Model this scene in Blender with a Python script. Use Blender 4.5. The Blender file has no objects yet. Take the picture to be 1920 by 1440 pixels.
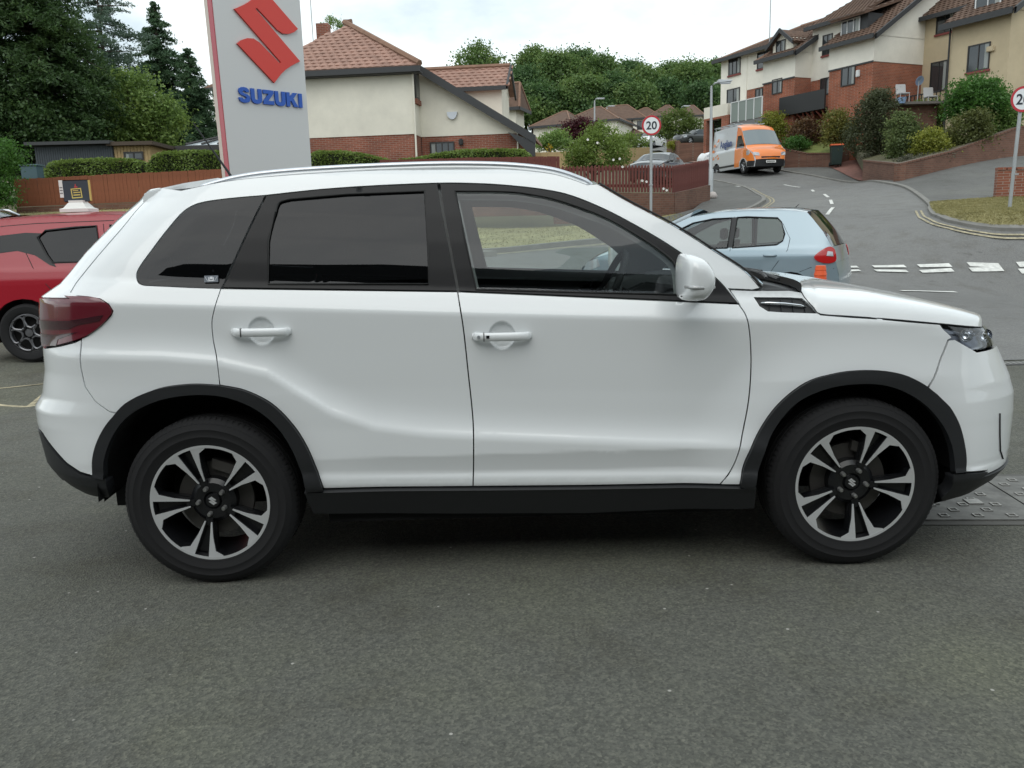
import bpy, bmesh, math, random
import numpy as np
from mathutils import Vector, Matrix
from mathutils.geometry import delaunay_2d_cdt
random.seed(7)
rnd = random.Random(11)
D2R = math.radians
scene = bpy.context.scene
COL = scene.collection

# ---------------------------------------------------------------- camera
FPX, CAMX, CAMH = 1550.0, 1.17, 1.36
YAW, PITCH, ROLL = D2R(0.2), D2R(10.9), D2R(-1.58)
def _axes():
    cy, sy, cp, sp = math.cos(YAW), math.sin(YAW), math.cos(PITCH), math.sin(PITCH)
    f = Vector((sy*cp, cy*cp, -sp)); r = Vector((cy, -sy, 0)); u = r.cross(f)
    c, s = math.cos(ROLL), math.sin(ROLL)
    return f, c*r + s*u, -s*r + c*u
AF, AR, AU = _axes()
CAMP = Vector((CAMX, 0, CAMH))
cam_data = bpy.data.cameras.new('camera')
cam = bpy.data.objects.new('camera', cam_data); COL.objects.link(cam)
cam.matrix_world = Matrix(((AR.x, AU.x, -AF.x, CAMP.x), (AR.y, AU.y, -AF.y, CAMP.y), (AR.z, AU.z, -AF.z, CAMP.z), (0, 0, 0, 1)))
cam_data.sensor_width = 36.0
cam_data.lens = 36.0*FPX/1920.0
cam_data.clip_start = 0.05
cam_data.clip_end = 3000
scene.camera = cam

def on_y(u, v, y):
    """measured position in the photograph -> the point of the vertical plane at distance y"""
    u = float(u); v = float(v); d = FPX*AF + (u-960)*AR - (v-720)*AU
    return CAMP + d*float(y/d.y)
def on_z(u, v, z):
    u = float(u); v = float(v); d = FPX*AF + (u-960)*AR - (v-720)*AU
    return CAMP + d*((z-CAMH)/d.z)

# ---------------------------------------------------------------- world and light
SUN_EL, SUN_ROT = D2R(52), D2R(200)
world = bpy.data.worlds.new("World"); scene.world = world; world.use_nodes = True
def build_world():
    nt = world.node_tree; N = nt.nodes; L = nt.links
    N.clear()
    out = N.new('ShaderNodeOutputWorld'); bg = N.new('ShaderNodeBackground')
    sky = N.new('ShaderNodeTexSky'); sky.sky_type = 'NISHITA'; sky.sun_disc = False
    sky.sun_elevation = SUN_EL; sky.sun_rotation = SUN_ROT
    sky.air_density = 1.0; sky.dust_density = 2.0; sky.ozone_density = 1.0
    tc = N.new('ShaderNodeTexCoord')
    mp = N.new('ShaderNodeMapping'); mp.inputs['Scale'].default_value = (1, 1, 2.2)
    n1 = N.new('ShaderNodeTexNoise'); n1.inputs['Scale'].default_value = 3.8; n1.inputs['Detail'].default_value = 7; n1.inputs['Roughness'].default_value = .55
    r1 = N.new('ShaderNodeValToRGB')
    r1.color_ramp.elements[0].position = .33; r1.color_ramp.elements[0].color = (6.2, 7.3, 7.9, 1)
    r1.color_ramp.elements[1].position = .62; r1.color_ramp.elements[1].color = (11.5, 12.2, 12.0, 1)
    mx = N.new('ShaderNodeMix'); mx.data_type = 'RGBA'; mx.inputs[0].default_value = .86
    L.new(tc.outputs['Generated'], mp.inputs[0]); L.new(mp.outputs[0], n1.inputs['Vector'])
    L.new(n1.outputs['Fac'], r1.inputs[0])
    L.new(sky.outputs[0], mx.inputs[6]); L.new(r1.outputs[0], mx.inputs[7])
    L.new(mx.outputs[2], bg.inputs[0]); bg.inputs[1].default_value = 0.1
    L.new(bg.outputs[0], out.inputs[0])
build_world()
sun_d = bpy.data.lights.new('sun', 'SUN'); sun = bpy.data.objects.new('sun', sun_d); COL.objects.link(sun)
sun_d.energy = 0.8; sun_d.angle = D2R(55); sun_d.color = (1, .97, .92)
# from behind the camera's left shoulder, high
_sd = Vector((math.sin(SUN_ROT)*math.cos(SUN_EL), math.cos(SUN_ROT)*math.cos(SUN_EL), math.sin(SUN_EL)))
sun.rotation_euler = (-_sd).to_track_quat('-Z', 'Y').to_euler()
scene.view_settings.view_transform = 'Standard'; scene.view_settings.look = 'None'
scene.view_settings.exposure = 0.34; scene.view_settings.gamma = 1.0
scene.view_settings.use_curve_mapping = False
scene.render.engine = 'CYCLES'
scene.cycles.max_bounces = 8; scene.cycles.transparent_max_bounces = 24

# ---------------------------------------------------------------- materials
MATS = {}
def mat(name, col, rough=.6, metal=0., coat=0., var=None, bump=None, spec=.5, sheen=0, emit=None):
    """var=(scale, amount, detail): colour variation;  bump=(scale, strength, dist)"""
    if name in MATS: return MATS[name]
    m = bpy.data.materials.new(name); m.use_nodes = True
    nt = m.node_tree; N = nt.nodes; L = nt.links
    b = N['Principled BSDF']
    b.inputs['Base Color'].default_value = (*col, 1); b.inputs['Roughness'].default_value = rough
    b.inputs['Metallic'].default_value = metal; b.inputs['Coat Weight'].default_value = coat
    b.inputs['Coat Roughness'].default_value = .04; b.inputs['Specular IOR Level'].default_value = spec
    tc = None
    if var or bump: tc = N.new('ShaderNodeTexCoord')
    if var:
        n = N.new('ShaderNodeTexNoise'); n.inputs['Scale'].default_value = var[0]; n.inputs['Detail'].default_value = var[2] if len(var) > 2 else 5
        n.inputs['Roughness'].default_value = .65
        L.new(tc.outputs['Object'], n.inputs['Vector'])
        r = N.new('ShaderNodeMapRange'); r.inputs[1].default_value = .3; r.inputs[2].default_value = .7
        r.inputs[3].default_value = 1-var[1]; r.inputs[4].default_value = 1+var[1]
        L.new(n.outputs['Fac'], r.inputs[0])
        mm = N.new('ShaderNodeVectorMath'); mm.operation = 'SCALE'; mm.inputs[0].default_value = col
        L.new(r.outputs[0], mm.inputs['Scale']); L.new(mm.outputs[0], b.inputs['Base Color'])
    if bump:
        n = N.new('ShaderNodeTexNoise'); n.inputs['Scale'].default_value = bump[0]; n.inputs['Detail'].default_value = 4
        L.new(tc.outputs['Object'], n.inputs['Vector'])
        bp = N.new('ShaderNodeBump'); bp.inputs['Strength'].default_value = bump[1]; bp.inputs['Distance'].default_value = bump[2]
        L.new(n.outputs['Fac'], bp.inputs['Height']); L.new(bp.outputs[0], b.inputs['Normal'])
    if emit:
        b.inputs['Emission Color'].default_value = (*emit[:3], 1); b.inputs['Emission Strength'].default_value = emit[3]
    MATS[name] = m
    return m
def glass(name, tint, gloss_rough=.01, ior=1.5, k=1.05):
    """thin sheet glass: fresnel mix of a tinted see-through and a sharp reflection"""
    if name in MATS: return MATS[name]
    m = bpy.data.materials.new(name); m.use_nodes = True
    nt = m.node_tree; N = nt.nodes; L = nt.links; N.clear()
    out = N.new('ShaderNodeOutputMaterial'); mix = N.new('ShaderNodeMixShader'); fr = N.new('ShaderNodeFresnel')
    fr.inputs[0].default_value = ior
    t = N.new('ShaderNodeBsdfTransparent'); t.inputs[0].default_value = (*tint, 1)
    g = N.new('ShaderNodeBsdfGlossy'); g.inputs['Roughness'].default_value = gloss_rough; g.inputs[0].default_value = (.95, .97, 1, 1)
    ad = N.new('ShaderNodeMath'); ad.operation = 'MULTIPLY'; ad.inputs[1].default_value = k; ad.use_clamp = True
    L.new(fr.outputs[0], ad.inputs[0]); L.new(ad.outputs[0], mix.inputs[0])
    L.new(t.outputs[0], mix.inputs[1]); L.new(g.outputs[0], mix.inputs[2]); L.new(mix.outputs[0], out.inputs[0])
    MATS[name] = m
    return m

# ---------------------------------------------------------------- object helpers
def tag(o, label=None, cat=None, group=None, kind=None):
    if label: o['label'] = label
    if cat: o['category'] = cat
    if group: o['group'] = group
    if kind: o['kind'] = kind
    return o
def thing(name, label, cat, loc=(0, 0, 0), rz=0, group=None):
    o = bpy.data.objects.new(name, None); COL.objects.link(o)
    o.location = loc; o.rotation_euler = (0, 0, rz); o.empty_display_size = .2
    return tag(o, label, cat, group)
def link(name, me, parent=None, loc=None, rot=None):
    o = bpy.data.objects.new(name, me); COL.objects.link(o)
    if parent: o.parent = parent
    if loc is not None: o.location = loc
    if rot is not None: o.rotation_euler = rot
    return o
def copy_tree(o, parent=None):
    c = o.copy(); COL.objects.link(c); c.parent = parent
    for ch in o.children: copy_tree(ch, c)
    return c
def mesh(name, V, Fc, m, smooth=False, normals=None):
    me = bpy.data.meshes.new(name); me.from_pydata([tuple(v) for v in V], [], [tuple(f) for f in Fc])
    if m is not None:
        for k in (m if isinstance(m, (list, tuple)) else [m]): me.materials.append(k)
    if smooth or normals is not None:
        me.shade_smooth()
    me.update()
    if normals is not None: me.normals_split_custom_set_from_vertices([tuple(n) for n in normals])
    return me
class MB:
    """collects simple solids into one mesh"""
    def __init__(s): s.V = []; s.F = []; s.mi = []; s.cur = 0
    def add(s, V, F):
        n = len(s.V); s.V += [tuple(v) for v in V]; s.F += [tuple(i+n for i in f) for f in F]; s.mi += [s.cur]*len(F); return s
    def box(s, x0, x1, y0, y1, z0, z1):
        V = [(x, y, z) for z in (z0, z1) for x, y in ((x0, y0), (x1, y0), (x1, y1), (x0, y1))]
        return s.add(V, [(0, 3, 2, 1), (4, 5, 6, 7), (0, 1, 5, 4), (1, 2, 6, 5), (2, 3, 7, 6), (3, 0, 4, 7)])
    def quadbox(s, P, off):
        """P: 4 points of a face, off: thickness vector"""
        P = [Vector(p) for p in P]; off = Vector(off)
        return s.add(P+[p+off for p in P], [(0, 3, 2, 1), (4, 5, 6, 7), (0, 1, 5, 4), (1, 2, 6, 5), (2, 3, 7, 6), (3, 0, 4, 7)])
    def prism(s, poly, off):
        P = [Vector(p) for p in poly]; off = Vector(off); n = len(P)
        return s.add(P+[p+off for p in P], [tuple(range(n))[::-1], tuple(range(n, 2*n))]+[(i, (i+1) % n, n+(i+1) % n, n+i) for i in range(n)])
    def tube(s, P, r, seg=8, caps=True):
        P = [Vector(p) for p in P]; n = len(P)
        R = r if isinstance(r, (list, tuple)) else [r]*n
        V = []
        for i, p in enumerate(P):
            d = (P[min(i+1, n-1)]-P[max(i-1, 0)]).normalized()
            a = d.cross(Vector((0, 0, 1)) if abs(d.z) < .9 else Vector((1, 0, 0))).normalized(); b = d.cross(a)
            for k in range(seg):
                t = 2*math.pi*k/seg; V.append(p+(a*math.cos(t)+b*math.sin(t))*R[i])
        F = [(i*seg+k, i*seg+(k+1) % seg, (i+1)*seg+(k+1) % seg, (i+1)*seg+k) for i in range(n-1) for k in range(seg)]
        if caps: F += [tuple(range(seg))[::-1], tuple((n-1)*seg+k for k in range(seg))]
        return s.add(V, F)
    def lathe(s, prof, seg=48, axis='y', closed=False, c=(0, 0, 0)):
        """prof: (radius, position along the axis)"""
        V = []
        for r, h in prof:
            for k in range(seg):
                t = 2*math.pi*k/seg; a, b = r*math.cos(t), r*math.sin(t)
                V.append((c[0]+a, c[1]+h, c[2]+b) if axis == 'y' else (c[0]+a, c[1]+b, c[2]+h))
        n = len(prof); F = []
        for i in range(n if closed else n-1):
            j = (i+1) % n
            for k in range(seg):
                q = (i*seg+k, i*seg+(k+1) % seg, j*seg+(k+1) % seg, j*seg+k)
                F.append(q if axis == 'y' else q[::-1])
        return s.add(V, F)
    def mesh(s, name, m, smooth=False, bevel=None):
        me = mesh(name, s.V, s.F, m)
        if isinstance(m, (list, tuple)) and len(m) > 1: me.polygons.foreach_set('material_index', s.mi)
        if bevel:
            bm = bmesh.new(); bm.from_mesh(me)
            bmesh.ops.bevel(bm, geom=[e for e in bm.edges if e.is_manifold and e.calc_face_angle(0) > .5], offset=bevel, segments=2, affect='EDGES', clamp_overlap=True)
            bm.to_mesh(me); bm.free()
        if smooth is True: me.shade_smooth()
        elif smooth: autosmooth(me, smooth)
        me.update()
        return me
    def build(s, name, m, parent=None, smooth=False, bevel=None, loc=None, rot=None):
        return link(name, s.mesh(name, m, smooth, bevel), parent, loc, rot)
def autosmooth(me, deg=35):
    me.shade_smooth()
    bm = bmesh.new(); bm.from_mesh(me)
    for e in bm.edges:
        if not e.is_manifold or e.calc_face_angle(0) > D2R(deg): e.smooth = False
    bm.to_mesh(me); bm.free()

def inpoly(P, poly):
    """vectorised even-odd test"""
    P = np.asarray(P, float); poly = np.asarray(poly, float)
    x, y = P[:, 0], P[:, 1]; c = np.zeros(len(P), bool)
    x1, y1 = poly[:, 0], poly[:, 1]; x2, y2 = np.roll(x1, -1), np.roll(y1, -1)
    for a, b, cc, d in zip(x1, y1, x2, y2):
        if b == d: continue
        t = ((b > y) != (d > y)) & (x < (cc-a)*(y-b)/(d-b)+a)
        c ^= t
    return c
def smooth_line(P, n=6, closed=False):
    """Catmull-Rom through the points (2-D or 3-D)"""
    P = [np.array(p, float) for p in P]; out = []
    m = len(P)
    for i in range(m if closed else m-1):
        a, b = P[i], P[(i+1) % m]
        p0 = P[(i-1) % m] if (closed or i > 0) else 2*a-b
        p3 = P[(i+2) % m] if (closed or i < m-2) else 2*b-a
        for k in range(n):
            t = k/n
            out.append(.5*((2*a)+(-p0+b)*t+(2*p0-5*a+4*b-p3)*t*t+(-p0+3*a-3*b+p3)*t**3))
    if not closed: out.append(P[-1])
    return out
def resample(poly, step):
    out = []; n = len(poly)
    for i in range(n):
        a = np.array(poly[i], float); b = np.array(poly[(i+1) % n], float)
        k = max(1, int(math.ceil(np.hypot(*(b-a))/step)))
        for j in range(k): out.append(a+(b-a)*j/k)
    return out
def area2(poly):
    p = np.array(poly); return .5*np.sum(p[:, 0]*np.roll(p[:, 1], -1)-np.roll(p[:, 0], -1)*p[:, 1])
def inset(poly, d):
    """shrink (d>0) a simple polygon by d, given either winding"""
    p = [np.array(q, float) for q in poly]
    q = [p[0]]
    for a in p[1:]:
        if np.hypot(*(a-q[-1])) > 1e-4: q.append(a)
    if np.hypot(*(q[0]-q[-1])) < 1e-4: q.pop()
    p = q; s = 1 if area2(p) > 0 else -1; n = len(p); out = []
    for i in range(n):
        a, b, c = p[i-1], p[i], p[(i+1) % n]
        e1 = (b-a)/np.hypot(*(b-a)); e2 = (c-b)/np.hypot(*(c-b))
        n1 = s*np.array([-e1[1], e1[0]]); n2 = s*np.array([-e2[1], e2[0]])
        m = n1+n2; l = np.hypot(*m)
        if l < .2: out.append(b+n1*d); continue
        m /= l; out.append(b+m*min(d/max(.4, m@n1), 2*d) if d > 0 else b+m*max(d/max(.4, m@n1), 2*d))
    return out
def cdt_grid(poly, holes=(), dx=.03, dz=.012, extra=(), bstep=.02, warp=None):
    """triangulate polygon with inner grid points; returns verts(2-D), tris, list of boundary loops"""
    loops = [resample(poly, bstep)]+[resample(h, bstep) for h in holes]
    V = []; E = []; L = []
    for lp in loops:
        b = len(V); n = len(lp); V += [tuple(p) for p in lp]; E += [(b+i, b+(i+1) % n) for i in range(n)]; L.append(list(range(b, b+n)))
    A = np.array(loops[0]); x0, z0 = A.min(0); x1, z1 = A.max(0)
    if warp: z0 -= .15; z1 += .15
    gx = np.arange(math.floor(x0/dx)*dx, x1+dx, dx); gz = np.arange(math.floor(z0/dz)*dz, z1+dz, dz)
    G = np.array([(x, warp(x, z) if warp else z) for j, z in enumerate(gz) for x in gx]+[tuple(e) for e in extra])
    ok = inpoly(G, loops[0])
    for h in loops[1:]: ok &= ~inpoly(G, h)
    G = G[ok]
    B = np.array([p for lp in loops for p in lp])
    if len(extra):
        EX = np.array(extra); keep = np.ones(len(G), bool)
        for i in range(0, len(G), 512):
            q = G[i:i+512]; d2 = (((q[:, None, :]-EX[None])/np.array([.024, .005]))**2).sum(-1)
            d2[d2 < 1e-9] = 9; keep[i:i+512] = d2.min(1) > 1
        inx = set((round(float(e[0]), 6), round(float(e[1]), 6)) for e in extra)
        keep |= np.array([(round(float(g[0]), 6), round(float(g[1]), 6)) in inx for g in G])
        G = G[keep]
    if len(G):
        sc = np.array([1/dx, 1/dz])*.45
        keep = np.ones(len(G), bool)
        for i in range(0, len(G), 512):
            d = ((G[i:i+512, None, :]-B[None])*sc); keep[i:i+512] = (d**2).sum(-1).min(1) > .05
        G = G[keep]
    V += [tuple(g) for g in G]
    vo, eo, fo, ov, oe, of = delaunay_2d_cdt([Vector(v) for v in V], E, [], 0, 1e-6)
    vo = np.array([(v.x, v.y) for v in vo]); fo = [tuple(f) for f in fo]
    C = np.array([vo[list(f)].mean(0) for f in fo])
    ok = inpoly(C, loops[0])
    for h in loops[1:]: ok &= ~inpoly(C, h)
    fo = [f for f, k in zip(fo, ok) if k]
    remap = {}
    for i, o in enumerate(ov):
        for k in o: remap[k] = i
    return vo, fo, [[remap.get(i, i) for i in l] for l in L]
def surf_panel(name, m, parent, fn, poly, holes=(), dx=.03, dz=.010, flange=.012, extra=(), off=0., warp=None, mirror=False, eps=.003):
    """panel on a parametric surface fn(a, b, off)->Vector (vectorised by np), with returned edges of depth `flange`"""
    vo, fo, loops = cdt_grid(poly, holes, dx, dz, extra, warp=warp)
    def ev(o): return np.array(fn(vo[:, 0], vo[:, 1]+0, o)).T
    P = ev(off)
    da = np.array(fn(vo[:, 0]+eps, vo[:, 1], off)).T-np.array(fn(vo[:, 0]-eps, vo[:, 1], off)).T
    db = np.array(fn(vo[:, 0], vo[:, 1]+eps, off)).T-np.array(fn(vo[:, 0], vo[:, 1]-eps, off)).T
    Nn = np.cross(da, db); Nn /= (np.linalg.norm(Nn, axis=1)[:, None]+1e-12)   # for x right, z up: normal = -y (toward camera)
    if mirror: P = P*np.array([1, -1, 1]); Nn = Nn*np.array([1, -1, 1])
    tri = []
    for f in fo:
        a, b, c = P[f[0]], P[f[1]], P[f[2]]
        g = np.cross(b-a, c-a)@Nn[f[0]]
        tri.append(f if g > 0 else f[::-1])
    V = [tuple(p) for p in P]; NN = [tuple(n) for n in Nn]; Fc = list(tri)
    if flange:
        for l in loops:
            n = len(l); b = len(V)
            pts = vo[l]; s = area2(pts)
            for i, k in enumerate(l):
                t = P[l[(i+1) % n]]-P[l[i-1]]; o = np.cross(t, Nn[k]); o /= np.linalg.norm(o)+1e-12
                V.append(tuple(P[k])); V.append(tuple(P[k]-Nn[k]*flange)); NN.append(tuple(o)); NN.append(tuple(o))
            for i in range(n):
                j = (i+1) % n; q = (b+2*i, b+2*j, b+2*j+1, b+2*i+1)
                a, bb, c = (np.array(V[q[0]]), np.array(V[q[1]]), np.array(V[q[2]]))
                Fc.append(q if np.cross(bb-a, c-a)@np.array(NN[b+2*i]) > 0 else q[::-1])
    me = mesh(name, V, Fc, m, normals=NN)
    return link(name, me, parent)
# ================================================================ the white car (local: x along the car from the rear axle, y across, z up)
HY = 3.93
def _tab(pts, blur, z0=0., z1=1.8, n=1800):
    z = np.linspace(z0, z1, n); w = np.interp(z, [p[0] for p in pts], [p[1] for p in pts])
    h = z[1]-z[0]; k = np.exp(-.5*(np.arange(-60, 61)*h/blur)**2); k /= k.sum()
    return z, np.convolve(np.pad(w, 60, mode='edge'), k, 'valid')
_zt, _wt = _tab([(.2, .80), (.30, .835), (.365, .858), (.372, .866), (.412, .866), (.426, .858), (.50, .853), (.60, .846), (.75, .842), (.90, .8435), (1.032, .846), (1.040, .845), (1.112, .812), (1.125, .801),
                 (1.20, .780), (1.30, .748), (1.40, .708), (1.48, .667), (1.52, .644), (1.545, .628), (1.575, .607), (1.60, .55)], .007)
_crx = [-.9, -.43, -.13, .067, .262, .395, .491, .649, .85, 1.053, 1.664, 2.033, 2.3, 2.7]
_crz = [.93, .918, .906, .884, .832, .742, .677, .615, .584, .567, .524, .505, .47, .42]
def Wbase(x, z):
    x = np.asarray(x, float); z = np.asarray(z, float)
    g = np.clip((z-.35)/.75, 0, 1)*.65+.35
    zz = z+.056*(x-1.0)*g*(np.clip((1.75-z)/.5, 0, 1))
    w = np.interp(zz, _zt, _wt)
    # lower flank swage
    zc = np.interp(x, _crx, _crz)
    rb = 0
    for dz_, k_ in ((-.016, .08), (-.010, .17), (-.004, .25), (.004, .25), (.010, .17), (.016, .08)):
        z_ = z+dz_; t = (zc+.125-z_)/.125
        ramp = np.where(t < 0, 0, np.where(t < 1, t*t*(.55+.45*t), 1.0))
        t2 = np.clip((z_-(zc-.30))/.30, 0, 1); rb = rb+k_*ramp*np.where(z_ < zc, .35+.65*t2, 1.0)
    amp = .026*np.clip((x+1.2)/.8, 0, 1)*np.clip((2.35-x)/.5, 0, 1)*np.clip((z-.40)/.10, .25, 1)
    w = w+amp*rb
    # wheel arch bulges
    for cx, a in ((2.5, .030), (0., .010)):
        r = np.hypot(x-cx, (z-.334)); q = np.clip(1-(r-.43)/.26, 0, 1); q = q*q*(3-2*q)
        w = w+a*q*np.clip((1.0-z)/.25, 0, 1)
    # rear haunch fading into the rear corner; door handle bowls
    for hx, hz in HBOWL:
        d = np.hypot(x-hx, z-hz)/.052; w = w-.017*np.sqrt(np.clip(1-d*d, 0, 1))*np.clip((1-d)*8, 0, 1)
    return w
_h1 = on_y(490, 621, HY-.845); _h2 = on_y(941, 629, HY-.845)
HBOWL = [(_h1.x, _h1.z), (_h2.x, _h2.z)]
_xfz = [.20, .234, .26, .30, .345, .405, .56, .635, .70, .78, .84, .90, .95, 1.0, 1.1]
_xfx = [2.95, 3.07, 3.20, 3.28, 3.315, 3.33, 3.34, 3.335, 3.31, 3.265, 3.23, 3.19, 3.12, 3.0, 2.9]
_xrz = [.20, .27, .33, .39, .47, .63, .69, .74, .841, .945, 1.05, 1.13, 1.18, 1.30, 1.42, 1.50, 1.60]
_xrx = [-.50, -.58, -.68, -.765, -.82, -.845, -.845, -.81, -.785, -.778, -.778, -.765, -.69, -.59, -.47, -.38, -.30]
NF, NR = 3.6, 3.2
def XF(z): return np.interp(z, _xfz, _xfx)
def XR(z): return np.interp(z, _xrz, _xrx)
def AF_(z): return np.clip(XF(z)-2.45, .3, 2)
AR_ = .62
def S(s, z, off=0.):
    """s: running coordinate along the flank; beyond the ends it goes round the corners as an angle (1 rad = .5 m)"""
    s = np.asarray(s, float); z = np.asarray(z, float)
    xf = XF(z); x0f = xf-AF_(z); xr = XR(z); x0r = xr+AR_
    pf = np.clip((s-x0f)/.5, 0, None); pr = np.clip((x0r-s)/.5, 0, None)
    nf = (np.abs(np.cos(pf))**NF+np.abs(np.sin(pf))**NF)**(1/NF); nr = (np.abs(np.cos(pr))**NR+np.abs(np.sin(pr))**NR)**(1/NR)
    x = np.where(pf > 0, x0f+AF_(z)*np.sin(pf)/nf, np.where(pr > 0, x0r-AR_*np.sin(pr)/nr, s))
    w = (Wbase(x, z))*np.where(pf > 0, np.cos(pf)/nf, np.where(pr > 0, np.cos(pr)/nr, 1))
    if np.any(off != 0):
        e = .004
        a = np.array(S(s+e, z))-np.array(S(s-e, z)); b = np.array(S(s, z+e))-np.array(S(s, z-e))
        n = np.cross(a.T, b.T).T; n = n/(np.linalg.norm(n, axis=0)+1e-12)
        return x+n[0]*off, -w+n[1]*off, z+n[2]*off
    return x, -w, z+0*x
def sinv(x, z):
    xf = float(XF(z)); a = float(AF_(z)); x0 = xf-a
    if x > x0:
        t = min((x-x0)/a, .9995); return x0+.5*math.atan2(t, (1-t**NF)**(1/NF))
    xr = float(XR(z)); x0 = xr+AR_
    if x < x0:
        t = min((x0-x)/AR_, .9995); return x0-.5*math.atan2(t, (1-t**NR)**(1/NR))
    return x
def hwarp(x, zz):
    g = min(max((zz-.35)/.75, 0), 1)*.65+.35
    return zz-.056*(x-1.0)*g*min(max((1.75-zz)/.5, 0), 1)
CREASE = [(float(x), float(np.interp(x, _crx, _crz))+d) for x in np.arange(-.6, 2.2, .02) for d in (-.028, -.018, -.010, -.004, 0, .004, .010, .018, .030, .045)]
CREASE += [(float(x), hwarp(float(x), z)) for x in np.arange(-.9, 2.6, .025) for z in (1.024, 1.030, 1.036, 1.042, 1.048, 1.106, 1.112, 1.119, .366, .372, .410, .416, .422, .428)]
def px(u, v):
    """photo position -> (s, z) on the flank"""
    y = .84; p = None
    for i in range(14):
        p = on_y(u, v, HY-y); s = sinv(p.x, p.z)
        w = -float(S(s, p.z)[1]); y += (w-y)*.6
    return (s, p.z)
def PX(L): return [px(*p) for p in L]
def PS(L, n=5): return [tuple(q) for q in smooth_line(PX(L), n)]

def RP(p, z): return (float(XR(z))+AR_-.5*p, z)
def RC(z): return RP(math.pi/2, z)
def FP(p, z): return (float(XF(z)-AF_(z))+.5*p, z)
def FC(z): return FP(math.pi/2, z)
suv = thing('parked_suv', 'large white five-door car with roof rails filling the foreground, seen from its side', 'car', (0, HY, 0))
m_white = mat('white_paint', (.775, .80, .81), .32, 0, 1.0)
m_black = mat('black_plastic', (.014, .015, .017), .5, bump=(900, .15, .001))
m_gloss = mat('gloss_black', (.012, .012, .014), .12, 0, .5)
m_rubber = mat('rubber', (.018, .018, .018), .75)
m_dark = mat('underbody_dark', (.006, .006, .006), .95)
m_seal = mat('window_seal', (.010, .010, .011), .4, spec=.25)
m_tint = glass('privacy_glass', (.02, .022, .024), k=.72)
m_clear = glass('clear_glass', (.80, .86, .84))
m_chrome = mat('chrome', (.75, .77, .8), .12, 1)
m_silver = mat('satin_silver', (.60, .63, .67), .32, .7)
m_liner = mat('headlining', (.50, .52, .52), .9)
m_trim = mat('interior_trim', (.02, .021, .023), .8)

# ---- lines traced on the flank
ARCH_R = [(177, 893), (178, 860), (184, 833), (196, 806), (215, 780), (246, 750), (300, 728), (360, 720), (412, 722)]
ARCH_R2 = [(412, 722), (460, 732), (510, 757), (550, 797), (577, 840), (594, 880), (607, 916)]
ARCH_F = [(1387, 909), (1398, 862), (1425, 805), (1460, 757), (1510, 718), (1560, 702), (1620, 695), (1680, 700), (1722, 716), (1752, 738)]
ARCH_F2 = [(1752, 738), (1780, 768), (1797, 805), (1806, 850), (1806, 885)]
ARCH_RI = [(197, 898), (199, 862), (214, 818), (240, 782), (280, 757), (330, 743), (385, 739), (435, 746), (482, 766), (520, 797), (548, 838), (566, 880), (576, 918)]
ARCH_FI = [(1412, 915), (1424, 865), (1448, 806), (1488, 757), (1540, 730), (1600, 719), (1660, 722), (1712, 744), (1755, 784), (1779, 832), (1787, 887)]
SHUT_R = [(412, 722), (407, 680), (400, 640), (397, 605), (402, 578), (414, 541)]      # rear edge of rear door going up
SHUT_B = [(858, 547), (868, 610), (878, 700), (887, 790), (888, 850), (887, 912)]
SHUT_F = [(1385, 570), (1400, 595), (1407, 640), (1408, 690), (1403, 755), (1390, 825), (1374, 875), (1350, 908)]
def P2(L, n=5): return PS(L, n)
def arc(cx_, z_): pass
QTR = [(497, 366), (460, 369), (420, 373), (385, 378), (362, 385), (342, 398), (318, 425), (285, 468), (262, 500), (256, 515), (258, 527), (266, 534), (285, 536), (350, 539), (414, 541)]
TOPG = [(497, 366), (600, 355), (700, 348), (822, 343), (900, 344), (960, 348), (1020, 355), (1070, 366), (1130, 390), (1190, 421), (1250, 456), (1310, 497), (1350, 528), (1385, 570)]
zshift = lambda P, dz: [(a, b+dz) for a, b in P]
top_rail = PX([(340, 345), (420, 328), (520, 318), (640, 311), (760, 306), (860, 304), (950, 306), (1020, 312), (1060, 320), (1100, 334)])
TOP = [(a, b-.026) for a, b in smooth_line(top_rail, 4)]
APIL = PS([(1120, 345), (1180, 380), (1260, 422), (1340, 472), (1395, 508), (1425, 540)], 5)
TAILEDGE = PS([(302, 352), (270, 380), (230, 427), (180, 485), (150, 522), (133, 548)], 5)
LAMP = PX([(75, 560), (120, 554), (165, 556), (188, 560), (204, 570), (212, 583), (208, 592), (190, 612), (165, 630), (130, 640), (84, 650)])
G = .0025   # half of a shut gap
# body side: rear quarter, cantrail, A pillar as one pressing
bl = PX([(133, 548)])[0]
quarter = P2(QTR[::-1], 5)
ARCH_RS = PS(ARCH_R, 5)
seam_r = PX([(153, 645), (152, 690), (160, 725), (178, 752), (206, 772)])
i0 = min(range(len(ARCH_RS)), key=lambda i: abs(ARCH_RS[i][0]-seam_r[-1][0])+abs(ARCH_RS[i][1]-seam_r[-1][1]))
lamp_front = PX([(130, 553), (165, 556), (188, 560), (204, 570), (212, 583), (208, 592), (190, 612), (165, 630), (153, 634)])
body_poly = TAILEDGE+lamp_front+seam_r+ARCH_RS[i0:]+PS(SHUT_R, 4)[1:]+quarter[1:]+P2(TOPG, 5)[1:]+PX([(1366, 541), (1412, 543), (1425, 540)])+APIL[::-1][1:]+TOP[::-1]
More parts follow.
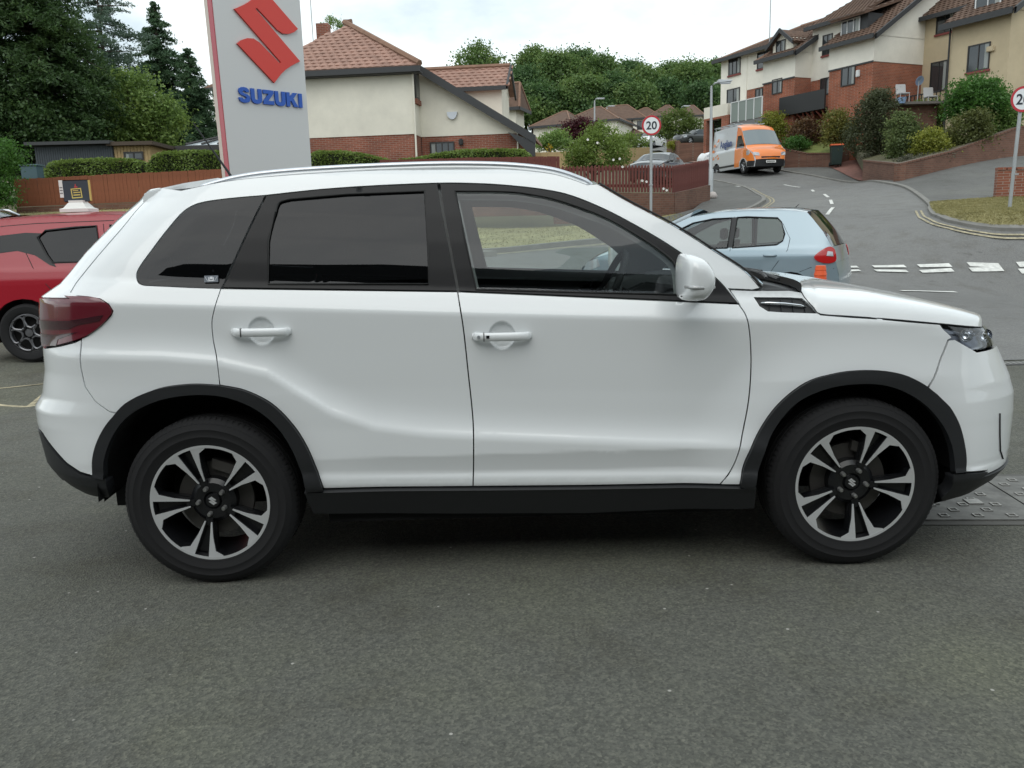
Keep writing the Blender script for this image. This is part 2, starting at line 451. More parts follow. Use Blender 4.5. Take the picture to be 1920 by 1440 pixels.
# remove the door-frame dip behind the A pillar: glass line ends at the mirror triangle
def build_side(mirror):
    nm = lambda s: s
    P = dict(mirror=mirror)
    tg = lambda o: o
    surf_panel('body_side', m_white, suv, S, inset(body_poly, G*.6), extra=CREASE, warp=hwarp, **P)
    RD = PX([(414, 541)])+PX([(858, 547)])+PS(SHUT_B, 5)[1:]+PX([(750, 913), (607, 916)])+PS(ARCH_R2, 5)[::-1][1:]+PS(SHUT_R, 4)[1:-1]
    FD = PX([(858, 547), (1385, 570)])+PS(SHUT_F, 5)[1:]+PX([(1100, 910), (887, 912)])+PS(SHUT_B, 5)[::-1][1:-1]
    doors = []
    for k, (poly, hb) in enumerate(((RD, HBOWL[0]), (FD, HBOWL[1]))):
        ex = [(hb[0]+r*math.cos(t), hb[1]+r*math.sin(t)) for r, n in ((.01, 6), (.02, 12), (.03, 18), (.038, 22), (.043, 26), (.047, 30), (.0505, 34), (.053, 36), (.058, 36)) for t in [2*math.pi*(i+.5*(r > .03))/n for i in range(n)]]+[c for c in CREASE if math.hypot(c[0]-hb[0], c[1]-hb[1]) > .06]
        d = surf_panel('door', m_white, suv, S, inset(poly, G), extra=ex, warp=hwarp, **P)
        doors.append(d)
        hx, hz = hb; sg = 1 if mirror else -1
        yb = float(-S(hx, hz+.06)[1])
        h = MB()
        L0, L1 = hx-.112, hx+.112
        Pp = smooth_line([(L0, sg*(yb-.004), hz), (L0+.02, sg*(yb+.018), hz), (L0+.06, sg*(yb+.028), hz-.001), (L1-.06, sg*(yb+.028), hz-.002), (L1-.02, sg*(yb+.018), hz-.003), (L1, sg*(yb-.004), hz-.003)], 6)
        n = len(Pp); V = []; Fc = []; SG = 10
        for i, p in enumerate(Pp):
            e = min(1, (math.sin(math.pi*min(max(i/(n-1), .02), .98))*2.4)); rz_ = .0165*(.55+.45*e)
            for j in range(SG):
                t = 2*math.pi*j/SG; V.append((p[0], p[1]+sg*.010*math.cos(t), p[2]+rz_*np.sign(math.sin(t))*abs(math.sin(t))**.7))
        Fc = [(i*SG+j, i*SG+(j+1) % SG, (i+1)*SG+(j+1) % SG, (i+1)*SG+j) for i in range(n-1) for j in range(SG)]+[tuple(range(SG)), tuple(range((n-1)*SG, n*SG))]
        h.add(V, Fc); ho = h.build('handle', m_white, d, smooth=True)
        h = MB(); h.box(L0+.044, L0+.0465, min(sg*(yb+.016), sg*(yb+.0385)), max(sg*(yb+.016), sg*(yb+.0385)), hz-.016, hz+.016); h.build('handle_seam', m_seal, d)
        if k == 1:
            h = MB(); h.lathe([(0, -.0), (.0065, -.0), (.0065, .006)], 14, c=(L0+.026, sg*(yb+.034), hz)); h.build('lock', m_silver, d)
            h = MB(); h.box(L0+.054, L0+.066, min(sg*(yb+.030), sg*(yb+.0395)), max(sg*(yb+.030), sg*(yb+.0395)), hz-.005, hz+.006); h.build('unlock_button', m_gloss, d)
        # dark skin under the shut lines and the door card inside
    # black window frames
    RF_ = PX([(500, 367.5), (600, 356), (700, 349.5), (820, 344.5)])+PX([(829, 400), (841, 460), (857, 545.5)])+PX([(418, 539)])
    RG = PS([(517, 398), (520, 386), (526, 378), (545, 373)], 4)+PX([(650, 364), (796, 358), (803, 470), (803, 533), (503, 533), (503, 452)])
    FF_ = PX([(825, 344.5)])+PS([(900, 345.5), (960, 349.5), (1020, 356.5), (1070, 367.5), (1130, 391.5), (1190, 422.5), (1250, 458), (1310, 499), (1350, 530), (1383, 568)], 4)+PX([(861, 545.5), (845, 460), (833, 400)])
    FG = PS([(853, 358), (950, 359), (1000, 365), (1050, 376), (1130, 405), (1195, 441), (1245, 475), (1266, 496), (1272, 520)], 4)+PX([(1274, 553), (1080, 548), (893, 543), (872, 450)])
    surf_panel('window_frame', m_seal, doors[0], S, inset(RF_, .001), [RG], off=.001, flange=.010, **P)
    surf_panel('window_frame', m_seal, doors[1], S, inset(FF_, .001), [FG], off=.001, flange=.010, **P)
    surf_panel('window_glass', m_tint, doors[0], S, inset(RG, -.004), off=-.006, flange=0, dz=.014, warp=hwarp, **P)
    surf_panel('window_glass', m_clear, doors[1], S, inset(FG, -.004), off=-.006, flange=0, dz=.014, warp=hwarp, **P)
    surf_panel('quarter_window', m_tint, suv, S, inset(quarter+PX([(497, 366)]), .002), off=-.002, flange=.004, dz=.014, warp=hwarp, **P)
    # bright edge of the glass run / seals
    for loop, dd in ((RG, doors[0]), (FG, doors[1])):
        sc_ = MB(); Q = [Vector((float(a), float(b)*(-1 if mirror else 1), float(c))) for a, b, c in zip(*S(np.array([q[0] for q in loop+loop[:1]]), np.array([q[1] for q in loop+loop[:1]]), .001))]
        sc_.tube(Q, .0045, 6, False); sc_.build('rubber_seal', m_rubber, dd, smooth=True)
    # front wing with the vent
    wing = PX([(1385, 568), (1368, 543), (1412, 544.5), (1480, 544), (1503, 548), (1515, 565), (1538, 590), (1650, 598), (1763, 608), (1770, 618), (1786, 633), (1778, 638), (1765, 670), (1752, 708), (1740, 727)])
    AFs = PS(ARCH_F, 5); AFs = [q for q in AFs if q[0] < wing[-1][0]-.01]
    wing = wing+AFs[::-1]+PX([(1350, 908.5)])+PS(SHUT_F, 5)[::-1][1:-1]
    vent = PX([(1413, 557), (1480, 557.5), (1504, 559), (1515, 568), (1536, 588), (1470, 586), (1440, 584), (1424, 574)])
    w_ = surf_panel('front_wing', m_white, suv, S, inset(wing, G), [vent], extra=CREASE, warp=hwarp, **P)
    vo = surf_panel('wing_vent', m_black, suv, S, inset(vent, -.002), off=-.010, flange=0, **P)
    def onS(u, v, off):
        s, z = px(u, v); a = S(np.array([s]), np.array([z]), np.array([off])); return Vector((float(a[0][0]), float(a[1][0])*(-1 if mirror else 1), float(a[2][0])))
    b = MB(); b.tube([onS(1427, 567, -.003), onS(1440, 568.5, .002), onS(1470, 570, .003), onS(1500, 573, .002), onS(1512, 575, -.003)], [.003, .0055, .0055, .005, .003], 8); b.build('chrome_bar', m_chrome, vo, smooth=True)
    for uu in (1440, 1462, 1484, 1506):
        b = MB(); b.tube([onS(uu+3, 561, -.006), onS(uu-3+8, 584, -.006)], .003, 5); b.build('vent_rib', m_black, vo)
    # arch trims
    def trim(outer, inner, name):
        o = [q for q in outer]; i_ = [q for q in inner]
        poly = o+i_[::-1]
        t = surf_panel(name, m_black, suv, S, poly, off=.017, flange=.03, dz=.02, dx=.02, **P)
    trim(PS(ARCH_R, 5)+PS(ARCH_R2, 5)[1:], PS(ARCH_RI, 5), 'wheel_arch_trim')
    trim(PS(ARCH_F, 5)+PS(ARCH_F2, 5)[1:], PS(ARCH_FI, 5), 'wheel_arch_trim')
    # sill
    sill = PX([(572, 919), (750, 915), (900, 914), (1100, 912), (1416, 911), (1412, 948), (1100, 957), (850, 958), (590, 958)])
    surf_panel('sill_trim', m_black, suv, S, sill, off=.016, flange=.05, **P)
    # rear lamp
    lp = PX([(84, 651.5), (100, 649.5), (115, 647)])+PS([(140, 640), (165, 630), (190, 612), (208, 593), (212, 583), (204, 570), (188, 560), (165, 556), (120, 555)], 4)
    s1, z1 = lp[0]; s2, z2 = lp[-1]
    lampP = lp+[RP(.5, 1.130), RP(.8, 1.128), RP(1.1, 1.115), RP(1.15, 1.03), RP(1.0, .945), RP(.85, .940)]
    lm = surf_panel('tail_light', m_lamp, suv, S, inset(lampP, G), off=.006, flange=.03, **P)
    band = [RP(1.0, 1.035), RP(.75, 1.045), RP(.5, 1.050)]+PX([(150, 598), (196, 590), (188, 602), (150, 609)])+[RP(.5, 1.018), RP(.75, 1.012), RP(1.0, 1.005)]
    surf_panel('lamp_band', m_lampd, lm, S, band, off=.0075, flange=0, **P)
    low_ = [RP(1.0, .985), RP(.6, .995)]+PX([(150, 622), (112, 636)])+[RP(.6, .952), RP(1.0, .955)]
    surf_panel('lamp_band', m_lampd, lm, S, low_, off=.0075, flange=0, **P)
    # rear bumper side and rear skirt
    bump = PX([(153, 636), (152, 690), (160, 725), (178, 752), (206, 772)])+ARCH_RS[:i0+1][::-1]
    k = PX([(176, 893)])[0]
    bump = bump+[k]+PX([(150, 885), (125, 868), (100, 840), (80, 812)])+[RP(.75, .605), RP(1.0, .60), RC(.60), RC(.70), RC(.80), RC(.93), RP(1.2, .935), RP(1.0, .941), RP(.85, .936)]+PX([(84, 653), (100, 651), (115, 648.5), (140, 642)])
    surf_panel('rear_bumper', m_white, suv, S, inset(bump, G), extra=CREASE, **P)
    sk = PX([(78, 812), (98, 842), (123, 870), (148, 888), (176, 896), (199, 897), (206, 931), (185, 930), (160, 924), (120, 898)])+[RP(.75, .40), RP(1.1, .38), RC(.38), RC(.48), RC(.595), RP(1.0, .595), RP(.75, .60)]
    surf_panel('rear_skirt', m_black, suv, S, sk, off=.004, flange=.05, **P)
    # tailgate half (outer corner to the middle)
    tg_ = [RC(z) for z in (.94, 1.0, 1.06, 1.12, 1.18, 1.25, 1.32, 1.39, 1.46, 1.53)]+[(a-.004, b) for a, b in TAILEDGE if b > 1.145]+[RP(.45, 1.137), RP(.8, 1.133), RP(1.11, 1.12), RP(1.16, 1.03), RP(.96, .94)]
    rw = [RP(.98, 1.20), RP(1.0, 1.30), RP(1.02, 1.40), RP(1.06, 1.47), RC(1.47), RC(1.38), RC(1.29), RC(1.20)]
    surf_panel('tailgate', m_white, suv, S, tg_, [inset(rw, .0)], **P)
    surf_panel('rear_window', m_tint, suv, S, inset(rw, -.003), off=-.003, flange=0, **P)
    # front bumper and lamp
    wx = wing[-1][0] if False else PX([(1740, 727)])[0][0]
    AF2 = [q for q in PS(ARCH_F, 5)+PS(ARCH_F2, 5)[1:] if q[0] > wx+.005]
    fb = AF2[::-1]+PX([(1740, 727), (1752, 708), (1765, 670), (1779, 638), (1790, 636), (1832, 660)])
    zt = fb[-1][1]
    fb = fb+[FP(.85, .83), FP(1.0, .80), FP(1.1, .66), FC(.66), FC(.58), FC(.5), FC(.43), FC(.37), FP(1.2, .362), FP(.9, .35), FP(.6, .345)]+PX([(1850, 882)])
    surf_panel('front_bumper', m_white, suv, S, inset(fb, G), **P)
    gr = [FP(.92, .915), FP(.93, .845), FP(1.0, .805), FP(1.1, .665), FC(.665), FC(.75), FC(.83), FC(.915)]
    surf_panel('grille', m_gloss, suv, S, gr, off=-.01, flange=0, **P)
    fs = PX([(1785, 889), (1806, 888), (1850, 884)])+[FP(.6, .342), FP(.9, .347), FP(1.2, .358), FC(.366), FC(.30), FC(.25), FP(1.2, .25), FP(.9, .25)]+PX([(1850, 918), (1762, 932)])
    surf_panel('front_skirt', m_black, suv, S, fs, off=.008, flange=.05, **P)
    hl = PX([(1766, 609), (1792, 611.5), (1822, 614)])+[FP(.75, .918), FP(.91, .915), FP(.92, .845)]+PX([(1832, 658), (1790, 634)])
    hd = surf_panel('headlight', m_hl, suv, S, inset(hl, G), off=-.002, flange=.0, **P)
    surf_panel('lamp_housing', m_hin, hd, S, inset(hl, .002), off=-.045, flange=0, **P)
    for q in ((.62, .895, .026), (.80, .885, .028)):
        c_ = S(np.array([FP(q[0], .89)[0]]), np.array([q[1]]), np.array([-.03])); c_ = [float(t[0]) for t in c_]
        b = MB(); bm_ = [(r_*q[2], 0) for r_ in (1,)]
        b.lathe([(q[2], .0), (q[2]*.9, .012), (q[2]*.6, .022), (0, .026)], 18, c=(c_[0]+.02, c_[1]*(-1 if mirror else 1), c_[2])); b.build('lamp_reflector', m_chrome, hd, smooth=True)
    # fog lamp slot line on the bumper corner
    b = MB(); b.tube([onS(1874, 775, .002), onS(1874, 815, .002), onS(1875, 845, .002), onS(1880, 860, .002)], .003, 5); b.build('bezel_line', m_black, suv)
    # inner trims
    dc = PX([(420, 545), (1370, 566), (1340, 900), (610, 905)])
    surf_panel('door_card', m_trim, suv, S, inset(dc, .01), off=-.06, flange=0, dx=.15, dz=.1, **P)
    inner = TAILEDGE[:-3]+PX([(250, 560), (1375, 575)])+APIL[::-1][3:]+TOP[::-1]
    hole2 = inset(FG, -.004)
    surf_panel('inner_pillar_trim', m_liner, suv, S, inset(inner, .02), [inset(RG, .004), inset(FG, .012), inset(quarter+PX([(497, 366)]), .02)], off=-.045, flange=.0, dx=.08, dz=.05, **P)
    return doors

m_lampd = mat('tail_lamp_dark', (.045, .008, .014), .15, 0, 1.0)
m_lamp = mat('tail_lamp_red', (.13, .012, .022), .12, 0, 1.0)
m_hl = glass('lamp_glass', (.92, .94, .97))
m_hin = mat('lamp_inside', (.42, .45, .52), .25, .5)
build_side(False); build_side(True)
def S3(s, z, off=0., sg=-1):
    a = S(np.array([s]), np.array([z]), np.array([off])); return Vector((float(a[0][0]), float(a[1][0])*(-sg), float(a[2][0])))
def gridmesh(rows, flip=False):
    n = len(rows); m = len(rows[0]); V = [tuple(p) for r in rows for p in r]
    Fc = [(i*m+j, i*m+j+1, (i+1)*m+j+1, (i+1)*m+j) for i in range(n-1) for j in range(m-1)]
    if flip: Fc = [f[::-1] for f in Fc]
    return V, Fc
def fixnormals(me, up=(0, 0, 1)):
    bm = bmesh.new(); bm.from_mesh(me); bm.normal_update()
    s = sum(f.normal.dot(Vector(up))*f.calc_area() for f in bm.faces)
    if s < 0: bmesh.ops.reverse_faces(bm, faces=bm.faces)
    bm.to_mesh(me); bm.free(); me.update()
def sheet(name, rows, m, parent=None, up=(0, 0, 1), smooth=True):
    V, Fc = gridmesh(rows); me = mesh(name, V, Fc, m, smooth=smooth); fixnormals(me, up); return link(name, me, parent)
# bonnet
E_ = PS([(1503, 548), (1507, 556), (1515, 566), (1526, 578), (1539, 590), (1590, 594), (1650, 598), (1710, 603), (1770, 608.5), (1812, 612.5), (1843, 614.5)], 4)+[FP(.86, .917), FP(1.0, .915)]
E3 = [S3(e[0], e[1]+.0045) for e in E_]
Hx = [2.3, 2.4, 2.6, 2.79, 2.93, 3.05, 3.15, 3.21, 3.25]; Hz = [1.108, 1.100, 1.082, 1.044, 1.008, .972, .944, .928, .914]
QS = [1, .992, .984, .97, .95, .92, .88, .8, .65, .5, .35, .2, .1, 0]
def prof(q): return float(np.interp(q, [0, .5, .8, .90, .95, .975, .988, 1], [1, .965, .86, .74, .60, .44, .26, 0]))
rows = []
ex0, ex1 = E3[0].x, E3[-1].x
for e in E3:
    t = (e.x-ex0)/(ex1-ex0); cx_ = 2.42+(3.245-2.42)*t
    r = []
    for q in QS+[-q for q in QS[::-1][1:]]:
        a = abs(q); x = e.x+(cx_-e.x)*(1-a**2.2); hc = float(np.interp(x, Hx, Hz)); b = max(hc-e.z, 0.0)
        r.append((x, e.y*q, e.z+b*prof(a)))
    rows.append(r)
bon = sheet('bonnet', rows, m_white, suv)
b = MB(); b.tube([S3(e[0], e[1]+.0015, .0008) for e in E_[:-2]], .0018, 5, False); b.build('bonnet_seam', m_seal, bon)
b = MB(); b.tube([S3(e[0], e[1]+.0015, .0008, 1) for e in E_[:-2]], .0018, 5, False); b.build('bonnet_seam', m_seal, bon)
# bonnet underside lip at its rear edge
rows = [[(p[0], p[1], p[2]) for p in rows[0]], [(p[0]-.004, p[1], p[2]-.03) for p in rows[0]]]
sheet('bonnet_edge', rows, m_seal, bon, up=(-1, 0, 0))
# windscreen
Wd = APIL
A3 = [S3(*a) for a in Wd]
rows = []
for i, a in enumerate(A3):
    t = i/(len(A3)-1); bx = .015+.15*t*t; bz = .02*(1-t)
    rows.append([(a.x+bx*(1-q*q), a.y*q, a.z+bz*(1-q*q)) for q in np.linspace(1, -1, 25)])
wsr = rows
sheet('windscreen', rows, glass('windscreen_glass', (.78, .84, .82)), suv, up=(1, 0, 1))
ed = MB(); ed.tube([Vector(r[0])+Vector((.006, 0, .004)) for r in rows], .0045, 6); ed.build('windscreen_seal', m_rubber, suv, smooth=True)
ed = MB(); ed.tube([Vector(r[-1])+Vector((.006, 0, .004)) for r in rows], .0045, 6); ed.build('windscreen_seal', m_rubber, suv, smooth=True)
# cowl and wipers
base = [Vector(p) for p in wsr[-1]]
hood = [Vector((r[0], r[1], r[2])) for r in [(E3[0].x+(2.42-E3[0].x)*(1-abs(q)**2.2), E3[0].y*q, 1.06) for q in np.linspace(1, -1, 25)]]
rows = [[b+Vector((-.01, 0, -.012)) for b in base], [b.lerp(h, .5)+Vector((0, 0, -.015)) for b, h in zip(base, hood)], hood, [h+Vector((.04, 0, -.03)) for h in hood]]
sheet('cowl', rows, m_black, suv)
for y0, y1 in ((-.55, .05), (-.02, .55)):
    i0_, i1_ = int((y0*-1+.75)/1.5*24), int((y1*-1+.75)/1.5*24)
    P_ = [base[k]+Vector((.012, 0, .022)) for k in range(min(i0_, i1_), max(i0_, i1_)+1)]
    b = MB(); b.tube(P_, .007, 6); b.tube([P_[len(P_)//2]+Vector((0, 0, .004)), P_[0].lerp(P_[-1], .0)+Vector((.05, 0, -.005))], .008, 6); b.build('wiper', m_black, suv)
# roof
T3 = [S3(*t) for t in TOP]
T3 = [t for t in T3 if t.x < A3[0].x-.01]+[A3[0].copy()]
rows = []
for t in T3:
    rows.append([(t.x+.015*(1-q*q)*max(0, (t.x-1.0)/.5)-.05*(1-q*q)*max(0, (.3-t.x)/.4), t.y*q, t.z+.035*(1-abs(q)**2.2)) for q in np.linspace(1, -1, 21)])
sheet('roof', rows, m_white, suv)
# roof spoiler
so_ = [on_y(u, v, HY-.57) for u, v in ((410, 333), (345, 343), (288, 355.5), (272, 360), (267, 366), (267, 382), (272, 388), (292, 373), (312, 360), (410, 350))]
b = MB(); b.prism([(p.x, -.57, p.z) for p in so_], (0, 1.14, 0)); so = b.build('roof_spoiler', m_white, suv, smooth=50, bevel=.006)
# rails
for sg in (-1, 1):
    R3 = [Vector((a, sg*(.585), b)) for a, b in smooth_line([(x_, z_) for x_, z_ in top_rail], 5)]
    Pp = [Vector((R3[0].x-.05, sg*.60, R3[0].z-.035))]+R3+[Vector((R3[-1].x+.05, sg*.60, R3[-1].z-.035))]
    b = MB(); b.tube([p+Vector((0, 0, -.010)) for p in Pp], [.006]+[.0125]*(len(Pp)-2)+[.006], 10); ra = b.build('roof_rail', m_silver, suv, smooth=True)
    b = MB(); b.tube([p+Vector((0, sg*.004, -.024)) for p in Pp], .011, 6); b.build('rail_foot', m_white, ra, smooth=True)
b = MB(); a0 = on_y(437, 327, HY); b.tube([Vector((a0.x, 0, a0.z-.03)), Vector((a0.x-.02, 0, a0.z+.01)), Vector((on_y(362, 230, HY).x, 0, on_y(362, 230, HY).z))], [.009, .006, .0025], 7); b.build('antenna', m_black, suv)
# door mirrors
mo = [(1277, 480), (1300, 478), (1318, 488), (1330, 508), (1332, 527), (1326, 545), (1312, 560), (1296, 563), (1275, 558), (1272, 520)]
mo = [on_y(u, v, HY-.99) for u, v in mo]; mo = smooth_line([(p.x, p.z) for p in mo], 4, True)
mc = np.mean(mo, 0)
for sg in (-1, 1):
    rows = []
    for y, k in ((-.900, .55), (-.905, .80), (-.915, .93), (-.94, 1), (-.99, 1), (-1.04, .97), (-1.08, .90), (-1.105, .78), (-1.118, .6), (-1.122, .3)):
        rows.append([(mc[0]+(p[0]-mc[0])*k, y*-sg, mc[1]+(p[1]-mc[1])*k) for p in mo+[mo[0]]])
    V, Fc = gridmesh(rows); Fc += [tuple(range(len(mo)+1)), tuple(range(len(V)-len(mo)-1, len(V)))]
    me = mesh('mirror', V, Fc, m_white, smooth=True)
    bm = bmesh.new(); bm.from_mesh(me); bmesh.ops.remove_doubles(bm, verts=bm.verts, dist=1e-5); bmesh.ops.recalc_face_normals(bm, faces=bm.faces); bm.to_mesh(me); bm.free()
    mir = link('mirror', me, suv)
    b = MB(); zi = on_y(1300, 534, HY-.99).z; xi = [on_y(u, 534, HY-.99).x for u in (1276, 1331)]
    b.tube([Vector((xi[0]+.0, sg*1.075, zi)), Vector((xi[0]+.015, sg*1.122, zi)), Vector((xi[0]+.05, sg*1.118, zi-.002)), Vector((xi[1]-.006, sg*1.07, zi-.004)), Vector((xi[1]+.001, sg*.98, zi-.004))], .0065, 8); b.build('indicator', mat('indicator_lens', (.45, .46, .46), .2, .3), mir, smooth=True)
    x0_, x1_ = xi[0]-.001, xi[0]+.006
    b = MB(); b.prism([(x0_-.002, sg*(abs(y)), mc[1]+dz) for y, dz in ((.93, -.05), (.93, .05), (.94, .06), (1.03, .06), (1.05, .04), (1.05, -.04), (1.03, -.06), (.94, -.06))], (.006, 0, 0)); b.build('mirror_glass', m_chrome, mir)
    b = MB(); q1 = on_y(1300, 558, HY-.9); q2 = on_y(1372, 556, HY-.83)
    b.tube([Vector((mc[0]+.0, sg*.93, mc[1]-.065)), Vector((mc[0]+.03, sg*.88, mc[1]-.072)), Vector((mc[0]+.06, sg*.79, mc[1]-.068))], [.018, .015, .022], 10); b.build('mirror_arm', m_black, mir, smooth=True)

# wheels ----------------------------------------------------------
m_tyre = mat('tyre', (.009, .009, .010), .85, bump=(60, .2, .002))
m_mach = mat('machined_alloy', (.66, .67, .68), .36, .45)
m_rimb = mat('black_alloy', (.010, .0105, .012), .25, .1)
m_disc = mat('brake_disc', (.10, .095, .09), .5, .6)
def tyre_mesh(Rt=.334, hw=.1075, Rr=.2165, seg=96):
    V = []; Fc = []; pr = []
    side = [(Rr+.004, .088), (Rr+.012, .098), (Rr+.018, .0990), (Rr+.020, .1005), (Rr+.023, .1005), (Rr+.025, .1005), (Rr+.032, .1048), (Rr+.046, .1066), (Rr+.048, .1082), (Rr+.051, .1082), (Rr+.053, .1072), (Rr+.060, .1075), (Rr+.074, .1062), (Rr+.076, .1074), (Rr+.078, .1074), (Rr+.08, .1055), (Rt-.022, .100), (Rt-.010, .092), (Rt-.003, .082)]
    half = side+[(Rt-.001, .072), (Rt, .060), (Rt-.007, .0585), (Rt-.007, .0515), (Rt, .050), (Rt+.001, .028), (Rt-.007, .0265), (Rt-.007, .0195), (Rt+.001, .018)]
    pr = [(r, -y) for r, y in half]+[(r, y) for r, y in half[::-1]]
    b = MB(); b.lathe(pr, seg)
    # shoulder tread blocks
    for k in range(seg):
        a = 2*math.pi*(k+.5)/seg
        for sg in (-1, 1):
            pts = []
            for (r, y) in ((Rt-.018, .0995), (Rt-.002, .084), (Rt+.0025, .066), (Rt-.006, .066)):
                pts.append((r, y*sg))
            w = math.pi/seg*.66
            Vv = [(r*math.cos(a+q), y, r*math.sin(a+q)) for q in (-w, w) for r, y in pts]
            b.add(Vv, [(0, 1, 5, 4), (1, 2, 6, 5), (2, 3, 7, 6), (0, 3, 2, 1), (4, 5, 6, 7)])
    return b
def pol(r, a): return (r*math.sin(a), r*math.cos(a))   # angle clockwise from the top as seen from outside (-y side, x right)
RR = .231
me_tyre = tyre_mesh().mesh('tyre', m_tyre, smooth=40)
bb = MB()
bb.lathe([(RR, -.094), (RR, -.098), (RR*.955, -.0975), (RR*.95, -.088), (RR*.935, -.06), (RR*.90, .0), (RR*.88, .07), (RR*.98, .09), (RR, .096), (RR*1.02, .09), (RR*.93, .0), (RR*.97, -.06)], 72)
def spoke_poly(sg, grow=0.):
    g = grow
    P_ = [(.37, 6.6-g*40), (.96, 7.2-g*15), (.968, 23+g*15), (.94, 21.5+g*12), (.865, 14.6+g*14), (.62, 11.9+g*22), (.37, 10.0+g*40)]
    return [(RR*r, sg*D2R(a)) for r, a in P_]
fac = MB(); fac.lathe([(RR*.955, -.0985), (RR*1.002, -.099), (RR*1.002, -.094), (RR*.955, -.094)], 96, closed=True)
blk = MB()
def extr(mb, poly, y0, y1):
    P3 = [(pol(r, a)[0], y0(r), pol(r, a)[1]) for r, a in poly]; n = len(P3)
    Q3 = [(p[0]*1, y1(r), p[2]) for p, (r, a) in zip(P3, poly)]
    mb.add(P3+Q3, [tuple(range(n)), tuple(range(n, 2*n))[::-1]]+[(i, n+i, n+(i+1) % n, (i+1) % n) for i in range(n)])
yf = lambda r: -.0985+.018*(1-r/RR)**1.1*1.6
for k in range(5):
    for sg in (-1, 1):
        c_ = D2R(72*k)
        poly = [(r, a+c_) for r, a in spoke_poly(sg)]
        if sg < 0: poly = poly[::-1]
        extr(fac, poly, yf, lambda r: yf(r)+.004)
        poly = [(r, a+c_) for r, a in spoke_poly(sg, .055)]
        if sg < 0: poly = poly[::-1]
        extr(blk, poly, lambda r: yf(r)+.0042, lambda r: yf(r)+.045)
    w = [(RR*.30, c_-D2R(13)), (RR*.95, c_-D2R(15)), (RR*.95, c_+D2R(15)), (RR*.30, c_+D2R(13))]
    extr(blk, w, lambda r: yf(r)+.028, lambda r: yf(r)+.05)
    # web between the twin spokes near the hub
    w = [(RR*.30, c_-D2R(11)), (RR*.44, c_-D2R(8)), (RR*.44, c_+D2R(8)), (RR*.30, c_+D2R(11))]
    extr(blk, w, lambda r: yf(r)+.008, lambda r: yf(r)+.04)
blk.lathe([(0, -.062), (.024, -.062), (.030, -.058), (.036, -.066), (.072, -.068), (.088, -.056), (.09, -.02), (0, -.02)], 40)
blk.V and bb.add(blk.V, blk.F)
def recalc(me):
    bm = bmesh.new(); bm.from_mesh(me); bmesh.ops.recalc_face_normals(bm, faces=bm.faces); bm.to_mesh(me); bm.free()
me_rim = bb.mesh('wheel', m_rimb); recalc(me_rim); autosmooth(me_rim, 30)
me_face = fac.mesh('machined_face', m_mach); recalc(me_face); autosmooth(me_face, 20)
b = MB(); b.lathe([(0, -.090), (.006, -.090), (.0085, -.086), (.0095, -.066), (.012, -.062)], 10); me_nut = b.mesh('wheel_nut', mat('nut', (.42, .42, .41), .35, .9), smooth=30)
b = MB(); b.lathe([(0, -.07), (.0265, -.0695), (.030, -.062)], 24); me_cap = b.mesh('hub_cap', m_rimb, smooth=30)
def wheel(cx, sg, rot, seed):
    w = link('wheel', me_rim, suv, (cx, sg*.7675, .334), (0, 0, 0 if sg < 0 else math.pi))
    # turn about the axle
    w.rotation_euler = (0, D2R(rot), 0) if sg < 0 else (0, D2R(rot), math.pi)
    link('tyre', me_tyre, w); link('machined_face', me_face, w)
    for k in range(5):
        a = D2R(72*k); p = pol(.0535, a); link('wheel_nut', me_nut, w, (p[0], 0, p[1]))
    link('hub_cap', me_cap, w)
    b = MB(); b.lathe([(.05, -.02), (.148, -.02), (.148, .0), (.05, .0)], 48, closed=True)
    link('brake_disc', b.mesh('brake_disc', m_disc, smooth=30), w)
    b = MB(); c0 = D2R(-rot+20)
    for q in range(6):
        pass
    P_ = [(.125, c0-.35), (.165, c0-.32), (.165, c0+.32), (.125, c0+.35)]
    extr(b, P_, lambda r: -.045, lambda r: .03); link('brake_caliper', b.mesh('brake_caliper', m_disc), w)
    b = MB(); emb3(b, lambda u_, v_, t: (u_*.0165, t, v_*.0175), -.0715, -.069)
    eo = b.build('emblem', m_mach, w); eo.rotation_euler = (0, -D2R(rot) + (.0 if sg < 0 else 0), 0)
    return w
EMB = [(765, 490), (735, 503), (690, 528), (650, 555), (612, 592), (560, 660), (265, 348), (300, 320), (345, 306), (395, 309), (440, 338), (598, 510), (614, 494)]
EMB = [((x-503.5)/270, (281.5-y)/380) for x, y in EMB]; EMB = EMB+[(-x, -y) for x, y in EMB]
def emb3(mb, mk, t0, t1):
    n = len(EMB); mb.add([mk(a, b_, t0) for a, b_ in EMB]+[mk(a, b_, t1) for a, b_ in EMB], [tuple(range(n)), tuple(range(n, 2*n))[::-1]]+[(i, n+i, n+(i+1) % n, (i+1) % n) for i in range(n)])
for cx_, rot in ((0, 50), (2.5, 25)):
    for sg in (-1, 1): wheel(cx_, sg, rot, 0)
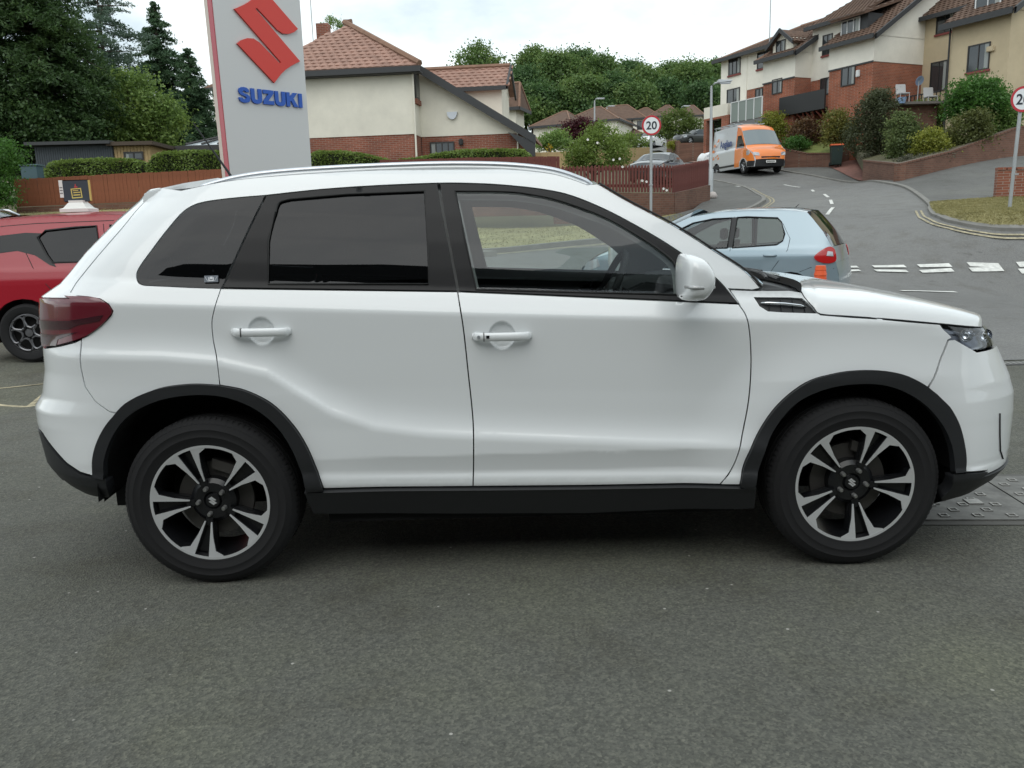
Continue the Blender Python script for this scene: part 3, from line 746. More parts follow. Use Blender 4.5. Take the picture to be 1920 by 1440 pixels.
# wheel wells, floor
for sg in (-1, 1):
    b = MB(); b.add([(3.00, sg*.45, .27), (2.925, sg*.79, .27), (2.925, sg*.79, .62), (3.00, sg*.45, .80)], [(0, 1, 2, 3)]); b.build('splash_shield', m_dark, suv)
    b = MB(); b.add([(-.46, sg*.50, .33), (-.44, sg*.80, .33), (-.44, sg*.80, .62), (-.46, sg*.50, .80)], [(0, 1, 2, 3)]); b.build('splash_shield', m_dark, suv)
for cx_ in (0, 2.5):
    for sg in (-1, 1):
        b = MB(); rows = []
        for yy in (.868, .60):
            rows.append([(cx_+.428*math.cos(t), sg*yy, max(.35, .36+.428*math.sin(t))) for t in np.linspace(-.02, math.pi+.02, 25)])
        V, Fc = gridmesh(rows); b.add(V, Fc)
        b.add([(cx_+.43*math.cos(t), sg*.60, max(.33, .36+.43*math.sin(t))) for t in np.linspace(-.05, math.pi+.05, 25)], [tuple(range(25))])
        b.build('wheel_arch_liner', m_dark, suv)
b = MB(); b.box(-.5, 2.9, -.58, .58, .24, .36); b.box(.44, 2.05, -.80, .80, .22, .36); b.box(2.0, 3.05, -.55, .55, .36, .80);
b.build('floor_pan', m_dark, suv)
# cabin
m_seat = mat('seat_fabric', (.03, .031, .034), .9)
for y in (-.37, .37):
    b = MB(); b.box(.95, 1.42, y-.25, y+.25, .55, .70); st = b.build('seat', m_seat, suv, smooth=40, bevel=.05)
    b = MB(); b.prism([(.90, y-.24, .66), (1.02, y-.24, .70), (.84, y-.20, 1.24), (.74, y-.20, 1.24)], (0, .46, 0)); b.build('backrest', m_seat, st, smooth=40, bevel=.04)
    b = MB(); b.box(.70, .80, y-.13, y+.13, 1.27, 1.43); b.box(.74, .76, y-.06, y-.05, 1.2, 1.3); b.box(.74, .76, y+.05, y+.06, 1.2, 1.3); b.build('headrest', m_seat, st, smooth=40, bevel=.03)
b = MB(); b.box(.05, .55, -.65, .65, .55, .70); b.prism([(0, -.65, .68), (.14, -.65, .70), (-.06, -.62, 1.16), (-.18, -.62, 1.16)], (0, 1.28, 0)); rs = b.build('rear_seat', m_seat, suv, smooth=40, bevel=.04)
for y in (-.4, 0, .4):
    b = MB(); b.box(-.20, -.10, y-.12, y+.12, 1.17, 1.30); b.build('headrest', m_seat, rs, smooth=40, bevel=.03)
b = MB(); b.prism([(1.95, -.72, .55), (1.70, -.72, .72), (1.66, -.72, .98), (1.74, -.72, 1.055), (2.0, -.72, 1.09), (2.30, -.72, 1.08), (2.32, -.72, .55)], (0, 1.44, 0)); da = b.build('dashboard', m_trim, suv, smooth=40, bevel=.02)
b = MB(); b.prism([(1.70, -.50, 1.03), (1.66, -.50, 1.08), (1.74, -.50, 1.115), (1.90, -.50, 1.09)], (0, .30, 0)); b.build('instrument_hood', m_trim, da, smooth=40, bevel=.01)
b = MB(); b.box(1.655, 1.67, -.12, .12, .93, 1.07); b.build('screen', m_gloss, da)
b = MB()
cst = Vector((1.60, -.36, 1.06)); ax_ = Vector((.90, 0, -.42)).normalized(); e1 = Vector((0, 1, 0)); e2 = ax_.cross(e1)
b.tube([cst+(e1*math.cos(t)+e2*math.sin(t))*.185 for t in np.linspace(0, 2*math.pi, 33)], .015, 8, False)
stw = b.build('steering_wheel', m_trim, suv, smooth=True)
b = MB(); b.tube([cst+ax_*.02+e1*-.17, cst+ax_*.03, cst+ax_*.02+e1*.17], [.014, .03, .014], 6); b.tube([cst+ax_*.03, cst+ax_*.02-e2*.17], .014, 6); b.tube([cst-ax_*.01, cst+ax_*.05], .055, 12); b.tube([cst+ax_*.03, cst+ax_*.25], .04, 8); b.build('wheel_hub', m_trim, stw, smooth=40)
for s_ in (-1, 1):
    b = MB(); b.box(1.60, 1.635, -.36+s_*.085-.02, -.36+s_*.085+.02, 1.045, 1.08); b.build('wheel_switch', m_silver, stw, bevel=.003)
b = MB(); b.box(1.56, 1.58, -.10, .10, 1.42, 1.475); b.build('rear_view_mirror', m_gloss, suv, bevel=.008)
b = MB(); b.box(1.40, 1.55, -.60, -.15, 1.497, 1.507); b.box(1.40, 1.55, .15, .60, 1.497, 1.507); b.build('sun_visor', m_liner, suv)
hr = [[(t.x, t.y*q*.97, t.z-.03+.03*(1-abs(q)**2.2)) for q in np.linspace(1, -1, 15)] for t in T3[2:]]
sheet('headlining', hr, m_liner, suv)
# ================================================================ terrain
# (image column, row, distance) of ground spots -> heights of the land
_ctl = []
for x in range(-40, 61, 8):
    for y in (-40, -20, -8, 0, 5, 9.5, 11): _ctl.append((x, y, 0.))
for u, v, y in [(1650, 507, 17), (1900, 507, 17), (1660, 547, 14.3),  (1750, 504, 17.1), (1950, 504, 17), (2100, 504, 17), (1900, 437, 18), (1735, 408, 21), (1895, 396, 20.5), (1905, 376, 24), (1420, 322, 46), (1685, 341, 33), (1904, 294, 36),
                (1330, 378, 33), (1270, 405, 28), (890, 478, 19.5), (1135, 455, 21), (950, 462, 21.5), (950, 425, 28), (40, 398, 26), (400, 392, 26), (1230, 337, 46), (1330, 292, 70), (1300, 272, 94), (1222, 275, 103),
                (1250, 266, 125), (1150, 262, 125), (1000, 262, 115), (1450, 365, 36), (1555, 395, 24), (1560, 372, 29), (1530, 350, 37), (1600, 344, 38), (1480, 300, 54), (1560, 300, 50), (1700, 338, 33), (1800, 312, 34.5), (1990, 287, 38), (1350, 296, 66),
                (1250, 470, 20), (600, 485, 19), (300, 490, 19), (1480, 268, 62)]:
    p = on_y(u, v, y); _ctl.append((p.x, p.y, p.z))
_ctl += [(-12, 17, .6), (-24, 17, .7), (-12, 38, 3.0), (-4, 38, 3.0), (3, 38, 3.0), (-24, 38, 3.2), (-24, 60, 4), (-10, 60, 4.6), (5, 60, 5.4), (-45, 30, 3), (-60, 60, 5), (-30, 110, 10), (0, 150, 16), (40, 150, 20),
         (60, 60, 12), (45, 40, 7), (35, 20, 1.2), (60, 15, 1), (60, 100, 20), (100, 60, 14), (-120, 60, 5), (-120, 160, 14), (0, 200, 22), (60, 200, 24), (-60, 200, 20), (120, 200, 24), (0, 400, 30), (-400, 400, 28), (400, 400, 30), (-400, 0, 2), (400, 0, 4), (0, -400, 0), (-400, -400, 0), (400, -400, 0), (45, 70, 13.5), (32, 52, 8.0)]
_ctl += [(3, 12, 0), (6, 12, 0), (4.5, 13.5, .03), (1.5, 13.5, .04), (7, 14, .06), (-4.5, 8.8, .09), (-8, 8.8, .10), (-12, 8.8, .10), (-6, 11.5, .13)]
_ctl = [c for c in _ctl if not (c[1] in (9.5, 11) and -16 <= c[0] <= -1)]
_ctl = np.array(_ctl)
def _rbf():
    n = len(_ctl); D = np.hypot(_ctl[:, None, 0]-_ctl[None, :, 0], _ctl[:, None, 1]-_ctl[None, :, 1])
    A = np.sqrt(D*D+4)-0; P = np.c_[np.ones(n), _ctl[:, :2]]
    M = np.block([[A+np.eye(n)*.02*-1, P], [P.T, np.zeros((3, 3))]])
    return np.linalg.solve(M, np.r_[_ctl[:, 2], 0, 0, 0])
_rw = _rbf()
def GZ(x, y):
    x = np.atleast_1d(np.asarray(x, float)); y = np.atleast_1d(np.asarray(y, float)); out = np.zeros(x.shape)
    for i in range(0, len(x), 4096):
        X, Y = x[i:i+4096], y[i:i+4096]
        D = np.sqrt((X[:, None]-_ctl[None, :, 0])**2+(Y[:, None]-_ctl[None, :, 1])**2+4)
        out[i:i+4096] = D@_rw[:-3]+_rw[-3]+_rw[-2]*X+_rw[-1]*Y
    f = np.clip((y-6.2)/2.0, 0, 1); f = f*f*(3-2*f)
    return out*f
def gz(x, y): return float(GZ(x, y)[0])
def gp(u, v, y0=3.0):
    """ground spot seen at (u, v): the first crossing of the view ray with the terrain beyond distance y0"""
    ys = np.arange(y0, 160, .1); d = FPX*AF+(u-960)*AR-(v-720)*AU
    X = CAMX+d.x*ys/d.y; Z = CAMH+d.z*ys/d.y; g = GZ(X, ys)
    i = np.argmax(Z < g)
    if not (Z < g).any(): i = len(ys)-1
    return Vector((float(X[i]), float(ys[i]), float(g[i])))
def drape(name, poly, m, off, step=1.0, kind='structure', parent=None, kerb=0., holes=()):
    """sheet laid on the terrain; kerb>0 gives it an upright edge of that depth"""
    poly = [(p[0], p[1]) for p in poly]
    vo, fo, loops = cdt_grid(poly, holes, step, step, bstep=step*.6)
    z = GZ(vo[:, 0], vo[:, 1])+off
    V = [(a, b, c) for (a, b), c in zip(vo, z)]
    Fc = []
    for f in fo:
        a, b, c = [vo[i] for i in f]
        Fc.append(f if (b[0]-a[0])*(c[1]-a[1])-(b[1]-a[1])*(c[0]-a[0]) > 0 else f[::-1])
    if kerb:
        for l in loops:
            b = len(V); V += [(V[k][0], V[k][1], V[k][2]-kerb) for k in l]; n = len(l)
            Fc += [(l[i], b+i, b+(i+1) % n, l[(i+1) % n]) for i in range(n)]
    me = mesh(name, V, Fc, m, smooth=False)
    o = link(name, me, parent)
    if kind and not parent: o['kind'] = kind
    return o
def ribbon(pts, w, off0=0.):
    """2-D outline of a strip of width w along the points, shifted sideways by off0"""
    P = [np.array(p[:2], float) for p in pts]; L = []; R = []
    for i, p in enumerate(P):
        d = P[min(i+1, len(P)-1)]-P[max(i-1, 0)]; d /= np.hypot(*d); n = np.array([-d[1], d[0]])
        L.append(p+n*(off0+w/2)); R.append(p+n*(off0-w/2))
    return L+R[::-1]

def asphalt(name, base, warm, scale_stain=.35, speck=.5, wet=0.):
    m = bpy.data.materials.new(name); m.use_nodes = True; nt = m.node_tree; N = nt.nodes; L = nt.links; b = N['Principled BSDF']
    tc = N.new('ShaderNodeTexCoord')
    def noise(sc, det=4, ro=.6):
        n = N.new('ShaderNodeTexNoise'); n.inputs['Scale'].default_value = sc; n.inputs['Detail'].default_value = det; n.inputs['Roughness'].default_value = ro
        L.new(tc.outputs['Object'], n.inputs['Vector']); return n
    def ramp(src, stops):
        r = N.new('ShaderNodeValToRGB'); r.color_ramp.elements[0].position = stops[0][0]; r.color_ramp.elements[0].color = (*stops[0][1], 1)
        r.color_ramp.elements[1].position = stops[-1][0]; r.color_ramp.elements[1].color = (*stops[-1][1], 1)
        for p, c in stops[1:-1]:
            e = r.color_ramp.elements.new(p); e.color = (*c, 1)
        L.new(src, r.inputs[0]); return r
    def mul(a, b_, f=1.):
        x = N.new('ShaderNodeMix'); x.data_type = 'RGBA'; x.blend_type = 'MULTIPLY'; x.inputs[0].default_value = f
        L.new(a, x.inputs[6]); L.new(b_, x.inputs[7]); return x.outputs[2]
    c = lambda k, w=0: tuple(max(0, base*k*(1+w*q)) for q in (.25, .5, -1.1))
    big = ramp(noise(scale_stain, 5).outputs['Fac'], [(.28, c(.80, warm)), (.5, c(1.0, warm*.6)), (.72, c(1.16, warm*1.6))])
    vor = N.new('ShaderNodeTexVoronoi'); vor.inputs['Scale'].default_value = 130; L.new(tc.outputs['Object'], vor.inputs['Vector'])
    g1 = ramp(vor.outputs['Color'], [(.0, (.55, .55, .55)), (.5, (.95, .95, .95)), (1, (1.55, 1.52, 1.45))])
    col = mul(big.outputs[0], g1.outputs[0], speck)
    g2 = ramp(noise(45, 3).outputs['Fac'], [(.3, (.72, .72, .73)), (.7, (1.25, 1.24, 1.2))]); col = mul(col, g2.outputs[0], .8)
    g3 = ramp(noise(2.2, 6, .7).outputs['Fac'], [(.34, (.80, .78, .74)), (.5, (1, 1, 1)), (.7, (1.06, 1.06, 1.04))]); col = mul(col, g3.outputs[0], .8)
    g4 = ramp(noise(.9, 6, .72).outputs['Fac'], [(.0, (.55, .54, .53)), (.30, (.62, .60, .58)), (.365, (1, 1, 1)), (1, (1, 1, 1))]); col = mul(col, g4.outputs[0], .9)
    # scattered pale chips and dark tar spots
    v2 = N.new('ShaderNodeTexVoronoi'); v2.inputs['Scale'].default_value = 11; L.new(tc.outputs['Object'], v2.inputs['Vector'])
    r2 = ramp(v2.outputs['Distance'], [(.045, (1, 1, 1)), (.075, (0, 0, 0))]); mxx = N.new('ShaderNodeMix'); mxx.data_type = 'RGBA'
    w2 = N.new('ShaderNodeSeparateColor'); L.new(v2.outputs['Color'], w2.inputs[0])
    mm = N.new('ShaderNodeMath'); mm.operation = 'GREATER_THAN'; mm.inputs[1].default_value = .72; L.new(w2.outputs[0], mm.inputs[0])
    m2 = N.new('ShaderNodeMath'); m2.operation = 'MULTIPLY'; L.new(mm.outputs[0], m2.inputs[0]); L.new(r2.outputs[0], m2.inputs[1])
    L.new(m2.outputs[0], mxx.inputs[0]); L.new(col, mxx.inputs[6]); mxx.inputs[7].default_value = (.38, .37, .34, 1)
    L.new(mxx.outputs[2], b.inputs['Base Color'])
    b.inputs['Roughness'].default_value = .82; b.inputs['Specular IOR Level'].default_value = .35
    bp = N.new('ShaderNodeBump'); bp.inputs['Strength'].default_value = .55; bp.inputs['Distance'].default_value = .006
    L.new(vor.outputs['Distance'], bp.inputs['Height']); L.new(bp.outputs[0], b.inputs['Normal'])
    return m
m_lot = asphalt('car_park_asphalt', .101, .13, .35, .8)
m_road = asphalt('road_asphalt', .165, .01, .12, .35)
m_path = asphalt('footpath_asphalt', .125, .03, .3, .3)
m_soil = mat('garden_soil', (.10, .095, .05), .95, var=(.4, .35, 6), bump=(6, .5, .05))
m_grass = mat('dry_grass', (.30, .27, .13), .95, var=(1.3, .35, 8), bump=(30, .8, .03))
m_green = mat('green_grass', (.15, .18, .05), .95, var=(1.3, .35, 8), bump=(30, .8, .03))
m_yellow = mat('yellow_paint', (.34, .30, .20), .85, var=(9, .5, 6))
m_wpaint = mat('white_road_paint', (.60, .60, .57), .8, var=(8, .25, 6))
m_kerb = mat('kerb_concrete', (.19, .185, .17), .9, var=(3, .2, 5))
# one sheet to the horizon
def build_ground():
    gx = np.unique(np.r_[np.linspace(-600, -70, 12), np.arange(-70, 90, 1.6), np.linspace(90, 600, 12)])
    gy = np.unique(np.r_[np.linspace(-600, -30, 10), np.arange(-30, 8, 3), np.arange(8, 70, 1.2), np.arange(70, 210, 4), np.linspace(210, 900, 12)])
    X, Y = np.meshgrid(gx, gy); Z = GZ(X.ravel(), Y.ravel())-.035
    Z = Z-.35*inpoly(np.c_[X.ravel(), Y.ravel()], roadpoly)-.35*((Y.ravel() < 10.2) & (Y.ravel() > -30) & (abs(X.ravel()) < 45))
    n, m = len(gy), len(gx)
    V = list(zip(X.ravel(), Y.ravel(), Z)); Fc = [(i*m+j, i*m+j+1, (i+1)*m+j+1, (i+1)*m+j) for i in range(n-1) for j in range(m-1)]
    tag(link('ground', mesh('ground', V, Fc, m_soil, smooth=True)), kind='structure')
yb_ = on_z(1890, 676, 0).y
drape('car_park', [(-45, 5), (45, 5), (45, yb_), (2.6, yb_), (-1.5, 10.2), (-45, 10.2)], m_lot, .0, 1.0)
drape('car_park', [(-45, -25), (45, -25), (45, 5), (-45, 5)], m_lot, .0, 5.0)
# edges of the roads, left to right
KL = [gp(*p) for p in ((300, 492), (600, 486), (890, 478), (1010, 468), (1135, 455), (1230, 440), (1330, 418), (1400, 398), (1425, 385))]
KL += [on_y(u, v, y) for u, v, y in ((1432, 374, 31), (1424, 365, 35), (1395, 354, 39), (1335, 342, 43))]
KL2 = [on_y(u, v, y) for u, v, y in ((1285, 318, 54), (1262, 296, 70), (1235, 284, 88), (1195, 278, 104), (1180, 268, 125))]
KR = [gp(*p) for p in ((1990, 441), (1920, 435), (1860, 430), (1800, 421), (1765, 410), (1745, 396), (1742, 384))]
KR += [on_y(u, v, y) for u, v, y in ((1700, 366, 30), (1650, 353, 34), (1604, 344, 38), (1530, 334, 42), (1457, 325, 46), (1380, 312, 55), (1345, 300, 66), (1300, 287, 82), (1262, 274, 104), (1230, 264, 125))]
KL[0] = Vector((-40, KL[0].y+.3, 0))
roadpoly = [(-1.5, 10.2), (-45, 10.2), (-45, KL[0].y)]+[(p.x, p.y) for p in KL+KL2]+[(p.x, p.y) for p in KR[::-1]]+[(45, KR[0].y-1.0), (45, yb_), (2.6, yb_)]
build_ground()
drape('road', roadpoly, m_road, .006, .6)
# footpaths
leftpath = [(p.x, p.y) for p in KL[5:]]+[(p.x, p.y) for p in (on_y(1331, 330, 44), on_y(1331, 372, 34), gp(1300, 398), gp(1250, 412), gp(1180, 425))]
drape('footpath', leftpath, m_path, .10, .8, kerb=.12)
def kerb(pts, name='kerb', w=.14, h=.125, ofs=0.):
    P = smooth_line([(p.x, p.y) for p in pts], 4); o = ribbon(P, w, ofs)
    k = drape(name, o, m_kerb, h, .5, kerb=h+.02)
    return k
kerb(KL[:-4]+KL[-4:], ofs=-.0)
kerb(KR[:16], ofs=0, h=.07)
rp_ = [(p.x, p.y) for p in KR[6:13]]+[(p.x, p.y) for p in (on_y(1476, 320, 48), on_y(1554, 313, 46), on_y(1617, 329, 38), on_y(1685, 342, 33), on_y(1790, 315, 34.4), on_y(1870, 300, 35.5), on_y(1990, 285, 38), on_y(2200, 285, 38), on_y(2200, 350, 28), on_y(1990, 345, 28), on_y(1900, 352, 27), on_y(1860, 374, 25), on_y(1780, 378, 24))]
drape('footpath', rp_, m_path, .022, .8)
# verges
vr = [(p.x, p.y) for p in KR[:7]]+[(p.x, p.y) for p in (on_y(1780, 378, 24), on_y(1862, 377, 24.3), on_y(1990, 374, 24.5))]
drape('grass_verge', vr, m_grass, .065, .6, kerb=.12)
vl = [(p.x, p.y) for p in KL[:7]]+[(p.x, p.y) for p in (gp(1270, 406), gp(1200, 418), gp(1140, 424))]+[(-3, 26.0), (-40, 25.0)]
drape('grass_verge', vl, m_grass, .095, .8, kerb=.12)
# lines painted on the road
def paint(pts, w, m, name, ofs=0., off=.020):
    return drape(name, ribbon(smooth_line([(p[0], p[1]) for p in pts], 4), w, ofs), m, off, .5)
for o_ in (.24, .36):
    paint(KR[1:6], .055, m_yellow, 'yellow_line', -o_ if False else o_)
    paint(KL[2:12], .055, m_yellow, 'yellow_line', -o_)
for u0 in (1548, 1637, 1722, 1815, 1908, 2003):
    for v_, du in ((503.3-(u0-1640)*.004, 0), (510.8+(u0-1640)*.006, 4)):
        q0, q1 = gp(u0+du, v_-(u0-1700)*.003), gp(u0+du+60, v_-(u0-1640)*.003); nn = Vector((0, .075, 0))
        drape('give_way_dash', [(q0-nn).xy, (q1-nn).xy, (q1+nn).xy, (q0+nn).xy], m_wpaint, .026, .3)
a_, b_ = gp(1690, 547), gp(1792, 549); paint([a_, b_], .09, m_wpaint, 'white_line')
for q in ([(1551, 404), (1562, 390)], [(1560, 384), (1557, 376)], [(1553, 371), (1545, 365)], [(1526, 360), (1522, 357)], [(1500, 352), (1470, 347)]):
    P_ = [gp(*t) for t in q]; paint(P_, .10, m_wpaint, 'centre_line_dash')
P_ = [gp(1380, 354), gp(1395, 353)]; paint(P_, .35, mat('inspection_cover', (.4, .4, .38), .8), 'road_patch', off=.106)
# worn yellow markings on the car park at the left
paint([on_z(-60, 741, 0), on_z(20, 734, 0), on_z(82, 728, 0)], .035, m_yellow, 'bay_marking', off=.005)
for q in ([(-40, 757), (0, 762), (30, 764), (55, 764), (85, 758)], [(55, 764), (72, 752), (84, 744)]):
    paint([on_z(u, v, 0) for u, v in q], .045, m_yellow, 'bay_marking', off=.006)
# drain channel across the car park edge
b = MB(); P0, P1 = on_z(1868, 683, 0), on_z(2050, 683, 0)
b.box(P0.x-.3, P1.x+2, P0.y-.07, P0.y+.07, -.02, .006); dr = tag(b.build('drain_channel', mat('cast_iron', (.10, .10, .10), .6, .4, bump=(40, .4, .01))), 'narrow slotted drain channel set in the asphalt beyond the white car\'s nose', 'drain')
b = MB()
for k in range(60):
    x = P0.x-.25+k*.05; b.box(x, x+.028, P0.y-.045, P0.y+.045, .006, .010)
s_ = b.build('drain_grating', mat('grate_bars', (.20, .20, .19), .6), dr); s_['kind'] = 'stuff'
# ================================================================ materials of the street
def brickmat(name, col, ang=0., mortar=(.30, .25, .21), scale=1.0):
    m = bpy.data.materials.new(name); m.use_nodes = True; nt = m.node_tree; N = nt.nodes; L = nt.links; b = N['Principled BSDF']
    tc = N.new('ShaderNodeTexCoord'); mp = N.new('ShaderNodeMapping'); mp.inputs['Rotation'].default_value = (0, 0, -ang)
    L.new(tc.outputs['Object'], mp.inputs[0]); sx = N.new('ShaderNodeSeparateXYZ'); L.new(mp.outputs[0], sx.inputs[0])
    ad = N.new('ShaderNodeMath'); ad.operation = 'ADD'; L.new(sx.outputs[0], ad.inputs[0]); L.new(sx.outputs[1], ad.inputs[1])
    cb = N.new('ShaderNodeCombineXYZ'); L.new(ad.outputs[0], cb.inputs[0]); L.new(sx.outputs[2], cb.inputs[1])
    br = N.new('ShaderNodeTexBrick'); br.inputs['Scale'].default_value = 1/scale
    br.inputs['Brick Width'].default_value = .225; br.inputs['Row Height'].default_value = .075; br.inputs['Mortar Size'].default_value = .006
    br.inputs['Color1'].default_value = (*col, 1); br.inputs['Color2'].default_value = (*[c*.72 for c in col], 1); br.inputs['Mortar'].default_value = (*mortar, 1); br.inputs['Bias'].default_value = -.1
    L.new(cb.outputs[0], br.inputs['Vector'])
    n = N.new('ShaderNodeTexNoise'); n.inputs['Scale'].default_value = 1.1; n.inputs['Detail'].default_value = 7; L.new(tc.outputs['Object'], n.inputs['Vector'])
    r = N.new('ShaderNodeMapRange'); r.inputs[1].default_value = .3; r.inputs[2].default_value = .7; r.inputs[3].default_value = .78; r.inputs[4].default_value = 1.18; L.new(n.outputs['Fac'], r.inputs[0])
    mm = N.new('ShaderNodeVectorMath'); mm.operation = 'SCALE'; L.new(br.outputs['Color'], mm.inputs[0]); L.new(r.outputs[0], mm.inputs['Scale'])
    L.new(mm.outputs[0], b.inputs['Base Color']); b.inputs['Roughness'].default_value = .9
    bp = N.new('ShaderNodeBump'); bp.inputs['Strength'].default_value = .4; bp.inputs['Distance'].default_value = .008; bp.invert = True
    L.new(br.outputs['Fac'], bp.inputs['Height']); L.new(bp.outputs[0], b.inputs['Normal'])
    return m
m_brickR = brickmat('orange_red_brick', (.33, .095, .045))
m_brickW = brickmat('brown_garden_brick', (.165, .078, .052), mortar=(.15, .115, .09))
m_brickH = brickmat('house_brick', (.27, .085, .05))
m_cream = mat('cream_render', (.74, .705, .61), .9, var=(.7, .10, 7), bump=(14, .3, .01))
m_whiter = mat('white_render', (.78, .75, .67), .9, var=(.7, .10, 7), bump=(14, .3, .01))
m_beige = mat('beige_render', (.50, .415, .28), .9, var=(.7, .11, 7), bump=(14, .3, .01))
m_fascia = mat('dark_fascia', (.035, .037, .04), .6)
m_frame = mat('dark_window_frame', (.03, .028, .027), .5)
m_wframe = mat('white_window_frame', (.65, .66, .66), .5)
m_redsill = mat('red_sill', (.20, .045, .04), .7)
m_pane = mat('window_pane', (.03, .036, .04), .06, spec=1.0)
m_curt = mat('net_curtain', (.30, .32, .31), .7)
m_tileR = mat('red_concrete_tile', (.30, .175, .135), .85, var=(2.2, .28, 8), bump=(12, .3, .01))
m_tileB = mat('brown_concrete_tile', (.105, .062, .042), .88, var=(2.2, .28, 8), bump=(12, .3, .01))
m_ridge = mat('ridge_tile', (.22, .13, .09), .9, var=(3, .2, 5))
m_wood = mat('light_fence_wood', (.42, .30, .15), .85, var=(3, .2, 6))
m_metalg = mat('galvanised_pole', (.36, .38, .39), .5, .3, var=(2, .1, 5))
m_blackm = mat('black_railing', (.02, .021, .022), .6)

def tiles(name, poly, u, v, m, parent, tw=.30, th=.28, lift=.035, skin=None):
    """roof slope: base sheet + overlapping rows of tiles.  poly: 3-D outline; u along the eave, v up the slope"""
    P = [Vector(p) for p in poly]; u = Vector(u).normalized(); v = Vector(v); v = (v-u*v.dot(u)).normalized(); n = u.cross(v)
    if n.z < 0: n = -n
    o = P[0]
    q = np.array([((p-o).dot(u), (p-o).dot(v)) for p in P]); a0, b0 = q.min(0); a1, b1 = q.max(0)
    V = []; Fc = []
    rows = int(math.ceil((b1-b0)/th)); cols = int(math.ceil((a1-a0)/tw))
    cen = []; idx = []
    for j in range(rows):
        for i in range(cols+1):
            cen.append((a0+(i+.5*(j % 2))*tw, b0+(j+.5)*th)); idx.append((i, j))
    ok = inpoly(cen, q)
    for (ca, cb), k in zip(cen, ok):
        if not k: continue
        b_ = len(V); f = .98
        lo = cb-th*.55; hi = cb+th*.5
        prof = [(-.5, .0), (-.28, .6), (.0, 1.0), (.28, .6), (.5, 0.)]
        for (pp, h) in prof:
            hh = lift*.75*h; V.append(tuple(o+u*(ca+pp*tw*f)+v*lo+n*(lift+hh)))
        for (pp, h) in prof:
            hh = lift*.75*h; V.append(tuple(o+u*(ca+pp*tw*f)+v*hi+n*(.008+hh)))
        for (pp, h) in prof: V.append(tuple(o+u*(ca+pp*tw*f)+v*lo+n*(.0)))
        for i in range(4): Fc += [(b_+i, b_+i+1, b_+6+i, b_+5+i), (b_+10+i, b_+11+i, b_+i+1, b_+i)]
    me = mesh(name, V, Fc, m); r = link(name, me, parent); r['kind'] = 'stuff'
    b = MB(); b.add([p+n*.005 for p in P], [tuple(range(len(P)))]); b.add([p-n*.10 for p in P], [tuple(range(len(P)))])
    k = len(P); b.add([p+n*.005 for p in P]+[p-n*.10 for p in P], [(i, (i+1) % k, k+(i+1) % k, k+i) for i in range(k)])
    s = b.build('roof', m, parent)
    return s
def ridge(pts, parent, r=.10, m=None):
    b = MB(); b.tube(pts, r, 6); return b.build('ridge_tiles', m or m_ridge, parent, smooth=40)

class Frame:
    """building frame: t along the front, d to the back, z up"""
    def __init__(s, o, et, ed): s.o = Vector((o[0], o[1], 0)); s.t = Vector((et[0], et[1], 0)).normalized(); s.d = Vector((ed[0], ed[1], 0)).normalized()
    def p(s, t, d, z): q = s.o+s.t*t+s.d*d; return Vector((q.x, q.y, z))
    def atd(s, u, v, d):
        """(t, z) of a photo position on the plane d"""
        D = FPX*AF+(u-960)*AR-(v-720)*AU; o = s.o+s.d*d; k = ((o-CAMP).dot(s.d)-0)/D.dot(s.d) if True else 0
        c = Vector((CAMP.x, CAMP.y, 0)); k = (o-c).dot(s.d)/Vector((D.x, D.y, 0)).dot(s.d); w = CAMP+D*k
        return (Vector((w.x, w.y, 0))-s.o).dot(s.t), w.z
    def att(s, u, v, t):
        D = FPX*AF+(u-960)*AR-(v-720)*AU; o = s.o+s.t*t; c = Vector((CAMP.x, CAMP.y, 0)); k = (o-c).dot(s.t)/Vector((D.x, D.y, 0)).dot(s.t); w = CAMP+D*k
        return (Vector((w.x, w.y, 0))-s.o).dot(s.d), w.z
    def box(s, mb, t0, t1, d0, d1, z0, z1):
        V = [s.p(t, d, z) for z in (z0, z1) for t, d in ((t0, d0), (t1, d0), (t1, d1), (t0, d1))]
        return mb.add(V, [(0, 3, 2, 1), (4, 5, 6, 7), (0, 1, 5, 4), (1, 2, 6, 5), (2, 3, 7, 6), (3, 0, 4, 7)])
def window(F, par, t0, t1, z0, z1, d, fr=None, bars=1, sill=None, curtain=True, side=None, reveal=.06):
    """window set on the wall plane d (or on the side wall t=side: then t0,t1 are depths)"""
    fr = fr or m_frame
    t0, t1 = min(t0, t1), max(t0, t1); z0, z1 = min(z0, z1), max(z0, z1)
    def bx(mb, a0, a1, e0, e1, zz0, zz1):
        if side is None: F.box(mb, a0, a1, d-e1, d-e0, zz0, zz1)
        else: F.box(mb, side-e1, side-e0, a0, a1, zz0, zz1)
    w = .055
    b = MB()
    for (a, c, e, f) in ((t0, t1, z0, z0+w), (t0, t1, z1-w, z1), (t0, t0+w, z0+w, z1-w), (t1-w, t1, z0+w, z1-w)): bx(b, a, c, .004, .05, e, f)
    for k in range(bars):
        x = t0+(t1-t0)*(k+1)/(bars+1); bx(b, x-w*.4, x+w*.4, .004, .045, z0+w, z1-w)
    wo = b.build('window', fr, par)
    b = MB(); bx(b, t0+w*.5, t1-w*.5, .006, .018, z0+w*.5, z1-w*.5); b.build('pane', m_pane, wo)
    if curtain:
        b = MB(); q = (t1-t0); bx(b, t0+w*1.2, t0+q*.24, .019, .021, z0+w, z1-w); b.build('curtain', m_curt, wo)
    if sill:
        b = MB(); bx(b, t0-.05, t1+.05, .0, .10, z0-.10, z0-.003); b.build('sill', sill, wo)
    return wo

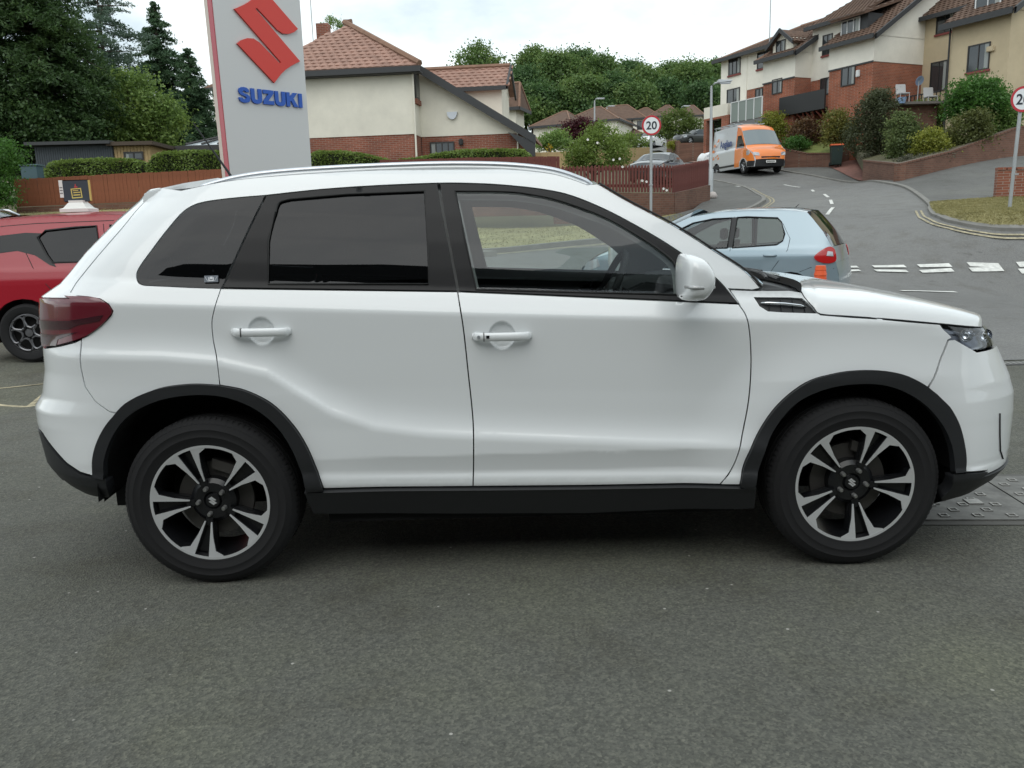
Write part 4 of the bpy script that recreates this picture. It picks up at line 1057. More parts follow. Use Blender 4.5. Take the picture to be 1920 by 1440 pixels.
# ================================================================ the row of tall houses up the hill on the right
_oc = on_y(1628, 300, 46)
RW = Frame((_oc.x, _oc.y), (-.416, .909), (.909, .416))
def T(u, d): return RW.atd(u, 200, d)[0]
def Z(u, v, d): return RW.atd(u, v, d)[1]
def rowwin(par, u0, u1, v0, v1, d, **k):
    uc = (u0+u1)/2; t0 = T(u0, d); t1 = T(u1, d); z1 = Z(uc, v0, d); z0 = Z(uc, v1, d)
    return window(RW, par, t0, t1, z0, z1, d, **k)
def block(par, nm, m, t0, t1, d0, d1, z0, z1, m2=None):
    b = MB(); RW.box(b, t0, t1, d0, d1, z0, z1); return b.build(nm, m, par)
def fascia(par, t0, t1, d, z, h=.22, th=.10):
    b = MB(); RW.box(b, t0, t1, d-th, d, z-h, z); return b.build('fascia', m_fascia, par)
def slope(par, t0, t1, d0, z0, d1, z1, m=None, hipt=0., hipt0=0.):
    """front slope from (d0,z0) up to (d1,z1) and the back slope down again"""
    m = m or m_tileB; m_ = (z1-z0)/(d1-d0)
    r = tiles('roof_tiles', [RW.p(t0, d0, z0), RW.p(t1, d0, z0), RW.p(t1-hipt, d1, z1), RW.p(t0+hipt0, d1, z1)], RW.t, RW.p(0, d1, z1)-RW.p(0, d0, z0), m, par)
    b = MB(); b.add([RW.p(t0, 2*d1-d0, z0), RW.p(t1, 2*d1-d0, z0), RW.p(t1-hipt, d1, z1), RW.p(t0+hipt0, d1, z1)], [(0, 1, 2, 3)])
    if hipt: b.add([RW.p(t1, d0, z0), RW.p(t1, 2*d1-d0, z0), RW.p(t1-hipt, d1, z1)], [(0, 1, 2)])
    if hipt0: b.add([RW.p(t0, d0, z0), RW.p(t0, 2*d1-d0, z0), RW.p(t0+hipt0, d1, z1)], [(0, 1, 2)])
    b.build('back_slope', m, par)
    ridge([RW.p(t0+hipt0, d1, z1+.04), RW.p(t1-hipt, d1, z1+.04)], par, .12)
    if hipt: ridge([RW.p(t1, d0, z0+.03), RW.p(t1-hipt, d1, z1+.03)], par, .10)
    if hipt0: ridge([RW.p(t0, d0, z0+.03), RW.p(t0+hipt0, d1, z1+.03)], par, .10)
    return r
def gable_wall(par, t, d0, z0, d1, z1, zb, m, th=.2, sgn=1):
    """wall on the plane t under a roof rising from d0 to d1 and falling beyond"""
    b = MB(); P = [RW.p(t, d0, zb), RW.p(t, 2*d1-d0, zb), RW.p(t, 2*d1-d0, z0), RW.p(t, d1, z1), RW.p(t, d0, z0)]
    b.prism(P, RW.t*th*sgn); return b.build('gable_wall', m, par)
def verge(par, t, d0, z0, d1, z1, w=.12):
    b = MB(); b.add([RW.p(t+q, d, z) for q in (-w, 0) for d, z in ((d0, z0+.06), (d1, z1+.06), (d1, z1-.22), (d0, z0-.22))], [(0, 1, 2, 3), (4, 7, 6, 5), (0, 4, 5, 1), (3, 2, 6, 7)]); return b.build('verge_board', m_fascia, par)

gC = 3.0
# --- white house over brick, its wing nearest on the corner (C)
def house_C():
    h = thing('terraced_house', 'white rendered house over red brick with a wide dormer, right behind the big dark shrubs', 'house', RW.p(1.5, 4, 4.4), 0)
    h.matrix_world.translation = (0, 0, 0); h.location = (0, 0, 0)
    t1 = T(1552, 0); zb = Z(1628, 117, 0); ze = Z(1636, 66, 0)
    block(h, 'brick_wall', m_brickR, 0, t1, 0, 5.5, gC, zb); block(h, 'rendered_wall', m_whiter, -.03, t1+.03, -.03, 5.5, zb, ze)
    dr, zr = 5.6, ze+3.9
    gable_wall(h, -.03, -.03, ze, dr, zr-.1, ze-.05, m_whiter, .25)
    slope(h, -.35, t1+.35, -.4, ze-.10, dr, zr); fascia(h, -.35, t1+.35, -.42, ze-.02); verge(h, -.36, -.4, ze-.1, dr, zr)
    rowwin(h, 1575, 1601, 125, 161, 0)
    b = MB(); q = RW.atd(1610, 138, 0); RW.box(b, q[0]-.12, q[0]+.12, -.12, 0, q[1]-.18, q[1]+.18); b.build('wall_light', m_wframe, h, bevel=.03)
    b = MB(); RW.box(b, -.034, t1+.034, -.045, -.03, zb-.04, zb+.05); b.build('string_course', m_fascia, h)
    # dormer
    tz = [RW.atd(1577, 66, .55)[0], RW.atd(1612, 60, .55)[0]]
    z0, z1 = Z(1595, 69, .55), Z(1595, 32, .55)
    b = MB(); RW.box(b, tz[1]-.5, tz[0]+.05, .58, 4.0, z0-.3, z1); dm = b.build('dormer', m_fascia, h)
    window(RW, h, tz[1], tz[0], z0, z1-.1, .56, fr=m_wframe, bars=2)
    rr = tiles('roof_tiles', [RW.p(tz[1]-.7, .1, z1-.05), RW.p(tz[0]+.4, .1, z1-.05), RW.p(tz[0]+.4, 3.4, z1+1.0), RW.p(tz[1]-.7, 3.4, z1+1.0)], RW.t, RW.p(0, 3.3, 1.05)-RW.p(0, 0, 0), m_tileB, h)
    return h
house_C()
def house_mid():
    h = thing('terraced_house', 'recessed white house part between two brick wings with a black balcony', 'house')
    t0, t1 = T(1552, 0), T(1488, 0); d = 1.3
    zb = Z(1535, 150, d); ze = Z(1535, 50, d)
    block(h, 'brick_wall', m_brickR, t0, t1, d, 9, gC+.5, zb); block(h, 'rendered_wall', m_whiter, t0, t1, d-.03, 9, zb, ze)
    rowwin(h, 1538, 1556, 66, 104, d-.03, sill=m_redsill); rowwin(h, 1537, 1556, 146, 178, d)
    zr = Z(1548, 14, 5.2)
    slope(h, t0-1.2, t1+.2, d-.45, ze-.05, 5.4, zr+.1, hipt0=0); fascia(h, t0-.6, t1+.2, d-.47, ze+.02)
    zt, z0 = Z(1520, 172, -.25), Z(1520, 208, -.25)
    b = MB(); RW.box(b, t0-.02, t1+.9, -.30, -.18, z0, zt); RW.box(b, t0+.05, t1+.9, -.18, 1.3, z0, z0+.12); b.build('balcony', m_blackm, h)
    b = MB()
    for k in range(4):
        tt = t0+.3+k*.75; b.tube([RW.p(tt, -.1, z0), RW.p(tt+.4, .9, z0-1.3)], .05, 5)
        b.tube([RW.p(tt+.5, -.1, z0), RW.p(tt-.2, .9, z0-1.3)], .05, 5)
    b.build('balcony_strut', mat('rust_red_steel', (.22, .06, .04), .7), h)
    pc = RW.p(t0+1.2, 4.8, zr+.3); b = MB(); b.box(pc.x-.25, pc.x+.25, pc.y-.25, pc.y+.25, zr-.6, zr+.25); b.build('chimney', m_brickR, h)
    return h
house_mid()
def house_B():
    h = thing('terraced_house', 'white house over brick with a small gabled dormer, left of the black balcony', 'house')
    t0, t1 = T(1488, 0), T(1430, 0); zb = Z(1488, 145, 0); ze = Z(1493, 96, 0)
    block(h, 'brick_wall', m_brickR, t0, t1, 0, 5.5, gC+.5, zb); block(h, 'rendered_wall', m_whiter, t0-.03, t1+.03, -.03, 5.5, zb, ze)
    b = MB(); RW.box(b, t0-.034, t1+.034, -.045, -.03, zb-.04, zb+.05); b.build('string_course', m_fascia, h)
    dr, zr = 5.4, ze+3.3
    gable_wall(h, t0-.03, -.03, ze, dr, zr-.1, ze-.05, m_whiter, .25)
    slope(h, t0-.35, t1+.35, -.4, ze-.1, dr, zr, hipt=2.0); fascia(h, t0-.35, t1+.35, -.42, ze-.02); verge(h, t0-.36, -.4, ze-.1, dr, zr)
    rowwin(h, 1447, 1466, 148, 176, 0)
    # gabled dormer
    ta, tb = T(1482, .2), T(1445, .2); z0, z1 = Z(1460, 106, .2), Z(1460, 78, .2); tm = (ta+tb)/2; zp = Z(1462, 60, .2)
    b = MB(); b.prism([RW.p(ta, .25, z0-.2), RW.p(tb, .25, z0-.2), RW.p(tb, .25, z1), RW.p(tm, .25, zp-.1), RW.p(ta, .25, z1)], RW.d*3.5); b.build('dormer', m_cream, h)
    window(RW, h, T(1468, .2), T(1451, .2), z0+.05, z1+.05, .25, bars=1, fr=m_frame)
    for tt, z_ in ((ta-.3, z1-.25), (tb+.3, z1-.25)):
        tiles('roof_tiles', [RW.p(tt, -.05, z_), RW.p(tt, 4.2, z_), RW.p(tm, 4.2, zp+.08), RW.p(tm, -.05, zp+.08)], RW.d, RW.p(tm, 0, zp)-RW.p(tt, 0, z_), m_tileB, h)
        b = MB(); b.add([RW.p(tt, -.1, z_+.05), RW.p(tm, -.1, zp+.15), RW.p(tm, -.1, zp-.1), RW.p(tt, -.1, z_-.18), RW.p(tt, -.0, z_+.05), RW.p(tm, -.0, zp+.15), RW.p(tm, -.0, zp-.1), RW.p(tt, -.0, z_-.18)], [(0, 1, 2, 3), (4, 7, 6, 5), (0, 4, 5, 1), (3, 2, 6, 7)]); b.build('verge_board', m_fascia, h)
    return h
house_B()
def house_A():
    h = thing('terraced_house', 'white house at the far end of the row with a glass-fronted balcony', 'house')
    d = .8; t0, t1 = T(1430, 0), T(1352, d); zb = Z(1415, 166, d)
    ze = Z(1405, 98, d); tm = T(1400, d)
    block(h, 'brick_wall', m_brickR, t0, tm, d, 9, gC+1, zb); block(h, 'rendered_wall', m_whiter, t0, tm, d-.03, 9, zb, ze)
    z2 = Z(1375, 228, d); block(h, 'rendered_wall', m_whiter, tm, t1, d-.06, 9, z2, ze-.1); block(h, 'brick_wall', m_brickR, tm, t1, d, 9, gC+1, z2)
    rowwin(h, 1365, 1387, 110, 140, d-.06, sill=m_redsill, bars=2); rowwin(h, 1363, 1387, 166, 208, d-.06, bars=1); rowwin(h, 1418, 1444, 97, 128, d-.03, sill=m_redsill); rowwin(h, 1416, 1430, 166, 212, d)
    zr = Z(1430, 73, 5.0)
    slope(h, t0-.6, t1+.4, d-.45, ze-.1, 5.0, zr, hipt=3.2); fascia(h, t0-.6, t1+.4, d-.47, ze)
    # glass balcony
    za, zt = Z(1400, 226, -1.4), Z(1400, 186, -1.4); ta, tb = T(1429, -1.4), T(1371, -1.4)
    b = MB(); RW.box(b, ta, tb, -1.4, d, za-.25, za); bal = b.build('balcony', mat('balcony_deck', (.16, .16, .16), .8), h)
    b = MB(); RW.box(b, ta, tb, -1.40, -1.38, za+.05, zt-.05); RW.box(b, tb-.02, tb, -1.38, d, za+.05, zt-.05); b.build('glass_balustrade', mat('frosted_balustrade', (.20, .235, .215), .35), bal)
    b = MB(); RW.box(b, ta, tb, -1.43, -1.37, zt-.05, zt)
    for k in range(5):
        x = ta+(tb-ta)*k/4; RW.box(b, x-.03, x+.03, -1.43, -1.37, za, zt)
    b.build('handrail', m_wframe, bal)
    # cream-walled terrace over the garage arch
    tc, td = T(1367, -1.2), T(1320, -1.2); zc, zd, ze_ = Z(1345, 190, -1.2), Z(1345, 219, -1.2), gC+1
    block(h, 'terrace_wall', m_cream, tc+.15, td, -1.2, d, zd, zc-.25)
    b = MB(); a0, a1 = T(1353, -1.2), T(1325, -1.2); am = Z(1340, 224, -1.2)
    arc_ = [RW.p((a0+a1)/2+(a1-a0)/2*math.cos(q), -1.2, am-.5+.5*math.sin(q)) for q in np.linspace(0, math.pi, 9)]
    RW.box(b, tc, a0, -1.2, d, ze_, zd); RW.box(b, a1, td, -1.2, d, ze_, zd); RW.box(b, a0, a1, -1.2, d, am, zd)
    b.build('garage_wall', m_brickR, h)
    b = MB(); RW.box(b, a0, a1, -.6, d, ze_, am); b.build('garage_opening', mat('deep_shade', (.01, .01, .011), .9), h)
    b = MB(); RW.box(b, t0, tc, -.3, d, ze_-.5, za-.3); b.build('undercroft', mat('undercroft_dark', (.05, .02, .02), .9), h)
    b = MB(); p_ = on_y(1443, 72, RW.p(8, 4, 0).y); b.tube([Vector((p_.x, p_.y, p_.z-1)), Vector((p_.x, p_.y, p_.z+4.5))], .03, 5); b.build('radio_mast', m_metalg, h)
    return h
house_A()
def house_DE():
    h = thing('terraced_house', 'recessed beige house beside the white gable with a tall dark glazed door', 'house')
    t0, t1 = T(1883, 0), T(1775, 0); d = 3.7; ze = Z(1745, 32, d)
    block(h, 'rendered_wall', m_beige, t1-.2, -.0, d, 9, gC, ze)
    rowwin(h, 1746, 1778, 22, 64, d, sill=m_redsill, bars=1); rowwin(h, 1741, 1772, 116, 172, d, bars=1)
    slope(h, t1-1, .2, d-.45, ze-.05, 7, ze+2.6); fascia(h, t1-1, .2, d-.47, ze)
    b = MB(); q = RW.p(-1.0, 1.5, 0)
    RW.box(b, -2.9, .0, 1.6, 3.7, Z(1745, 192, 1.6)-.15, Z(1745, 192, 1.6)); b.build('terrace', mat('terrace_deck', (.12, .11, .10), .8), h)
    b = MB()
    for k in range(14): RW.box(b, -2.9+k*.22, -2.86+k*.22, 1.6, 1.64, Z(1745, 192, 1.6), Z(1745, 175, 1.6))
    RW.box(b, -2.9, .05, 1.58, 1.66, Z(1745, 175, 1.6), Z(1745, 175, 1.6)+.06); o = b.build('railing', m_blackm, h); o['kind'] = 'stuff'
    h = thing('terraced_house', 'beige rendered house nearest on the right with a sliding window over a red sill', 'house')
    ze = Z(1890, 18, 0); zb = Z(1800, 345, 0)
    block(h, 'rendered_wall', m_beige, t0, t1, 0, 7.5, zb, ze)
    rowwin(h, 1808, 1849, 84, 134, 0, sill=m_redsill, bars=1)
    gable_wall(h, t0-.0, 0, ze, 5.6, ze+3.6, ze-.05, m_beige, .25)
    slope(h, t0-.35, t1+.35, -.4, ze-.1, 5.6, ze+3.7); fascia(h, t0-.35, t1+.35, -.42, ze-.02, .28); verge(h, t0-.36, -.4, ze-.1, 5.6, ze+3.7)
    b = MB(); q = RW.atd(1859, 92, 0); RW.box(b, q[0]-.18, q[0]+.18, -.14, 0, q[1]-.12, q[1]+.12); b.build('wall_vent', m_beige, h, bevel=.03)
    z0, z1 = Z(1838, 22, .6), Z(1838, -18, .6)
    b = MB(); RW.box(b, T(1868, .6), T(1812, .6), .62, 3.5, z0-.3, z1); b.build('dormer', m_fascia, h)
    window(RW, h, T(1862, .6), T(1815, .6), z0, z1-.1, .6, fr=m_wframe, bars=1)
    b = MB(); b.add([RW.p(t1+.05, -.06, ze), RW.p(t1+.05, -.06, zb)], []); b.tube([RW.p(t1+.03, -.07, zb), RW.p(t1+.03, -.07, ze)], .045, 6); b.build('drainpipe', m_blackm, h)
house_DE()

# ================================================================ the cream house on the left
_o1 = on_y(777, 250, 35)
H1 = Frame((_o1.x, _o1.y), (.9925, -.122), (.122, .9925))
def house_left():
    h = thing('detached_house', 'large cream house with red pantile hip roof and brick base behind the hedge', 'house')
    F = H1; z = lambda u, v, d=0: F.atd(u, v, d)[1]; t = lambda u, d=0, v=200: F.atd(u, v, d)[0]
    ze = z(777, 124); zb = z(777, 251); z0 = 2.6; tl = -6.4; d2 = 1.3
    b = MB(); F.box(b, tl, 0, 0, 8, zb, ze); b.build('rendered_wall', m_cream, h)
    b = MB(); F.box(b, tl+.03, -.03, .03, 8, z0, zb); b.build('brick_wall', m_brickH, h)
    # lower wing under the long slope
    tr = t(975, d2, 250); te, ze2 = F.atd(1004, 268, d2); zv, = (F.atd(800, 137, d2)[1],)
    zr_ = F.atd(975, 252, d2)[1]
    sl = (zv-F.atd(975, 243, d2)[1])/(tr-t(800, d2, 137))
    zat = lambda tt: zv-.12-sl*(tt-t(800, d2, 137))
    b = MB(); b.prism([F.p(0, d2, zb), F.p(tr, d2, zb), F.p(tr, d2, zat(tr)), F.p(0, d2, zat(0))], F.d*6); b.build('rendered_wall', m_cream, h)
    b = MB(); F.box(b, 0, tr-.03, d2+.03, 7.2, z0, zb); b.build('brick_wall', m_brickH, h)
    # big hip roof: front slope, long right slope
    pk = F.atd(646, 44, 3.6); zp = pk[1]; tp = pk[0]
    e = .45; zf = ze-.06
    tc = e
    tiles('roof_tiles', [F.p(tl-e, -e, zf), F.p(tc, -e, zf), F.p(tp, 3.6, zp), F.p(tl+3.0, 3.6, zp)], F.t, F.p(0, 3.6, zp)-F.p(0, -e, zf), m_tileR, h, tw=.31, th=.32)
    ridge([F.p(tl+3.0, 3.6, zp+.05), F.p(tp, 3.6, zp+.05), F.p(tc, -e, zf+.08)], h, .13, m_ridge)
    b = MB(); F.box(b, tl-e, tc, -e-.06, -e+.05, zf-.22, zf-.01); b.build('fascia', m_fascia, h)
    b = MB(); F.box(b, tl-e, tc, -e+.05, 0, zf-.24, zf-.20); b.build('soffit', m_fascia, h)
    # right-hand slope (seen on edge)
    z_e = zat(te)+.1
    P = [F.p(tc, -e, zf), F.p(te, d2-e, z_e), F.p(te, 7.5, z_e), F.p(tp, 7.5, zp), F.p(tp, 3.6, zp)]
    P = [F.p(tc-.1, d2-e, zat(tc-.1)+.14), F.p(te, d2-e, z_e), F.p(te, 5.0, z_e), F.p(tp, 5.0, zp), F.p(tp, 3.6, zp)]
    b = MB(); n = len(P); b.add(P+[p+Vector((0, 0, .12)) for p in P], [tuple(range(n)), tuple(range(n, 2*n))]+[(i, (i+1) % n, n+(i+1) % n, n+i) for i in range(n)]); b.build('roof', m_tileR, h)
    b = MB(); b.prism([F.p(0.0, d2-e-.03, zat(0)+.26), F.p(te+.05, d2-e-.03, z_e+.12), F.p(te+.05, d2-e-.03, z_e-.22), F.p(0.0, d2-e-.03, zat(0)-.10)], F.d*.12); b.build('verge_board', m_fascia, h)
    # timber bracket under the eave at the right
    b = MB(); b.prism([F.p(te-1.1, d2-e, z_e+.3), F.p(te, d2-e, z_e-.1), F.p(te, d2-e, z_e-.7), F.p(te-.12, d2-e, z_e-.7)], F.d*.3); b.build('eave_bracket', m_fascia, h)
    # narrow window in the return wall
    dd0, zz1 = F.att(785, 141, 0); dd1, zz0 = F.att(797, 197, 0)
    dd0 = .35; dd1 = 1.1
    b = MB(); F.box(b, .004, .06, dd0, dd1, zz0, zz1); w = b.build('window', m_frame, h); b = MB(); F.box(b, .061, .066, dd0+.08, dd1-.08, zz0+.08, zz1-.08); b.build('pane', m_pane, w); b = MB(); F.box(b, .004, .10, dd0-.05, dd1+.05, zz0-.2, zz0-.003); b.build('sill', m_brickH, w)
    # dark glazed porch window low in the wing
    window(F, h, t(806, d2, 270), t(852, d2, 270), z(830, 292, d2), z(830, 266, d2), d2, bars=3)
    b = MB(); q = F.atd(848, 208, d2)
    b.add([F.p(q[0]+.22*math.cos(a), d2-.12, q[1]-.05+.30*math.sin(a)) for a in np.linspace(math.pi, 2*math.pi, 9)]+[F.p(q[0]+.22*math.cos(a), d2, q[1]-.05+.30*math.sin(a)) for a in np.linspace(math.pi, 2*math.pi, 9)], [tuple(range(9)), tuple(range(9, 18))]+[(i, (i+1) % 9, 9+(i+1) % 9, 9+i) for i in range(9)]); b.build('alarm_box', mat('alarm_white', (.6, .64, .7), .5), h)
    b = MB(); q = F.atd(865, 266, d2); F.box(b, q[0]-.09, q[0]+.09, d2-.2, d2, q[1]-.15, q[1]+.12); b.build('wall_lamp', m_blackm, h, bevel=.04)
    # dormer with its own gabled roof on the right slope
    dA, dB = 4.6, 7.5
    ta, za = F.atd(878, 165, dA); tb, zb2 = F.atd(940, 163, dA)
    zt = (za+zb2)/2
    b = MB(); F.box(b, ta-2.5, tb, dA, dB, zt-2.2, zt); dm = b.build('dormer', m_cream, h)
    t2, z2 = F.atd(945, 124, dA+1.3)
    tiles('roof_tiles', [F.p(ta-3.2, dA-.3, zt-.02), F.p(tb+.25, dA-.3, zt-.02), F.p(tb+.25, dA+1.5, z2), F.p(ta-3.2, dA+1.5, z2)], F.t, F.p(0, 1.8, z2-zt)-F.p(0, 0, 0), m_tileR, h, tw=.31, th=.32)
    ridge([F.p(ta-3.2, dA+1.5, z2+.05), F.p(tb+.25, dA+1.5, z2+.05)], h, .12)
    b = MB(); b.add([F.p(ta-3.2, dA+3.3, zt), F.p(tb+.25, dA+3.3, zt), F.p(tb+.25, dA+1.5, z2), F.p(ta-3.2, dA+1.5, z2)], [(0, 1, 2, 3)]); b.build('back_slope', m_tileR, h)
    b = MB(); b.prism([F.p(tb, dA, zt-.02), F.p(tb, dA+1.5, z2-.05), F.p(tb, dA+3.2, zt-.02)], F.t*-.2); b.build('gable_wall', m_cream, h)
    b = MB(); b.add([F.p(tb+q_, d_, z_) for q_ in (.25, .33) for d_, z_ in ((dA-.32, zt+.06), (dA+1.5, z2+.10), (dA+3.3, zt+.06), (dA+3.3, zt-.16), (dA+1.5, z2-.14), (dA-.32, zt-.16))], [(0, 1, 4, 5), (1, 2, 3, 4), (6, 11, 10, 7), (7, 10, 9, 8), (0, 6, 7, 1), (1, 7, 8, 2), (5, 4, 10, 11), (4, 3, 9, 10)]); b.build('verge_board', m_fascia, h)
    b = MB(); F.box(b, ta-3.2, tb+.25, dA-.38, dA-.30, zt-.18, zt+.0); b.build('fascia', m_fascia, h)
    # chimney and aerial mast
    c = F.p(F.atd(606, 50, 5)[0], 5, 0); zc = F.atd(606, 46, 5)[1]
    b = MB(); b.box(c.x-.28, c.x+.28, c.y-.28, c.y+.28, zc-1.2, zc); b.build('chimney', m_brickH, h)
    c = F.p(F.atd(586, 60, 4)[0], 4, 0); zc = F.atd(586, 62, 4)[1]
    b = MB(); b.tube([Vector((c.x, c.y, zc-.6)), Vector((c.x, c.y, zc+2.2))], .02, 5); b.tube([Vector((c.x-.4, c.y, zc+1.75)), Vector((c.x+.3, c.y, zc+1.9))], .012, 4); b.build('aerial', m_metalg, h)
    b = MB(); b.tube([F.p(.06, -.08, z0), F.p(.06, -.08, ze-.2)], .04, 6); b.tube([F.p(tr-.1, d2-.06, z0), F.p(tr-.1, d2-.06, zb)], .04, 6); 
    b.build('drainpipe', m_cream, h)
    return h
house_left()

# ---------------------------------------------------------------- smaller hip-roofed houses on the slope beyond
def hip_house(u0, u1, vr, ve, vb, y, label, ur=None, rot=-.35, name='hip_roofed_house', wins=(), wall=None, depth=9):
    c = on_y((u0+u1)/2, ve, y); s_ = FPX/y; w = (u1-u0)/s_*.92
    ze = c.z; zr = on_y((u0+u1)/2, vr, y+2).z; zb = on_y((u0+u1)/2, vb, y).z
    F = Frame((c.x, c.y), (math.cos(rot), math.sin(rot)), (-math.sin(rot), math.cos(rot)))
    h = thing(name, label, 'house', (c.x, c.y, min(zb, ze-2.2)))
    iv = Vector((-c.x, -c.y, -min(zb, ze-2.2)))
    def lk(o): o.location = iv; return o
    hw = w/2
    b = MB(); F.box(b, -hw+.4, hw-.4, .4, depth-.4, min(zb, ze-2.2)-2, ze); lk(b.build('wall', wall or m_cream, h))
    P = [F.p(-hw, 0, ze-.05), F.p(hw, 0, ze-.05), F.p(hw, depth, ze-.05), F.p(-hw, depth, ze-.05)]
    rl = max(.3, hw-depth/2*.8); R = [F.p(-rl, depth/2, zr), F.p(rl, depth/2, zr)]
    b = MB(); b.add(P+R, [(0, 1, 5, 4), (1, 2, 5), (2, 3, 4, 5), (3, 0, 4), (3, 2, 1, 0)]); r = lk(b.build('roof', m_tileB, h))
    b = MB()
    for p, q in ((P[0], R[0]), (P[1], R[1]), (P[2], R[1]), (P[3], R[0]), (R[0], R[1])): b.tube([p, q], .09, 5)
    o = b.build('ridge_tiles', m_ridge, h); lk(o); o['kind'] = 'stuff'
    b = MB(); F.box(b, -hw, hw, -.08, .0, ze-.25, ze-.02); F.box(b, hw, hw+.08, 0, depth, ze-.25, ze-.02); lk(b.build('fascia', m_fascia, h))
    for (a, c_, z0, z1) in wins:
        wn = window(F, h, -hw+w*a, -hw+w*c_, ze-z0, ze-z1, .4, bars=1, curtain=False); lk(wn)
    return h
hip_house(985, 1075, 205, 234, 258, 92, 'brown hip roofed bungalow nearest the cream house, cream walls above the shrubs', rot=-.45, wins=((.62, .72, 2.0, .5), (.80, .92, 2.1, .4)))
hip_house(1040, 1165, 197, 226, 252, 108, 'broad brown roofed house behind the maroon tree', rot=-.4, wins=((.3, .4, 1.6, .5),))
hip_house(1078, 1215, 194, 224, 254, 122, 'wide brown hip roofed house with windowed cream upstairs wall between two thin lamps', rot=-.35, wins=((.40, .42, 2.0, .1), (.58, .68, 1.6, .4), (.78, .80, 2.0, .1), (.86, .95, 1.6, .4)))
hip_house(1140, 1208, 239, 252, 262, 112, 'low brown roofed garage block in front of the wide hip roofed house', rot=-.3, depth=6)
hip_house(1162, 1240, 199, 219, 250, 140, 'brown hip roofed house just behind the left speed limit sign', rot=-.35)
hip_house(1212, 1278, 194, 216, 250, 135, 'brown pyramid roofed house between the speed limit sign and the yellow green bush', rot=-.3, wins=((.4, .6, 1.6, .5),))
hip_house(1262, 1322, 194, 216, 250, 130, 'brown pyramid roofed house above the yellow green bush, farthest right of the bungalows', rot=-.3)
hip_house(940, 975, 158, 200, 245, 62, 'small brown roofed cream house end peeping out right of the cream house dormer', rot=-.3, depth=3)
hip_house(376, 470, 120, 162, 200, 62, 'brown roofed house half hidden behind the conifers left of the pylon', rot=-.2)

# ---------------------------------------------------------------- shed, garden room, conservatory roof
def sheds():
    F = Frame((on_y(65, 300, 31).x, 31), (1, .03), (-.03, 1))
    z = lambda u, v: F.atd(u, v, 0)[1]; t = lambda u, v=290: F.atd(u, v, 0)[0]
    h = thing('garden_shed', 'long dark slatted garden shed with flat roof behind the left hedge', 'shed')
    m_sl = mat('blue_grey_cladding', (.045, .055, .065), .7, var=(2, .15, 4))
    b = MB(); F.box(b, t(66), t(212), .02, 3, 1.9, z(140, 273)); bd = b.build('wall', m_sl, h)
    n = 34; me = None
    w = (t(212)-t(66))/n; b = MB(); F.box(b, 0, w*.82, -.0, .02, z(140, 320), z(140, 275)); me = b.mesh('slat', m_sl)
    for k in range(n):
        link('slat', me, h, (F.t*(t(66)+w*k)))
    b = MB(); F.box(b, t(55), t(214), -.3, 3.2, z(140, 272), z(140, 266)); b.build('flat_roof', m_fascia, h)
    h = thing('garden_room', 'pale timber clad garden room with one small window beside the dark shed', 'shed')
    b = MB(); F.box(b, t(213), t(280), .1, 3, 1.9, z(245, 273)); b.build('wall', m_wood, h)
    b = MB()
    F.box(b, 0, .10, .075, .1, z(245, 310), z(245, 273)); me = b.mesh('board', m_wood)
    for k in range(int((t(280)-t(213))/.12)): link('board', me, h, F.t*(t(213)+k*.12))
    b = MB(); F.box(b, t(205), t(292), -.2, 3.2, z(245, 273), z(245, 266)); b.build('flat_roof', mat('brown_fascia', (.07, .05, .035), .8), h)
    window(F, h, t(231), t(268), z(250, 300), z(250, 284), .07, curtain=True)
    h = thing('conservatory', 'low conservatory with glazed lantern roof behind the hedge left of the pylon', 'conservatory')
    F = Frame((on_y(330, 280, 33).x, 33), (1, 0), (0, 1)); z = lambda u, v: F.atd(u, v, 0)[1]; t = lambda u, v=270: F.atd(u, v, 0)[0]
    b = MB(); F.box(b, t(338), t(470), .2, 4, 1.8, z(380, 282)); b.build('wall', m_fascia, h)
    b = MB(); F.box(b, t(328), t(475), 0, 4.2, z(380, 282), z(380, 272)); b.build('fascia', m_frame, h)
    za, zb = z(380, 271), z(410, 246)
    m_cg = mat('conservatory_glass', (.42, .47, .50), .15, spec=1)
    x0, x1, xt0, xt1 = t(346), t(468), t(403, 248), t(440)
    for k in range(4):
        f0, f1 = k/4, (k+1)/4
        b = MB(); P = [F.p(x0+(x1-x0)*f0, .1, za), F.p(x0+(x1-x0)*f1, .1, za), F.p(xt0+(xt1-xt0)*f1, 1.6, zb), F.p(xt0+(xt1-xt0)*f0, 1.6, zb)]; b.quadbox(P, (0, 0, -.03)); b.build('roof_pane', m_cg, h)
        b = MB(); b.tube([P[0]+Vector((0, 0, .03)), P[3]+Vector((0, 0, .03))], .045, 4); b.build('glazing_bar', m_frame, h)
sheds()

